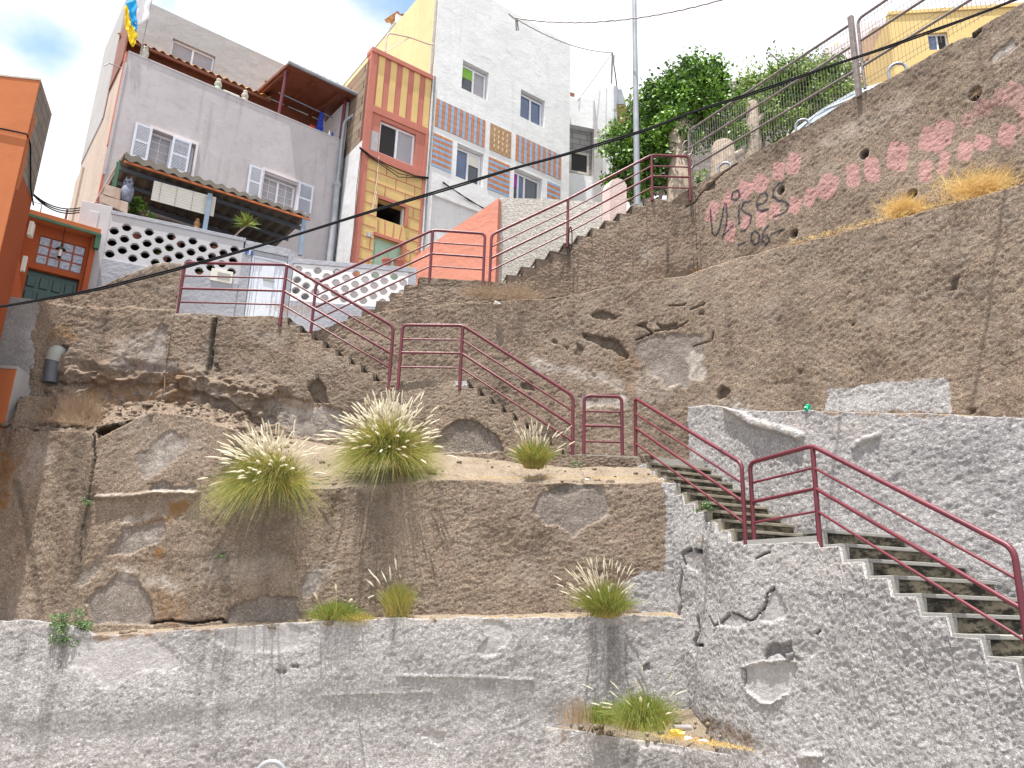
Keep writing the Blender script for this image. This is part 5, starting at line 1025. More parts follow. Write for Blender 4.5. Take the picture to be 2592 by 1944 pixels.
for x, dx in ((-.30, -.03), (-.12, -.02), (.1, .01), (.28, .04)): b.prism(S, [(x, 10.16), (x + ws, 10.16), (x + ws + dx, 10.53), (x + dx, 10.53)], -.04, -.023)
b.build('painted_joints', M['salmon'], H5)
b = MB(); b.pbox(S, sL + .19, sL + .40, 12.30, 12.85, -.045, -.024); b.build('bare_plaster_patch', M['greyupper'], H5)
window(H5, S, *sw, -.1, M['whiteframe'], [M['dark'], M['frost']], fw=.055, label='white window with one dark and one frosted sash'); dark_shell(H5, S, sl[0], sl[1], sl[2], sl[3], -.25, -1.6)
b = MB(); b.pbox(S, sl[1] - .03, sl[1] - .001, sl[2], sl[3], -.2, -.1); b.build('window_edge', M['whiteframe'], H5)
dr = MB(); dr.pbox(S, sdr[0], sdr[1], 8.0, sdr[3], -.16, -.12)
for (a, c) in ((-.30, -.06), (.06, .32)):
    for (v0_, v1_) in ((9.3, 9.92), (8.3, 9.15)): dr.pbox(S, a, c, v0_, v1_, -.12, -.10)
dr.build('door', M['mint'], H5, bevel=.012)
b = MB(); b.pbox(S, -.59, -.45, 9.97, 10.09, -.03, -.01); NP = b.build('number_plate', M['greyplate'], H5); text('5', S, -.52, 10.03, .11, -.008, M['whitepaint'], NP, 'numeral')
b = MB(); b.pbox(S, sL, sL + .15, 6.2, 12.2, -1.6, -.05); b.pbox(S, sL - .004, sL + .004, 6.2, 12.5, -1.6, -.05); b.build('side_wall', M['whiteold'], H5)
b = MB(); b.pbox(S, sL, sL + .15, 12.2, 14.9, -2.8, -.05); b.build('block_side_wall', M['blockbrown'], H5); b = MB(); b.pbox(S, sL + .1, sR, 14.6, 14.8, -4, -.1); b.pbox(S, sL + .4, sL + .6, 14.9, 15.0, -.9, -.5); b.build('roof', M['paving'], H5)
b = MB(); P_ = lambda x, y, d: S.P(*S.uv(Z2(x, y), d), d)
b.tube(rounded([P_(958, 338, -.1), P_(975, 212, -.1), P_(1120, 242, -.1), P_(1245, 288, -.05), P_(1278, 288, 0)], .15), .022, 8); b.tube([P_(965, 335, -.1), P_(1120, 242, -.1)], .012, 6); b.tube([P_(1245, 288, -.05), P_(1250, 305, -.02)], .012, 6); tag(b.build('pipe_frame', M['beige'], smooth=True), 'bent beige pipe frame above the striped salmon parapet', 'pipe')

# ------------------------------------------------ tall white house
HW = empty('white_house', S.P(3, 9), 'tall white house with striped tile panels and four small windows', 'house')
hL, hR, hT = .90, 5.72, 18.1
W_ = [(1.80, 2.68, 15.25, 16.17), (3.83, 4.73, 15.25, 16.18), (1.78, 2.64, 12.5, 13.51), (3.69, 4.70, 12.5, 13.52)]
b = MB(); facade(b, S, hL, hR, 11.9, hT + .6, W_, .22, .0); facade(b, S, hL, hR, 6.2, 11.9, [(1.12, 3.6, 7, 11.72)], .08, -.001); b.build('front_wall', M['white'], HW)
b = MB(); b.pbox(S, 1.0, 3.7, 7, 11.8, -.12, -.081); b.build('old_render_panel', M['whiteold'], HW)
b = MB(); b.pbox(S, hL, hL + .2, 14.8, hT + .58, -8, -.02); b.build('side_wall', M['yellowside'], HW)
b = MB(); b.pbox(S, hR - .2, hR - .001, 6.2, hT + .58, -8, -.2); b.pbox(S, hL + .1, hR - .1, hT, hT + .2, -8, -.2); b.build('rear_shell', M['white'], HW)
gl = [[M['glass'], M['frost']], [M['blueglass']], [M['blueglass'], M['glass']], [M['glass'], M['blueglass'], M['glass']]]
wd = []
for i, h in enumerate(W_):
    wd.append(window(HW, S, h[0] + .02, h[1] - .02, h[2] + .02, h[3] - .05, -.13, M['whiteframe'], gl[i], bars=(.5,) if i != 3 else (.22, .45), fw=.05))
b = MB(); b.pbox(S, 1.88, 2.22, 15.75, 16.06, -.158, -.152); b.build('green_blind', M['plasticg'] if False else m_plain('green_blind', (.20, .42, .04), .6), wd[0])
b = MB(); b.pbox(S, 2.22, 2.60, 13.1, 13.42, -.150, -.146); b.build('cream_blind', M['cream'], wd[2])
b = MB(); b.pbox(S, 3.76, 3.91, 13.0, 13.42, -.150, -.146); b.build('purple_curtain', m_plain('purple_curtain', (.30, .03, .35), .7), wd[3])
MT = {'blue': m_plain('blue_tile', (.25, .36, .52), .35, 0, .12, 8, .1, 40), 'rust': m_plain('rust_tile', (.46, .175, .07), .5, 0, .2, 8, .1, 40), 'brn': m_plain('brown_tile', (.36, .21, .105), .6, 0, .2, 10, .3, 60), 'orn': m_plain('cream_diamond', (.62, .52, .36), .6), 'grout': m_plain('grout', (.2, .17, .15), .9)}
def tiles(u0_, u1_, v0_, v1_, vert, n, label):
    e = MB(); e.pbox(S, u0_, u1_, v0_, v1_, -.01, .006, 2)
    for k in range(n):
        mi = (k + (0 if vert else 1)) % 2
        if vert:
            w0_ = (u1_ - u0_) / n; m_ = 5; h = (v1_ - v0_) / m_
            for j in range(m_): e.pbox(S, u0_ + k * w0_ + .003, u0_ + (k + 1) * w0_ - .003, v0_ + j * h + .003, v0_ + (j + 1) * h - .003, .006, .013 + .001 * random.random(), 1 - mi)
        else:
            h = (v1_ - v0_) / n; m_ = max(1, round((u1_ - u0_) / .2)); w0_ = (u1_ - u0_) / m_
            for j in range(m_): e.pbox(S, u0_ + j * w0_ + .003, u0_ + (j + 1) * w0_ - .003, v0_ + k * h + .003, v0_ + (k + 1) * h - .003, .006, .013 + .001 * random.random(), 1 - mi)
    o = e.build('tile_panel', [MT['blue'], MT['rust'], MT['grout']], HW); o['label'] = label
tiles(1.05, 2.64, 13.71, 14.57, True, 17, 'upright blue and rust stripes'); tiles(3.71, 5.39, 13.75, 14.60, True, 17, 'upright blue and rust stripes'); tiles(1.03, 1.62, 12.52, 13.5, False, 12, 'level blue and rust stripes'); tiles(2.80, 3.53, 12.50, 13.5, False, 12, 'level blue and rust stripes'); tiles(4.89, 5.38, 12.6, 13.54, False, 11, 'level blue and rust stripes')
b = MB(); b.pbox(S, 2.81, 3.54, 13.73, 14.58, -.01, .006, 2)
for i in range(5):
    for j in range(5): b.pbox(S, 2.813 + .1455 * i, 2.953 + .1455 * i, 13.733 + .17 * j, 13.897 + .17 * j, .006, .012, 0)
for i in range(4):
    for j in range(4):
        cu, cv = 2.9555 + .1455 * i, 13.90 + .17 * j; b.prism(S, [(cu, cv - .075), (cu + .026, cv), (cu, cv + .075), (cu - .026, cv)], .006, .018, 1)
o = b.build('tile_panel', [MT['brn'], MT['orn'], MT['grout']], HW); o['label'] = 'brown panel with cream diamonds'
b = MB(); q = [(.5, 12.15), (1.2, 12.0), (1.6, 11.93), (2.2, 11.86), (2.9, 11.85), (3.6, 11.80)]
for k in range(3): b.tube([S.P(hL + .1 + x * .75, v - .01 * k + .02 * math.sin(x * 5 + k), .04 + .01 * k) for x, v in q], .011, 6)
tag(b.build('cable', M['black'], smooth=True), 'bundle of black cables along the lower edge of the white house', 'cable')

# dark cables draped across the salmon band
b = MB()
for k in range(3): b.tube([S.P(-1.0, 12.22 - .02 * k, .03), S.P(-.7, 12.1 - .03 * k, .04), S.P(-.3, 12.03 - .05 * k, .05), S.P(.1, 12.0 - .1 * k, .05), S.P(.5, 12.0 - .03 * k, .05), S.P(.95, 12.12 - .02 * k, .05)], .010, 6)
tag(b.build('cable', M['black'], smooth=True), 'black cables sagging across the salmon band of the narrow house', 'cable')
b = MB(); b.tube([P_(920, 1010, .04), P_(905, 1180, .05), P_(885, 1300, .04), P_(870, 1390, .05), P_(885, 1340, .05), P_(905, 1240, .05)], .006, 5); tag(b.build('cord', M['cream'], smooth=True), 'thin cream cord dangling down the yellow painted blocks', 'cord')

# ------------------------------------------------ unfinished grey block house behind
GB = empty('block_building', S.P(-1.4, 10, -7), 'unfinished grey block building peeking behind the narrow house', 'building')
PB = Plane(*S.P(0, 0, -4.4)[:2], 54)
def PBq(x, y): return PB.uv(Z2(x, y))
uL_, vT_ = PBq(1070, 80); sideP = Plane(*PB.P(uL_, 0)[:2], -36)
b = MB(); b.pbox(PB, uL_, uL_ + 3.5, 12, vT_ + .0, -4, -.3); b.build('upper_wall', M['whiteold'], GB)
b = MB(); b.pbox(PB, uL_ - .02, uL_ - .001, 10, vT_ - .15, -6.5, -.3); b.build('block_side', M['block'], GB)
b = MB(); corrug(b, (PB.P(uL_ - .1, vT_ + .05, -.15), PB.P(uL_ + 1.6, vT_ + .05, -.15)), (PB.P(uL_ - .1, vT_ + .4, -1.2), PB.P(uL_ + 1.6, vT_ + .4, -1.2)), 8, .07); b.build('tiled_eave', M['tileroof'], GB)
b = MB(); b.pbox(PB, uL_ - .1, uL_ + 1.5, vT_ - .25, vT_ + .04, -.3, -.2); b.build('fascia', M['cream'], GB)

# ------------------------------------------------ orange house at the left
HO = empty('orange_house', OS.P(.5, 6), 'orange house at the far left with a bare block side', 'house')
def prismz(pts, z0, z1, name, mat, par, bev=0):
    b = MB(); n = len(pts); b.v = [(x, y, z1) for x, y in pts] + [(x, y, z0) for x, y in pts]; b.f = [tuple(range(n)), tuple(range(2 * n - 1, n - 1, -1))] + [(i, i + n, (i + 1) % n + n, (i + 1) % n) for i in range(n)]; b.m = [0] * len(b.f); return b.build(name, mat, par, bevel=bev)
q0, q1, q2, q3 = [np.array(q[:2]) for q in (OF.P(0, 0), OS.P(1.05, 0), OF.P(-3.5, 0, -1.2), OF.P(-3.5, 0))]
prismz([q0, q1, q2, q3], 2.5, 9.72, 'front_wall', M['orangeface'], HO, .012)
prismz([q0 * 1.0 + OF.n * .01, q1 + OS.n * .01, q2, q3 + OF.n * .01], 9.72, 9.75, 'coping', M['sidebrown'], HO)
b = MB(); b.pbox(OS, .03, 1.055, 8.05, 9.715, -.02, .006); b.build('block_side', M['block'], HO)
b = MB(); b.pbox(OS, .03, 1.055, 3.0, 8.04, -.02, .004); b.build('lower_side_wall', M['orange'], HO)
b = MB(); b.prism(OS, [(.03, 7.7), (.13, 7.75), (.19, 8.1), (.15, 8.7), (.20, 9.1), (.09, 9.2), (.03, 9.0)], -.0, .014); b.build('pale_plaster_strip', M['orangeface'], HO)
b = MB(); b.tube([OF.P(-3, 9.0, .02), OF.P(-.3, 8.72, .03), OF.P(.0, 8.68, .03), OS.P(.15, 8.6, .03), OS.P(.7, 8.1, .03), OS.P(1.05, 7.95, .04)], .014, 6); tag(b.build('cable', M['black'], smooth=True), 'dark cable running round the corner of the orange house', 'cable')
# entrance with glass blocks
EN = empty('entrance_porch', EP.P(-1.5, 6), 'orange entrance with a dark green panelled door under glass blocks', 'entrance')
eg = (-1.79, -1.04, 7.23, 7.77); ed = (-1.86, -1.04, 5.2, 7.12)
b = MB(); facade(b, EP, -2.3, -.93, 5.2, 7.98, [eg, ed], .12, -.12); b.pbox(EP, -.99, -.90, 5.2, 7.97, -.16, -.0); b.build('front_wall', M['orange'], EN)
b = MB(); b.pbox(EP, -2.2, -.88, 7.98, 8.12, -1.2, .10); b.build('roof_slab', M['orangeface'], EN, bevel=.01)
b = MB(); b.pbox(EP, -2.2, -.87, 7.97, 8.02, .10, .125); b.pbox(EP, -.95, -.86, 7.72, 8.0, -.0, .12); b.build('green_trim', M['greentrim'], EN)
for i in range(4):
    for j in range(3):
        b = MB(); cw, ch = (eg[1] - eg[0]) / 4, (eg[3] - eg[2]) / 3; b.pbox(EP, eg[0] + i * cw + .012, eg[0] + (i + 1) * cw - .012, eg[2] + j * ch + .012, eg[2] + (j + 1) * ch - .012, -.2, -.135); b.build('glass_block', M['gblock'], EN, bevel=.01)
b = MB(); b.pbox(EP, *eg, -.21, -.15); b.build('block_joints', M['orange'], EN)
dr = MB(); dr.pbox(EP, *ed, -.26, -.22)
for i in range(4):
    for j in range(6): dr.prism(EP, [(ed[0] + .02 + .2 * i, 5.35 + .29 * j), (ed[0] + .16 + .2 * i, 5.35 + .29 * j), (ed[0] + .16 + .2 * i, 5.56 + .29 * j), (ed[0] + .02 + .2 * i, 5.56 + .29 * j)], -.22, -.195)
dr.build('door', M['greendoor'], EN, bevel=.012)
LN = empty('hanging_lantern', EP.P(*EP.uv(E1(840, 1100), .05), .05), 'small black lantern hanging before the glass blocks', 'lamp'); lp = np.array(EP.P(*EP.uv(E1(840, 1100), .05), .05))
b = MB(); b.lathe(tuple(lp + [0, 0, .06]), [(.085, 0), (.06, .03), (.015, .06), (.01, .12)], 10); b.build('hood', M['black'], LN, True)
b = MB(); b.lathe(tuple(lp - [0, 0, .08]), [(.025, 0), (.035, .14)], 8); b.build('lamp_glass', M['cream'], LN, True)
b = MB(); b.lathe(tuple(lp - [0, 0, .12]), [(.01, 0), (.035, .03), (.03, .045)], 8); b.build('base', M['black'], LN, True)
b = MB(); b.tube([tuple(lp + [0, 0, .17]), (lp[0], lp[1], 7.97)], .006, 5); b.build('rod', M['black'], LN)
for q, s_, lb in ((E1(430, 780), (.16, .26), 'white wall box high beside the orange entrance'), (E1(330, 1260), (.07, .28), 'narrow white wall box beside the green door')):
    u_, v_ = OS.uv(q, .03); b = MB(); b.pbox(OS, u_ - s_[0] / 2, u_ + s_[0] / 2, v_ - s_[1] / 2, v_ + s_[1] / 2, .003, .07); tag(b.build('wall_box', M['cream'], bevel=.008), lb, 'meter box')
# orange buttress low at left
p0 = at(B1(104, 1112), 12.25); BO = Plane(p0[0], p0[1], 85); BSd = Plane(p0[0], p0[1], to=(p0[0] + .02, p0[1] + .95))
BT = empty('buttress', BO.P(0, 2), 'small orange wall block with grey top cut off by the left edge', 'wall')
b = MB(); b.pbox(BO, -2, 0, 3.4, p0[2], -.3, 0); b.build('front', M['orangeface'], BT, bevel=.01); b = MB(); b.pbox(BSd, .02, .9, 3.4, p0[2] - .002, -.3, .004); b.pbox(BO, -2, .01, p0[2], p0[2] + .05, -.7, .01); b.build('side', M['greyupper'], BT)

# ------------------------------------------------ rough white and salmon ramp walls beside the top flight
VW = [(-.62, 15.22), (.9, 15.72), (2.75, 15.95), (3.3, 16.3)]
def wallpx(name, plan, top, zb, mat, label, parts=None, th=.2, cat='wall', n=40, amp=.012):
    W = Wall(plan); f = topf(W, top); s0 = W.uv(top[0])[0]; s1 = W.uv(top[-1])[0]; b = MB(); S1 = np.linspace(s0, s1, n); xy_, _ = W.xy(S1); nn = W.nsm(S1); z = f(S1)
    for i in range(n - 1):
        a, c = xy_[i], xy_[i + 1]; a2, c2 = a - nn[i] * th, c - nn[i + 1] * th
        b.poly([(*a, zb), (*c, zb), (*c, z[i + 1]), (*a, z[i])]); b.poly([(*a, z[i]), (*c, z[i + 1]), (*c2, z[i + 1]), (*a2, z[i])]); b.poly([(*a2, zb), (*a2, z[i]), (*c2, z[i + 1]), (*c2, zb)])
    for i in (0, n - 1):
        a = xy_[i]; a2 = a - nn[i] * th; b.poly([(*a, zb), (*a, z[i]), (*a2, z[i]), (*a2, zb)])
    return tag(b.build(name, mat), label, cat)
wallpx('ramp_wall', VW, [B2(1442, 2), Z3(160, 1264), Z3(520, 1290), Z3(880, 1312)], 8.0, M['roughwhite'], 'rough textured off-white wall behind the topmost flight')
wallpx('ramp_wall', [(-2.25, 15.75), (-.64, 15.2)], [B2(880, 400), B2(905, 378), B2(1160, 190), B2(1330, 80), B2(1439, 2)], 7.4, M['salmonwall'], 'salmon painted ramp wall, triangular, under the white house')
wallpx('pink_pillar', [(2.62, 15.85), (3.2, 16.15)], [Z3(880, 1200), Z3(895, 1165), Z3(930, 1153), Z3(965, 1165), Z3(988, 1195)], 9.5, M['pinkrough'], 'round-topped pale pink rough pillar beside the lamp post', th=.3, cat='pillar')

# ------------------------------------------------ small white houses to the right of the tall one
KP = Plane(3.1, 21.6, 75)
KH = empty('white_annex', KP.P(0, 10), 'white annex with a bare block infill and a dark wooden window', 'house')
def kq(*p): return KP.uv(Z3(*p))
a = [kq(620, 660), kq(778, 655), kq(775, 832), kq(620, 852)]; b = MB(); u0_ = kq(600, 700)[0]; u1_ = kq(778, 655)[0]; v1_ = kq(778, 655)[1]; v0_ = kq(775, 835)[1]
b.pbox(KP, u0_ - .6, u1_, v0_, v1_, -2.5, 0); b.pbox(KP, u0_ - .6, u1_, 10.3, kq(700, 1130)[1], -.3, -.02); b.build('white_parapet', M['white'], KH)
b = MB(); vb = kq(700, 1125)[1]; ul, ur = kq(632, 960)[0], kq(760, 960)[0]; vm = kq(700, 965)[1]
facade(b, KP, u0_ - .6, u1_ - .02, vb, v0_, [(ul, ur, vb + .12, vm)], .12, -.22); b.build('block_infill', M['blockgrey'], KH)
window(KH, KP, ul, ur, vb + .12, vm, -.2, m_plain('old_wood_frame', (.46, .42, .36), .7, 0, .2), M['dark'], bars=(), fw=.07)
b = MB(); b.prism(KP, [(u1_, v1_ + .05), (u1_ + .12, v1_ - 1.0), (u1_ + .30, v1_ - 1.1), (u1_ + .36, 11.2), (u1_ + .2, 10.3), (u1_, 10.3)], -2.4, .02); b.build('side_pier', M['greyupper'], KH)
K2 = Plane(4.0, 22.5, 70)
HK = empty('white_building', K2.P(0, 10), 'white building with slanting roofline and rusty balcony left of the palm', 'building')
def k2(*p): return K2.uv(Z3(*p))
b = MB(); pts = [k2(660, 660), k2(820, 585), k2(912, 538), k2(918, 1300), k2(640, 1300)]; b.prism(K2, pts[::-1], -3, 0); b.build('front_wall', M['white'], HK)
b = MB(); (a0_, c0_), (a1_, c1_) = k2(905, 560), k2(918, 1000); b.pbox(K2, a0_, a0_ + .09, 10.3, c0_, .0, .06); b.build('downpipe', M['pvc'], HK)
b = MB(); pts = [k2(920, 672), k2(990, 675), k2(1018, 800), k2(1015, 850), k2(920, 960)]; b.prism(K2, pts[::-1], -2.5, -.05); b.build('brown_wall', m_plain('brown_side_wall', (.28, .15, .07), .8, 0, .2), HK)
b = MB(); pts = [k2(920, 572), k2(960, 572), k2(990, 670), k2(920, 668)]; b.prism(K2, pts[::-1], -1.5, -.05); b.build('balcony_sheet', M['galv'], HK)
b = MB(); b.prism(K2, [k2(638, 610), k2(790, 590), k2(640, 690)][::-1], -1, -.4); b.pbox(K2, k2(638, 600)[0] - .3, k2(660, 600)[0], k2(650, 655)[1], k2(650, 590)[1], -.5, -.1); b.build('glazed_lean_to', M['soffit'], HK)
# antenna mast with cables
mp_ = [at(Z3(890, 540), 22.4), at(Z3(897, 342), 22.4)]
MA = empty('mast', mp_[0], 'thin cable mast on the roof of the white building', 'mast'); b = MB(); b.tube(mp_, .03, 6); b.build('pole', M['fence'], MA)
b = MB(); b.tube([mp_[1] + [.05, 0, -.1], at(Z3(905, 420), 22.3), at(Z3(915, 480), 22.3), at(Z3(930, 600), 22.3)], .02, 5); b.build('cable_tail', M['black'], MA)
mw = [at(Z3(275, 195), 17.9), at(Z3(270, 118), 17.9)]
MC = empty('cable_bracket', mw[0], 'small cable bracket standing on the roofline of the white house', 'bracket'); b = MB(); b.tube(mw, .025, 6); b.tube([at(Z3(225, 90), 17.9), at(Z3(285, 140), 17.9)], .018, 6); b.tube([at(Z3(278, 130), 17.9), at(Z3(288, 195), 17.9)], .02, 6); b.build('post', M['fence'], MC)
def sagw(name, a, c, sag, r, label, mat='black', n=24, wob=0, cat='cable'):
    a, c = np.array(a), np.array(c); P = []
    for i in range(n + 1):
        t = i / n; p = a + (c - a) * t; p = p + [0, 0, -sag * 4 * t * (1 - t) + (wob * math.sin(i * 2.1) if 0 < i < n else 0)]; P.append(p)
    b = MB(); b.tube(P, r, 6); return tag(b.build(name, M[mat], smooth=True), label, cat)
mauve = 'fence'
sagw('overhead_wire', mw[1], at((1835, -3), 14.0), .35, .016, 'twisted wire running right across the sky from the roof bracket', mauve, 60, .008)
sagw('overhead_wire', mw[1] + [.05, 0, -.05], mp_[1], .25, .013, 'thin wire sagging between the roof bracket and the mast', mauve, 50, .006)
sagw('guy_wire', mp_[1], at(Z3(672, 655), 21.2), 0, .012, 'straight thin stay wire slanting down from the mast', mauve, 4)
# big black cable across the whole picture (two strands)
cp = [D(-60, 668), D(0, 663), D(200, 628), D(400, 577), D(600, 520), D(800, 457), D(1000, 398), D(1100, 366), D(1200, 340), D(1300, 310), D(1400, 280), D(1500, 240), D(1600, 210), D(1700, 176), D(1800, 140), D(1900, 108), D(2000, 72), D(2100, 36), D(2212, -8), D(2300, -45)]
for k in range(2):
    b = MB(); P = []
    for i, q in enumerate(cp):
        t = i / (len(cp) - 1); P.append(at(q, 10.6 - 1.9 * t) + np.array([0, 0, (.012 if k else -.012) + .006 * math.sin(i * 1.9 + k * 3)]))
    b.tube(rounded(P, .4, 3), .0125, 7); tag(b.build('overhead_cable', M['black'], smooth=True), 'thick black double cable crossing the whole scene diagonally', 'cable', 'twin black cable strands')
# cables between orange house and grey house
for k in range(3):
    a_, c_ = at(E1(465, 280 + 8 * k), 12.8), at(E1(1350, 400 + 25 * k), 13.7); sagw('slack_cable', a_, c_, .22 + .02 * k, .012, 'black cable slung between the orange house and the terrace pillar', n=16); bpy.data.objects[-1] if False else None
for o in list(COL.objects):
    if o.name.startswith('slack_cable'): o['group'] = 'slack cables at the far left'
b = MB(); b.tube([at(E1(455, 385), 13.4), at(E1(585, 425), 13.4), at(E1(565, 545), 13.4)], .012, 6); b.tube([at(E1(585, 405), 13.4), at(E1(585, 425), 13.4)], .012, 6); tag(b.build('bent_bracket', M['wire'], smooth=True), 'bent metal bracket above the orange entrance roof', 'bracket')
b = MB(); b.tube([at(E1(945, 505), 14.2), at(E1(915, 645), 14.2)], .022, 6); tag(b.build('roof_stub', M['soffit'], smooth=True), 'short rusty upright behind the orange entrance roof', 'post')

# ------------------------------------------------ lamp post
LP0 = at(Z3(1058, 1340), 15.9); LP1 = at(Z3(1047, -60), 15.9)
LPE = empty('lamp_post', LP0, 'tall plain grey steel lamp post at the head of the stairs', 'lamp post')
top_ = np.array([LP0[0], LP0[1], LP1[2] + 1.2]); b = MB(); b.tube([LP0, LP0 + (top_ - LP0) * .45, top_], .078, 14, r1=.05); b.build('column', M['galv'], LPE, True)
b = MB(); b.lathe(LP0, [(.14, 0), (.14, .03), (.1, .05)], 12); b.build('base_plate', M['galv'], LPE)
b = MB(); b.tube(rounded([top_, top_ + [0, 0, .4], top_ + [-.9, -.5, .75]], .3), .035, 8); b.build('arm', M['galv'], LPE, True)
b = MB(); q = top_ + [-1.05, -.6, .75]; b.box(q, .6, .22, .1, .5); b.build('lantern', M['galv'], LPE, bevel=.04)

# ------------------------------------------------ wire fence on top of the graffiti wall
f0 = np.array([3.80, 15.12]); f1 = np.array([5.97, 11.58]); f2 = np.array([8.3, 7.6])
def fence_panel(a, c, zt0, zt1, zb0, zb1, label, closed=(1, 1)):
    e = empty('mesh_fence_panel', (a[0], a[1], zb0), label, 'fence', 'tube framed mesh fence panels'); Pz = lambda t, h: np.array([*(a + (c - a) * t), (zb0 + (zb1 - zb0) * t) * (1 - h) + (zt0 + (zt1 - zt0) * t) * h])
    b = MB(); b.tube(rounded([Pz(0, 0), Pz(0, 1), Pz(1, 1), Pz(1, 0)], .12), .026, 10); b.build('frame', M['fence'], e, True)
    for h in (.68, .32): b = MB(); b.tube([Pz(0, h), Pz(1, h)], .024, 8); b.build('rail', M['fence'], e, True)
    b = MB(); L = np.linalg.norm(c - a); n = int(L / .065)
    for k in range(1, n): b.tube([Pz(k / n, .02), Pz(k / n, .985)], .0042, 3)
    for h in (.05, .12, .36, .42, .72, .78, .93): b.tube([Pz(0, h), Pz(1, h)], .0035, 3)
    b.build('wire_mesh', M['wire'], e); return e
fence_panel(f0, f1, 12.02, 11.96, 10.62, 10.50, 'mesh fence panel between the maroon handrail and the thick post'); fence_panel(f1 + (f2 - f1) * .022, f2, 11.96, 11.9, 10.5, 10.4, 'mesh fence panel running off the top right corner')
b = MB(); b.pbox(Plane(*f1, to=tuple(f2)), -.07, .02, 10.4, 12.12, -.04, .04); tag(b.build('fence_post', M['fence'], bevel=.008), 'thick grey fence post between the two mesh panels', 'post')
b = MB(); 
for (z0_, r_) in ((11.2, .16), (11.55, .13)):
    P = [np.array([PP['V3'][0], PP['V3'][1], z0_ - .25]) + np.array([.12 * math.sin(q) - .02, .02, .2 * (1 - math.cos(q))]) * (r_ / .14) for q in np.linspace(0, 5.2, 14)]; b.tube(P, .012, 6)
tag(b.build('hook_loop', M['fence'], smooth=True), 'two rusty wire loops tying the handrail to the mesh fence', 'wire')
# steel hoops along the kerb behind the fence
def hoop(p, Y, wpx, label, h=.75):
    Y = W5b.pt(p)[1] + .45; c = at(p, Y); r = wpx * Y / F_PX / 2; dirv = np.array([.9, -.42, 0]); c = c - np.array([0, 0, .02]); P = [c + dirv * (-r) + [0, 0, -h]] + [c + dirv * (-r * math.cos(q)) + np.array([0, 0, -r + r * math.sin(q)]) for q in np.linspace(0, math.pi, 14)] + [c + dirv * r + [0, 0, -h]]
    b = MB(); b.tube(P, .028, 8); tag(b.build('steel_hoop', M['galv'], smooth=True), label, 'hoop barrier', 'bent steel hoops along the kerb')
hoop(Z3(1622, 1050), 14.2, 34, 'steel hoop beside the cut tree trunk, leftmost'); hoop(Z3(2125, 770), 12.9, 38, 'steel hoop in front of the silver car'); hoop(Z4(1385, 405), 11.0, 48, 'steel hoop in front of the ochre house, right of the fence post')
c = at((690, 1928), 8.8); b = MB(); b.tube([c + [-.16, 0, -.9]] + [c + [-.16 * math.cos(q), 0, -.16 + .16 * math.sin(q)] for q in np.linspace(0, math.pi, 12)] + [c + [.16, 0, -.9]], .028, 8); tag(b.build('steel_hoop', M['galv'], smooth=True), 'pale steel hoop whose top just shows at the bottom edge', 'hoop barrier')
# silver car on the upper road
def car(p, yaw, label):
    e = empty('parked_car', p, label, 'car'); c_, s_ = math.cos(yaw), math.sin(yaw); X = lambda x, y, z: (p[0] + x * c_ - y * s_, p[1] + x * s_ + y * c_, p[2] + z)
    prof = [(-2.05, .35), (-2.1, .75), (-1.95, .95), (-1.55, 1.02), (-1.05, 1.42), (-.4, 1.52), (.4, 1.5), (1.0, 1.3), (1.35, 1.02), (1.95, .86), (2.1, .6), (2.08, .3)]
    def ext(pr, hw, name, mat, par, taper=1.0):
        b = MB(); n = len(pr)
        for sgn in (-1, 1): b.v += [X(x, sgn * (hw if z < 1.03 else hw * taper), z) for x, z in pr]
        b.f += [tuple(range(n)), tuple(range(2 * n - 1, n - 1, -1))] + [(i, i + n, (i + 1) % n + n, (i + 1) % n) for i in range(n)]; b.m = [0] * len(b.f); return b.build(name, mat, par, bevel=.05)
    ext(prof, .84, 'body', M['carpaint'], e, .78)
    ext([(-1.4, 1.04), (-1.0, 1.36), (-.4, 1.44), (.35, 1.43), (.9, 1.26), (1.15, 1.04)], .79, 'side_glass', M['carglass'], e, .86)
    ext([(.99, 1.285), (1.02, 1.3), (1.37, 1.04), (1.34, 1.03)], .6, 'windscreen', M['carglass'], e)
    for x in (-1.3, 1.3):
        for y in (-.78, .78): b = MB(); b.tube([X(x, y - .1, .31), X(x, y + .1, .31)], .31, 18); w_ = b.build('wheel', M['rubber'], e, True); b = MB(); b.tube([X(x, y - .106, .31), X(x, y + .106, .31)], .18, 12); b.build('rim', M['galv'], w_)
    for y in (-.6, .6): b = MB(); b.box(X(2.07, y, .66), .06, .3, .12, yaw); b.build('headlight', M['frost'], e, bevel=.01)
c = W5b.pt(Z4(730, 830)) + np.array([.86, .52, 0]) * 2.05; car((c[0], c[1], 10.28), math.atan2(-.86, .52), 'silver car parked on the upper road behind the mesh fence')

# ------------------------------------------------ far houses at top right
Y1 = Plane(11.0, 22.0, 98); OH = empty('ochre_house', Y1.P(2, 10), 'ochre yellow house with a sliding window at the top right', 'house')
def y1(*p): return Y1.uv(Z4(*p))
ua, va = y1(1330, 90); ub, vb = y1(1310, 400); wt = y1(1585, 215); wr = y1(1712, 190); wb = y1(1710, 290); hw_ = (wt[0], wr[0], y1(1590, 300)[1] - .15, wt[1])
b = MB(); facade(b, Y1, ua, ua + 11, 9, va, [hw_], .15); b.pbox(Y1, ua - .0, ua + 11, va - .08, va + .05, -.2, .06); b.pbox(Y1, ua + .001, ua + .3, 9, va - .1, -6, -.15); b.build('front_wall', M['ochre'], OH); b = MB(); b.pbox(Y1, ua + .1, ua + 11, va - .5, va - .3, -6, -.2); b.build('roof', M['paving'], OH)
window(OH, Y1, *hw_, -.1, M['whiteframe'], [M['blueglass'], M['dark']])
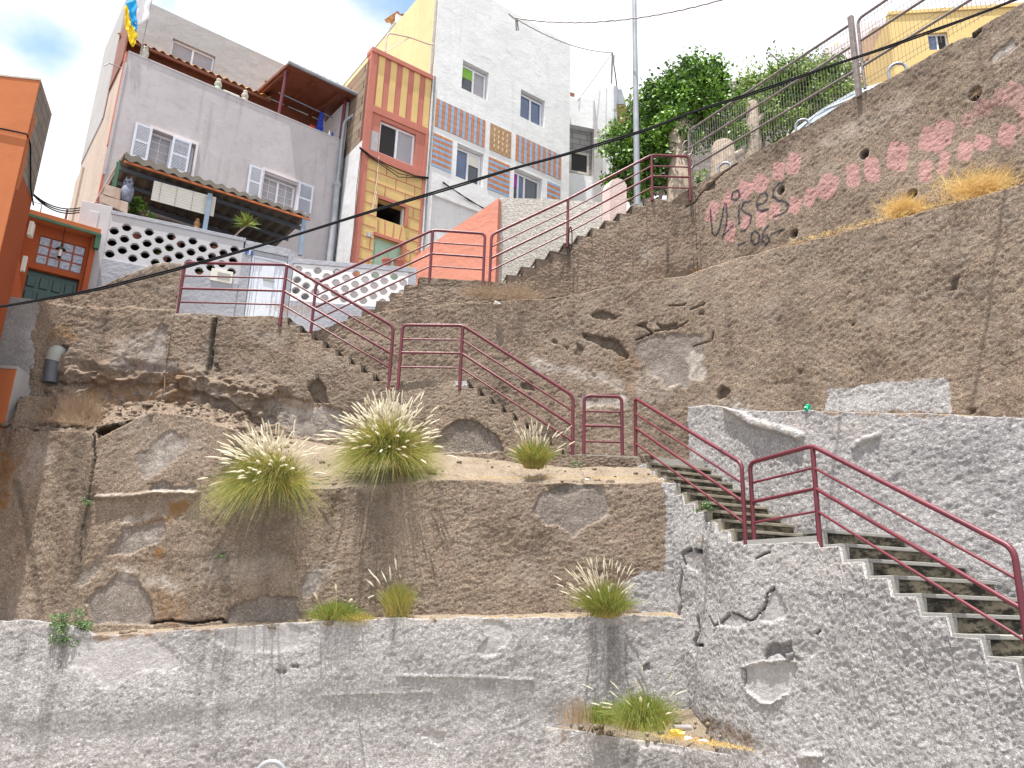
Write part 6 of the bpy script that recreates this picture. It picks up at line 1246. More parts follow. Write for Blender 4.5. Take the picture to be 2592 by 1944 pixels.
b = MB(); b.pbox(Y1, ua + 3.2, ua + 9, va, va + 1.3, -5, -1.2); b.build('roof_room', M['palefar'], OH)
Y2 = Plane(9.4, 25.0, 80); PH = empty('lilac_house', Y2.P(0, 10), 'pale lilac house with a tan awning between the fence post and the ochre house', 'house')
def y2(*p): return Y2.uv(Z4(*p))
(a0_, c0_), (a1_, c1_) = y2(1120, 160), y2(1360, 90); b = MB(); b.prism(Y2, [(a0_ - 1.5, 10), (a1_ + .6, 10), (a1_ + .6, c1_ + .1), (a0_ + .0, c0_), (a0_ - .0, y2(1110, 250)[1]), (a0_ - 1.5, y2(1000, 330)[1])], -4, 0); b.build('front_wall', M['palefar'], PH)
b = MB(); b.prism(Y2, [y2(1150, 275), y2(1330, 225), y2(1330, 370), y2(1150, 425)][::-1], .03, .8); b.build('awning', M['tanfar'], PH); b = MB(); b.prism(Y2, [y2(1170, 435), y2(1320, 370), y2(1320, 400), y2(1190, 450)][::-1], .01, .05); b.build('window', M['glass'], PH)
b = MB(); b.prism(Y2, [y2(1150, 440), y2(1330, 395), y2(1330, 420), y2(1150, 465)][::-1], .02, .4); b.build('ledge', M['white'], PH)
Y3 = Plane(6.8, 27.0, 78); SH = empty('small_house', Y3.P(0, 10), 'small pale house with dark windows glimpsed left of the fence post', 'house')
def y3(*p): return Y3.uv(Z4(*p))
b = MB(); b.prism(Y3, [y3(640, 900), y3(640, 480), y3(700, 465), y3(880, 400), (y3(1010, 350)), y3(1080, 300), y3(1110, 900)][::-1], -4, 0); b.build('front_wall', M['palefar'], SH)
b = MB(); b.prism(Y3, [y3(800, 440), y3(885, 405), y3(885, 440), y3(810, 470)][::-1], .01, .05); b.prism(Y3, [y3(930, 400), y3(1000, 370), y3(1000, 420), y3(930, 450)][::-1], .01, .05); b.build('window_strip', M['glass'], SH)
b = MB(); b.prism(Y3, [y3(1005, 330), y3(1005, 265), y3(1060, 250), y3(1065, 310)][::-1], -1, -.2); b.build('ochre_chimney', M['ochre'], SH)
Y4 = Plane(5.2, 25.5, 84); 
def y4(*p): return Y4.uv(Z4(*p))
b = MB(); b.prism(Y4, [y4(-260, 600), (y4(200, 545)), y4(540, 490), y4(640, 480), y4(640, 1250), y4(-260, 1250)][::-1], -.2, 0); tag(b.build('block_wall', M['blockfar'], bevel=.01), 'bare grey block wall behind the green trees', 'wall')
# tv aerial
ap = at(Z4(600, 480), 25); AE = empty('tv_aerial', ap, 'thin tv aerial against the sky above the block wall', 'aerial'); b = MB(); b.tube([ap, at(Z4(618, 385), 25)], .02, 5); b.build('mast', M['wire'], AE)
b = MB(); b.tube([at(Z4(560, 340), 25), at(Z4(618, 400), 25)], .015, 5)
for k in range(7): q = at(Z4(565 + 8 * k, 345 + 8 * k), 25); b.tube([q + [-.12, 0, .12], q + [.14, 0, -.10]], .008, 4)
b.tube([at(Z4(570, 425), 25), at(Z4(610, 455), 25)], .012, 5); b.tube([at(Z4(630, 350), 25), at(Z4(637, 400), 25), at(Z4(620, 440), 25)], .01, 5); b.build('elements', M['wire'], AE)
# elbow pipe and conduit on the rubble wall
q0, q1, q2 = at(B1(320, 1200), 12.75), at(B1(340, 1060), 12.75), at(B1(400, 1045), 12.95); PE = empty('drain_pipe', q0, 'dark grey plastic drain pipe with a pale elbow on the left brown wall', 'pipe')
b = MB(); b.tube([q0, q1], .115, 16); b.build('pipe', M['pvcdark'], PE, True); b = MB(); b.tube(rounded([q1, q1 + [.02, 0, .2], q2 + [.06, .25, .04]], .14), .125, 16); b.build('elbow', M['greyplate'], PE, True)
b = MB(); P = [at(B2(1905, 190), 14.45) + np.array([.035 * math.cos(q), 0, -.28 + .28 * math.sin(q)]) for q in np.linspace(0, 6.28, 20)]; b.tube(P, .012, 6); tag(b.build('cable_loop', M['black'], smooth=True), 'loop of black hose hung on a topmost handrail post', 'hose')

# service cables on the house fronts
for k, (pl, pts, lb) in enumerate([(G, [(-1.93, 12.9), (-1.95, 11.5), (-1.90, 10.2), (-1.94, 8.8), (-1.92, 6.5)], 'thin dark cable running down beside the grey house drainpipe'), (S, [(-.95, 12.2), (-.97, 11.2), (-.94, 10.0), (-.97, 8.4)], 'thin dark cable down the corner of the narrow salmon house'), (S, [(.93, 15.2), (.95, 13.6), (.93, 12.1), (.95, 10.4), (.93, 8.0)], 'thin dark cable down the joint between the narrow house and the white house')]):
    b = MB(); b.tube([pl.P(u, v, .03) for u, v in pts], .008, 5); b.tube([pl.P(u + .03, v, .03) for u, v in pts], .006, 5); tag(b.build('cable', M['black'], smooth=True), lb, 'cable')
# hairline cracks cut into the white front, as thin dark ribbons set proud of the render
for k, pts in enumerate([[(3.25, 17.25), (3.4, 17.18), (3.55, 17.2), (3.68, 17.14)], [(4.3, 17.0), (4.45, 16.93), (4.55, 16.95)], [(2.4, 16.6), (2.7, 16.62), (2.85, 16.55)]]):
    b = MB()
    for (a, c), (a2, c2) in zip(pts[:-1], pts[1:]): b.poly([S.P(a, c - .006, .003), S.P(a2, c2 - .006, .003), S.P(a2, c2 + .004, .003), S.P(a, c + .004, .003)])
    b.build('hairline_crack', M['greyupper'], HW)

# ================================================================== VEGETATION
def ribmesh(name, V, Fc, tone, mat, par=None):
    me = bpy.data.meshes.new(name); V = np.asarray(V, float).reshape(-1, 3); Fc = np.asarray(Fc, int)
    me.vertices.add(len(V)); me.vertices.foreach_set('co', V.reshape(-1)); me.loops.add(Fc.size); me.polygons.add(len(Fc)); k = Fc.shape[1]
    me.loops.foreach_set('vertex_index', Fc.reshape(-1)); me.polygons.foreach_set('loop_start', np.arange(0, Fc.size, k)); me.update(calc_edges=True)
    a = me.attributes.new('tone', 'FLOAT', 'POINT'); a.data.foreach_set('value', np.asarray(tone, np.float32)); return link(name, me, mat, par)
def blades(rs, base, n, L, spread, bias, wid, droop, tone, seg=5, foot=.08, elev=(25, 88), minl=.45, jitter=.05):
    """n curved blades starting round base; bias = mean lean (x, y, z)"""
    V = []; F = []; Tn = []; az = rs.rand(n) * 2 * math.pi; el = np.radians(elev[0] + (elev[1] - elev[0]) * rs.rand(n) ** .8)
    d = np.stack([np.cos(az) * np.cos(el) * spread, np.sin(az) * np.cos(el) * spread, np.sin(el)], 1) + np.array(bias); d += rs.randn(n, 3) * jitter; d /= np.linalg.norm(d, axis=1)[:, None]
    d[:, 1] = np.where(d[:, 1] > .25, d[:, 1] * -.4, d[:, 1]); ln = L * (minl + (1 - minl) * rs.rand(n)); b0 = np.array(base) + np.stack([rs.randn(n) * foot, rs.randn(n) * foot * .6, rs.rand(n) * .03], 1)
    dr = droop * (.6 + .8 * rs.rand(n)); t = np.linspace(0, 1, seg + 1); P = b0[:, None] + d[:, None] * (ln[:, None] * t)[..., None]; P[:, :, 2] -= (dr * ln)[:, None] * t[None] ** 2.2
    sd_ = np.cross(d, [0, -1, .3]); sd_ /= np.linalg.norm(sd_, axis=1)[:, None] + 1e-9; w_ = wid * (1 - t ** 1.5 * .9)
    A_ = P + sd_[:, None] * w_[None, :, None] * .5; B_ = P - sd_[:, None] * w_[None, :, None] * .5; V = np.stack([A_, B_], 2).reshape(n, -1, 3); idx = np.arange(n * 2 * (seg + 1)).reshape(n, seg + 1, 2)
    F = np.stack([idx[:, :-1, 0], idx[:, 1:, 0], idx[:, 1:, 1], idx[:, :-1, 1]], -1).reshape(-1, 4)
    tn = tone[0] + (tone[1] - tone[0]) * rs.rand(n); Tn = np.clip(tn[:, None] + .45 * (1 - t)[None] ** 2, 0, 1); Tn = np.repeat(Tn[:, :, None], 2, 2).reshape(-1)
    return V.reshape(-1, 3), F, Tn, P, d
def plumes(name, rs, P, L, r, mat, par, fuzz=90):
    """fuzzy seed heads at the ends of stalks P (n,seg,3)"""
    V = []; F = []; T_ = []; k = 0
    for p in P:
        e = p[-1]; dv = p[-1] - p[-2]; dv = dv / np.linalg.norm(dv); l = L * (.7 + .6 * rs.rand()); q = rs.rand(fuzz); a = rs.rand(fuzz) * 6.283; x = np.cross(dv, [0, 1, 0.2]); x /= np.linalg.norm(x); y = np.cross(dv, x)
        bend = np.array([0, 0, -.10 * l]); rad = r * np.sin(np.pi * np.clip(q * .92 + .08, 0, 1)) ** .6
        c0 = e + dv * (q * l)[:, None] + bend * (q ** 2)[:, None]; o_ = np.cos(a)[:, None] * x + np.sin(a)[:, None] * y; tip = c0 + o_ * rad[:, None] + dv * (.022 + .01 * rs.rand(fuzz))[:, None]; s_ = np.cross(o_, dv) * .0035
        V.append(np.stack([c0 + s_, c0 - s_, tip], 1).reshape(-1, 3)); F.append(np.arange(fuzz * 3).reshape(-1, 3) + k); k += fuzz * 3; T_.append(np.full(fuzz * 3, rs.rand()))
        n = 6; m = 5; tt = np.linspace(0, 1, m); ring = []
        for t in tt:
            rr = r * .55 * math.sin(math.pi * min(1, t * .9 + .1)) ** .6; cc = e + dv * l * t + bend * t * t; ring.append([cc + (x * math.cos(q_) + y * math.sin(q_)) * rr for q_ in np.linspace(0, 6.283, n, endpoint=False)])
        ring = np.array(ring).reshape(-1, 3); V.append(ring); ff = []
        for i in range(m - 1):
            for j in range(n): a0 = i * n + j; a1 = i * n + (j + 1) % n; ff += [(a0, a1, a1 + n), (a0, a1 + n, a0 + n)]
        F.append(np.array(ff) + k); k += len(ring); T_.append(np.full(len(ring), .5))
    return ribmesh(name, np.concatenate(V), np.concatenate(F), np.concatenate(T_), mat, par)
def clump(px, Y, L, n, npl, label, seed, bias=(0, -.1, .0), spread=1.0, droop=.45, foot=.07, tone=(0, .9), pl=(.18, .021), elev=(15, 88), plel=(20, 85), plbias=None, wid=.0065, name='fountain_grass', grp='feathery grass tufts growing from the walls', plL=1.12):
    rs = np.random.RandomState(seed); b0 = at(px, Y); e = empty(name, b0, label, 'grass tuft', grp)
    V, F, T_, _, _ = blades(rs, b0, n, L, spread, bias, wid, droop, tone, foot=foot, elev=elev); ribmesh('blades', V, F, T_, M['blade'], e)
    if npl:
        V, F, T_, P, d = blades(rs, b0, npl, L * plL, spread, plbias or bias, .004, droop * .35, (.5, 1), foot=foot * .8, elev=plel, minl=.42); ribmesh('stalks', V, F, T_, M['dry'], e)
        plumes('seed_heads', rs, P, pl[0], pl[1], M['plume'], e)
    return e
clump(D(592, 1045), 11.9, 1.12, 5200, 190, 'wide grass tuft with many cream plumes hanging over the left brown wall', 1, bias=(-.30, -.30, -.05), droop=.62, foot=.13, plbias=(-.38, -.22, .22), tone=(0, 1), elev=(-5, 85), plel=(0, 80), plL=.93)
clump(D(838, 986), 12.15, 1.12, 7500, 230, 'round dense grass tuft with cream plumes below the middle handrail', 2, bias=(0, -.25, .02), droop=.52, foot=.13, plbias=(-.08, -.25, .22), tone=(0, 1), elev=(-10, 88), plel=(-5, 85), plL=.98)
clump(D(1152, 1012), 12.05, .70, 2000, 55, 'smaller grass tuft on the sandy ledge near the gate panel', 3, bias=(0, -.15, .25), droop=.35, foot=.06, elev=(25, 88), plel=(25, 85), plL=1.1, pl=(.14, .014))
clump(D(1308, 1335), 11.42, .76, 2400, 70, 'bright grass tuft on the edge of the lowest grey wall', 4, bias=(-.05, -.12, .2), droop=.32, foot=.07, elev=(22, 88), plel=(22, 85), plbias=(-.28, -.1, .3), plL=1.15, pl=(.14, .014), tone=(0, .7))
clump(D(1392, 1578), 10.75, .90, 3000, 18, 'green grass tuft drooping over the litter-strewn planter wall', 5, bias=(-.08, -.2, .35), droop=.55, foot=.10, elev=(20, 88), tone=(0, .6), plbias=(-.25, -.1, .4), plL=1.15, pl=(.14, .014))
clump(D(1300, 1563), 11.15, .52, 1200, 0, 'short green grass tuft at the left of the planter', 6, bias=(.05, -.2, .15), droop=.5, foot=.09, elev=(15, 88), tone=(0, .5))
clump(D(727, 1340), 11.6, .50, 1700, 4, 'short green grass tuft on the ledge under the large brown wall, left one of the pair', 7, bias=(-.05, -.2, .12), droop=.45, foot=.12, elev=(10, 85), tone=(.0, .5), plL=1.6)
clump(D(768, 1342), 11.55, .28, 800, 0, 'small straw coloured tuft touching the short green one', 8, bias=(0, -.3, 0), droop=.6, foot=.1, elev=(5, 80), tone=(.5, 1))
clump(D(860, 1335), 11.55, .64, 1400, 6, 'slender upright grass tuft with a few long stalks', 9, bias=(-.05, -.08, .5), droop=.22, foot=.06, elev=(35, 88), tone=(.15, .9), plL=1.3)
def tuft(px, Y, L, n, label, seed, mat, bias=(0, -.3, .1), foot=.12, droop=.3, elev=(0, 80), wid=.006, cat='dry grass', name='dry_grass_tuft', spread=1.0, grp=None, tone=(0, 1)):
    rs = np.random.RandomState(seed); V, F, T_, _, _ = blades(rs, at(px, Y), n, L, spread, bias, wid, droop, tone, foot=foot, elev=elev); return tag(ribmesh(name, V, F, T_, M[mat]), label, cat, grp)
tuft(Z4(1440, 1400), 10.9, .62, 900, 'golden dry grass tuft on the sloping ledge below a drain hole', 20, 'dry', bias=(-.15, -.2, .25), droop=.45, foot=.14)
tuft(Z4(1930, 1262), 9.9, .62, 1100, 'wider golden dry grass tuft on the ledge near the right edge', 21, 'dry', bias=(-.1, -.2, .2), droop=.35, foot=.24)
tuft(Z4(2110, 1310), 9.6, .36, 120, 'wispy pale dry stems hanging below the ledge at the right', 22, 'twig', bias=(-.1, -.4, -.2), droop=.9, foot=.16, wid=.004)
tuft(Z4(1905, 620), 10.0, .38, 60, 'pale dead roots dangling out of the upper drain hole', 23, 'twig', bias=(0, -.6, -.5), droop=1.0, foot=.03, wid=.005, cat='roots', name='dangling_roots')
tuft(D(172, 905), 12.5, .55, 1500, 'tangled brown dry bush beside the drain pipe', 24, 'twig', bias=(0, -.15, .2), foot=.15, droop=.05, elev=(10, 88), wid=.004, cat='dry bush', name='dry_bush'); tuft(B1(470, 1480), 12.3, .40, 900, 'low tangle of brown twigs hanging in front of the stub wall', 25, 'twig', bias=(.1, -.2, .1), foot=.25, droop=.2, wid=.004, cat='dry bush', name='dry_bush')
tuft(B2(1330, 640), 13.85, .42, 500, 'pale dry weeds on the ledge under the gap in the upper handrails', 26, 'twig', bias=(-.1, -.1, .1), foot=.16, droop=.1, wid=.004, cat='dry weeds', name='dry_weeds'); tuft(B2(1570, 650), 13.8, .40, 700, 'reddish brown dry weeds on the ledge to the right of the upper handrail gap', 27, 'twig', bias=(0, -.1, .1), foot=.26, droop=.1, wid=.004, cat='dry weeds', name='dry_weeds')
tuft(C3(400, 1370), 11.0, .42, 130, 'rusty dead weed stems at the left end of the planter', 28, 'twig', bias=(0, -.05, 1.2), foot=.1, droop=.02, elev=(50, 88), wid=.006, cat='dry weeds', name='dry_weeds')
tuft(B2(100, 740), 13.9, .25, 250, 'sparse dry grass at the foot of the upper flight', 29, 'twig', bias=(0, -.1, .3), foot=.3, droop=.2, wid=.004, cat='dry grass')
rsl = np.random.RandomState(50)
def litter_grass(name, a, c, n, L, mat, label, droop=.6):
    V_, F_, T__ = [], [], []; k = 0
    for i in range(n):
        t = rsl.rand(); b0 = np.array(a) * (1 - t) + np.array(c) * t + rsl.randn(3) * [.05, .05, .0]; V, F, T_, _, _ = blades(rsl, b0, 6, L, 1, (0, -.3, .1), .006, droop, (0, 1), seg=3, foot=.03, elev=(0, 70)); V_.append(V); F_.append(F + k); T__.append(T_); k += len(V)
    o = ribmesh(name, np.concatenate(V_), np.concatenate(F_), np.concatenate(T__), M[mat]); tag(o, label, 'dry grass', None, 'stuff'); return o
litter_grass('dry_ledge_grass', W0.pt(D(1420, 1598), -.1) + [0, 0, .02], W0.pt(D(1680, 1632), -.08), 160, .13, 'dry', 'orange-brown dry grass litter lying along the planter')
litter_grass('dry_ledge_grass', W5.pt(Z4(700, 1580), .02), W5.pt(Z4(2212, 1195), .02), 180, .07, 'dry', 'thin line of dry yellow grass along the sloping graffiti ledge')
litter_grass('dry_ledge_grass', W1.pt(D(650, 1345), -.1) + [0, 0, .0], W1.pt(D(1460, 1330), -.12), 110, .06, 'dry', 'sparse dry grass along the lowest ledge')
litter_grass('dry_ledge_grass', W2.pt(D(950, 1040), -.3) + [0, 0, .08], W2.pt(D(1440, 1043), -.25) + [0, 0, .1], 90, .07, 'dry', 'sparse dry grass on the sandy ledge')
# leafy plants
def leaves(name, pts, size, mat, par=None, seed=0, tone=None, asp=.55, up=.4):
    rs = np.random.RandomState(seed); n = len(pts); nr = rs.randn(n, 3) + [0, -.5, up * 2]; nr /= np.linalg.norm(nr, axis=1)[:, None]; a = np.cross(nr, rs.randn(n, 3)); a /= np.linalg.norm(a, axis=1)[:, None]; c = np.cross(nr, a); s_ = size * (.6 + .8 * rs.rand(n))[:, None]
    V = np.stack([pts - a * s_ * .5, pts + c * s_ * asp * .5 + nr * s_ * .06, pts + a * s_ * .5, pts - c * s_ * asp * .5 + nr * s_ * .06], 1); F = np.arange(4 * n).reshape(n, 4); t = rs.rand(n) if tone is None else np.clip(tone + .25 * rs.randn(n), 0, 1)
    return ribmesh(name, V, F, np.repeat(t, 4), mat, par)
def crown(rs, lobes, n, shell=.55):
    P = []; T_ = []; tot = sum(r[0] * r[1] * r[2] for _, r in lobes)
    for c, r in lobes:
        m = int(n * r[0] * r[1] * r[2] / tot); nc = max(6, m // 55); cd_ = rs.randn(nc, 3); cd_ /= np.linalg.norm(cd_, axis=1)[:, None]; rad = shell + (1.08 - shell) * rs.rand(nc) ** .6; cc = np.array(c) + cd_ * rad[:, None] * np.array(r); ct = rs.rand(nc)
        k = rs.randint(0, nc, m); sp = min(r) * .22; p = cc[k] + rs.randn(m, 3) * sp * [1, 1, .7]; P.append(p); T_.append(ct[k])
    return np.concatenate(P), np.concatenate(T_)
def pxs(x, y, Y): return at(Z3(x, y), Y)
rs = np.random.RandomState(77)
TR = empty('ficus_tree', pxs(1330, 1280, 17.0), 'dense bright green tree with a thick pale trunk beside the lamp post', 'tree')
lob = [(pxs(1400, 640, 17.3), (1.15, 1.0, 1.0)), (pxs(1250, 760, 17.3), (.95, .9, .95)), (pxs(1530, 740, 17.3), (.75, .8, .95)), (pxs(1450, 540, 17.3), (.85, .8, .55)), (pxs(1200, 640, 17.3), (.6, .6, .4)), (pxs(1560, 560, 17.3), (.45, .4, .4)), (pxs(1300, 820, 16.3), (.65, .5, .42)), (pxs(1400, 850, 16.3), (.45, .4, .30)), (pxs(1250, 850, 17.4), (.6, .6, .3)), (pxs(1480, 830, 17.5), (.5, .6, .35)), (pxs(1490, 430, 17.3), (.14, .14, .55)), (pxs(1500, 380, 17.3), (.09, .09, .3))]
lob = [(c, tuple(q * .9 for q in r)) for c, r in lob]; P, t = crown(rs, lob, 15000, .5); leaves('crown', P, .11, M['leaf'], TR, 1, t, .6)
b = MB(); t0 = pxs(1335, 1340, 16.5); t1 = pxs(1325, 900, 16.7); b.tube([t0 - [0, 0, .4], t0, (t0 + t1) / 2 + [.03, 0, 0], t1, pxs(1380, 760, 17.3)], .36, 14, r1=.24); b.build('trunk', M['bark'], TR, True)
for q in ((1270, 720), (1440, 650), (1520, 720)): b = MB(); b.tube([t1 + [0, 0, -.1], (t1 + pxs(*q, 17.3)) / 2 + [0, 0, .1], pxs(*q, 17.3)], .12, 8, r1=.04); b.build('limb', M['bark'], TR, True)
SB = empty('shrub', pxs(1050, 1300, 16.6), 'dark leafy shrub filling the space behind the lamp post', 'shrub')
lob = [(pxs(1010, 960, 16.9), (.8, .6, .6)), (pxs(1130, 1080, 16.9), (.9, .6, .8)), (pxs(1010, 1150, 16.8), (.65, .5, .6)), (pxs(1180, 1230, 17.3), (.6, .4, .6)), (pxs(1040, 1290, 16.6), (.4, .35, .4)), (pxs(1180, 950, 17.3), (.6, .4, .5))]
P, t = crown(rs, lob, 9000, .4); leaves('foliage', P, .11, M['leaf'], SB, 2, t * .75, .6); b = MB(); 
for dx in (-.3, 0, .35): b.tube([pxs(1100, 1330, 16.9) + [dx, 0, 0], pxs(1100, 1000, 16.9) + [dx * 2, 0, 0]], .05, 6)
b.build('stems', M['bark'], SB)
BU = empty('bush', at(Z4(700, 900), 17.5), 'loose light green bushes behind the mesh fence', 'bush')
lob = [(at(Z4(520, 640), 18), (1.1, .8, .6)), (at(Z4(700, 600), 18), (1.3, .9, .9)), (at(Z4(880, 560), 17.5), (1.1, .8, .7)), (at(Z4(980, 520), 17), (.6, .5, .4)), (at(Z4(420, 780), 17), (.7, .5, .6)), (at(Z4(640, 760), 17.2), (.9, .6, .7)), (at(Z4(950, 610), 16.6), (.8, .5, .4)), (at(Z4(360, 900), 16.5), (.4, .4, .5)), (at(Z4(790, 460), 17.8), (.16, .16, .5)), (at(Z4(120, 1150), 15.8), (.25, .25, .35))]
P, t = crown(rs, lob, 22000, .2); leaves('foliage', P, .11, M['leaf2'], BU, 3, t, .45); b = MB()
for q in ((520, 900, 17.5), (700, 850, 17.5), (860, 760, 17.3)): b.tube([at(Z4(q[0], q[1] + 100), q[2]), at(Z4(q[0] + 10, q[1] - 250), q[2])], .05, 6)
b.build('stems', M['bark'], BU)
for (q, y0, y1, Y, r0, r1, lb) in ((440, 1100, 665, 16.6, .20, .12, 'tall pale cut tree trunk among the bushes behind the fence'), (250, 1260, 930, 15.9, .36, .22, 'thick pruned tree stump behind the left end of the mesh fence')):
    e = empty('cut_trunk', at(Z4(q, y0), Y), lb, 'tree trunk', 'cut tree trunks behind the fence'); b = MB(); p, p2 = at(Z4(q, y0), Y), at(Z4(q + 10, y1), Y); b.tube([p - [0, 0, .8], p, p + (p2 - p) * .5 + [.04, 0, 0], p2 - [0, 0, .08], p2], r0, 14, r1=r1); b.build('trunk', M['bark'], e, True)
    b = MB(); b.tube([p + (p2 - p) * .6, p + (p2 - p) * .75 + [r0 * 1.3, -.05, .1]], r1 * .55, 8, r1=r1 * .4); b.build('branch_stub', M['bark'], e, True)
def frond(c, tip, n, rs, b, L=.42):
    c, tip = np.array(c), np.array(tip); V = []; T_ = []
    for k in range(n):
        t = k / n; p = c + (tip - c) * t + [0, 0, .25 * math.sin(math.pi * t) * np.linalg.norm(tip - c) * .4]; dv = (tip - c) / np.linalg.norm(tip - c)
        for s_ in (-1, 1):
            o_ = np.cross(dv, [0, 1, 0]) * s_ * .8 + dv * .7 + rs.randn(3) * .08; o_ /= np.linalg.norm(o_); l = L * (1 - .55 * t); w_ = np.cross(o_, [0, 1, 0]) * .012; V.append([p + w_, p + o_ * l + [0, 0, -.08 * l], p - w_]); T_ += [rs.rand()] * 3
    return np.array(V).reshape(-1, 3), T_
PM = empty('palm', pxs(1080, 1300, 18.5), 'palm with thin fronds reaching out left of the lamp post', 'palm'); rs = np.random.RandomState(9); pc = pxs(1100, 860, 18.4); V_ = []; T__ = []
for tip in ((880, 800), (870, 830), (920, 700), (990, 690), (1000, 640), (860, 960), (930, 880), (1110, 570), (1050, 660), (1290, 510), (1000, 930), (1080, 700)):
    V, T_ = frond(pc, pxs(*tip, 18.2), 26, rs, None); V_.append(V); T__ += T_
V_ = np.concatenate(V_); ribmesh('fronds', V_, np.arange(len(V_)).reshape(-1, 3), T__, M['palm'], PM); b = MB(); b.tube([pxs(1110, 1320, 18.5), pc], .2, 10, r1=.15); b.build('trunk', M['bark'], PM, True)
def leafball(name, c, r, n, size, mat, label, cat, seed, grp=None, tone=None):
    rs = np.random.RandomState(seed); P, t = crown(rs, [(c, r)], n, .3); return tag(leaves(name, P, size, M[mat], None, seed, t, .55), label, cat, grp)
leafball('weed', at(D(150, 1352), 11.75), (.32, .15, .26), 1700, .034, 'weed', 'bushy green weed growing on the lowest grey wall at the left', 'weed', 31, 'small green weeds on the walls')
leafball('weed', at(B4(160, 985), 10.75) , (.17, .09, .10), 450, .03, 'weed', 'grey-green weed growing between the dark steps', 'weed', 32, 'small green weeds on the walls')
leafball('weed', W2.pt(C1(585, 690), .08), (.11, .06, .08), 160, .03, 'weed', 'tiny green weed in the vertical wall crack', 'weed', 33, 'small green weeds on the walls')
leafball('weed', W4.pt(B4(170, 1180), .06), (.17, .08, .13), 220, .02, 'twig', 'wispy dry weed on the grey stair wall', 'weed', 34, 'small green weeds on the walls')
leafball('weed', W2.pt(B3(420, 1505), -.15) + [0, 0, .1], (.10, .08, .06), 120, .03, 'weed', 'tiny green weed on the sandy ledge right of the grass tuft', 'weed', 35, 'small green weeds on the walls')
leafball('weed', W2.pt(C1(1440, 1035), .06), (.10, .06, .07), 90, .025, 'weed', 'tiny dark weed below the wide grass tuft', 'weed', 36, 'small green weeds on the walls')
leafball('terrace_plant', T.P(*T.uv(E2(700, 700), -.45), -.45), (.34, .2, .20), 900, .055, 'leaf', 'green leafy plant behind the left end of the terrace wall', 'plant', 37)
for q, s_ in ((E2(720, 935), 41), (E2(1280, 1065), 42), (E2(1820, 1195), 43), (E2(1080, 1290), 44), (E2(1620, 1560), 45)):
    u_, v_ = T.uv(q, -.25); c = T.P(u_, v_, -.25); e = empty('potted_plant', c, 'potted plant behind the pierced terrace wall', 'plant', 'potted plants behind the pierced wall'); rs = np.random.RandomState(s_); P, t = crown(rs, [(c, (.15, .08, .10))], 220, .3); leaves('foliage', P, .06, M['leaf'], e, s_, t); b = MB(); b.lathe((c[0], c[1], c[2] - .28), [(.06, 0), (.09, .16), (.1, .18)], 10); b.build('pot', M['salmon'], e, True)
YU = np.array(T.P(*T.uv(E2(2230, 950), -.1), -.1)); e = empty('spiky_plant', T.P(*T.uv(E2(2040, 1125), -.1), -.1), 'spiky lime green plant leaning over the terrace wall under the canopy', 'plant')
rs = np.random.RandomState(60); V, F, T_, _, _ = blades(rs, YU, 90, .36, 1, (0, -.1, 0), .03, .15, (0, .5), foot=.015, elev=(-15, 85), minl=.7); ribmesh('leaves', V, F, T_, M['blade'], e); b = MB(); q = np.array(T.P(*T.uv(E2(2040, 1125), -.1), -.1)); b.tube([q, (q + YU) / 2 + [0, 0, .02], YU], .018, 6); b.build('stem', M['bark'], e, True)
# terracotta pots on the lattice end
for px, lb in (((1935 - 1250 + 30, 395), 'terracotta pot on the white pierced wall, near its right end'), ((790, 425), 'low terracotta pot at the corner of the white pierced wall')):
    p = np.array(T2.P(*T2.uv(B2(*px), -.08), -.08)); p[2] = 8.47; b = MB(); b.lathe(tuple(p), [(.07, 0), (.10, .14), (.115, .15), (.115, .18), (.09, .18)], 12); tag(b.build('flower_pot', M['salmon'], smooth=True), lb, 'pot')
b = MB(); b.pbox(T2, LAT2 + .05, LAT2 + .06, 0, .01, 0, .01) if False else b.pbox(T2, -.3, 2.62, 5.8, 8.44, -.75, -.65); tag(b.build('inner_wall', M['greyhouse']), 'plain grey inner wall seen through the white pierced blocks', 'wall')

# ================================================================== LITTER AND STONES
def scrap(c, s_, mat, name, label, cat, seed, flat=.4):
    rs = np.random.RandomState(seed); import bmesh
    bm = bmesh.new(); bmesh.ops.create_icosphere(bm, subdivisions=2, radius=1)
    for v in bm.verts: k = .65 + .7 * rs.rand(); v.co = Vector((v.co.x * s_ * k + c[0], v.co.y * s_ * .7 * k + c[1], v.co.z * s_ * flat * k + c[2]))
    me = bpy.data.meshes.new(name); bm.to_mesh(me); bm.free(); return tag(link(name, me, M[mat]), label, cat)
def w0z(p): return W0.pt(p, -.25)
scrap(atz(C3(1060, 1422), .10), .10, 'plasticy', 'plastic_bag', 'crumpled yellow plastic bag on the planter', 'litter', 1); scrap(atz(C3(1130, 1455), .09), .05, 'paperw', 'paper_scrap', 'pale torn paper scrap right of the yellow bag', 'litter', 2); scrap(atz(C3(1230, 1470), .08), .06, 'paperw', 'paper_scrap', 'flat pale scrap between the bag and the ledge edge', 'litter', 3, .2)
q = atz(C3(1090, 1387), .16); b = MB(); b.tube([q + [-.10, 0, 0], q + [.06, .02, 0], q + [.09, .02, 0], q + [.12, .02, 0]], .035, 10); tag(b.build('plastic_bottle', M['frost'], smooth=True), 'crushed clear bottle lying behind the yellow bag', 'litter')
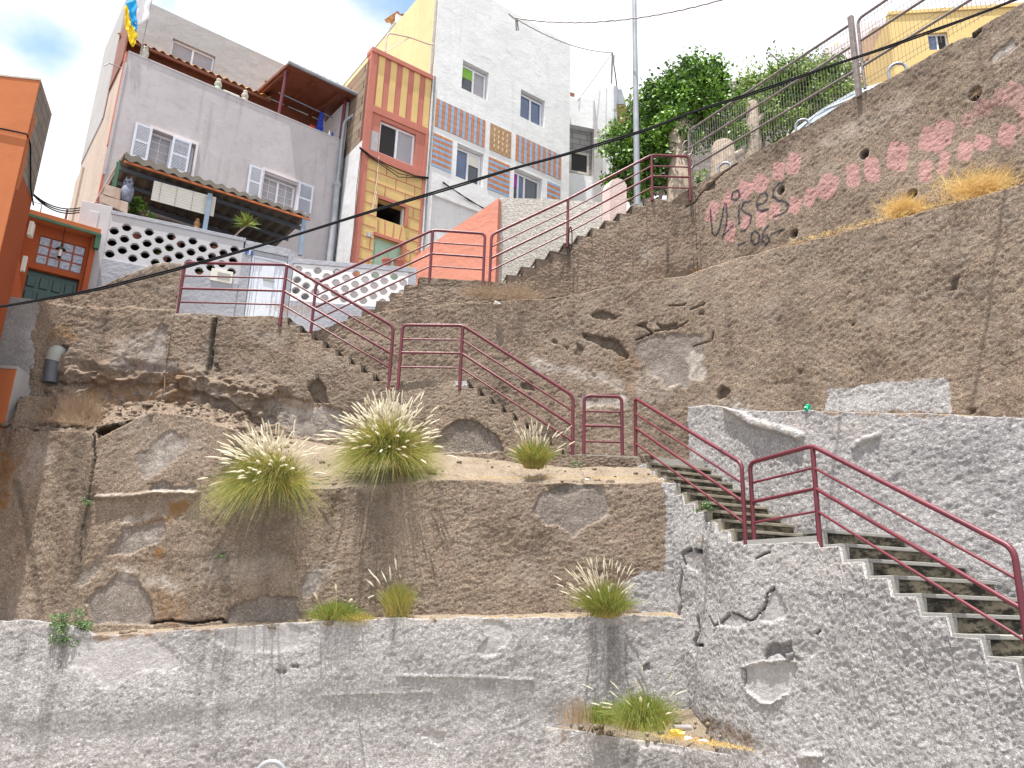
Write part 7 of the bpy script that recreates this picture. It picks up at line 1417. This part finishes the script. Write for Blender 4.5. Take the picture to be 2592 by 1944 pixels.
scrap(W6.pt(B4(818, 348), .03) + [0, 0, .02], .05, 'plasticg', 'green_plastic', 'bright green plastic scrap at the top of the grey wall', 'litter', 4, 1.1); scrap(at(B2(1430, 685), 13.75), .07, 'paperw', 'paper_scrap', 'pale scrap among the dry weeds on the upper ledge', 'litter', 5, .5)
scrap(W2.pt(B3(475, 1585), .0) + [0, 0, .03], .03, 'paperw', 'paper_scrap', 'tiny white scrap on the edge of the sandy ledge', 'litter', 6, .6)
# stones on the rubble slope and ledges: nobody could count them
def stones(name, centers, label, s_=(.02, .07)):
    import bmesh
    rs = np.random.RandomState(5); V = []; F = []; k = 0
    ico = [(0, 0, -1), (.72, -.53, -.45), (-.28, -.85, -.45), (-.89, 0, -.45), (-.28, .85, -.45), (.72, .53, -.45), (.28, -.85, .45), (-.72, -.53, .45), (-.72, .53, .45), (.28, .85, .45), (.89, 0, .45), (0, 0, 1)]
    fc = [(0, 1, 2), (1, 0, 5), (0, 2, 3), (0, 3, 4), (0, 4, 5), (1, 5, 10), (2, 1, 6), (3, 2, 7), (4, 3, 8), (5, 4, 9), (1, 10, 6), (2, 6, 7), (3, 7, 8), (4, 8, 9), (5, 9, 10), (6, 10, 11), (7, 6, 11), (8, 7, 11), (9, 8, 11), (10, 9, 11)]
    for c in centers:
        s = s_[0] + (s_[1] - s_[0]) * rs.rand() ** 3; v = np.array(ico) * s * (1 + .35 * rs.randn(12, 1) * .6) * [1.2, 1, .75] + c; V.append(v); F.append(np.array(fc) + k); k += 12
    return tag(ribmesh(name, np.concatenate(V), np.concatenate(F), np.zeros(k), M['wall']), label, 'stones', None, 'stuff')
rs = np.random.RandomState(8); cs = []
def on(o, n):
    me = o.data; idx = rs.randint(0, len(me.vertices), n); return [np.array(me.vertices[int(i)].co) + rs.randn(3) * [.02, .02, .005] for i in idx]
for nm, n in (('rubble_slope', 800), ('sandy_ledge', 70), ('lower_ledge', 60), ('planter_soil', 70)): cs += on(bpy.data.objects[nm], n)
stones('rubble_stones', cs, 'loose brown stones scattered over the rubble slope and ledges')
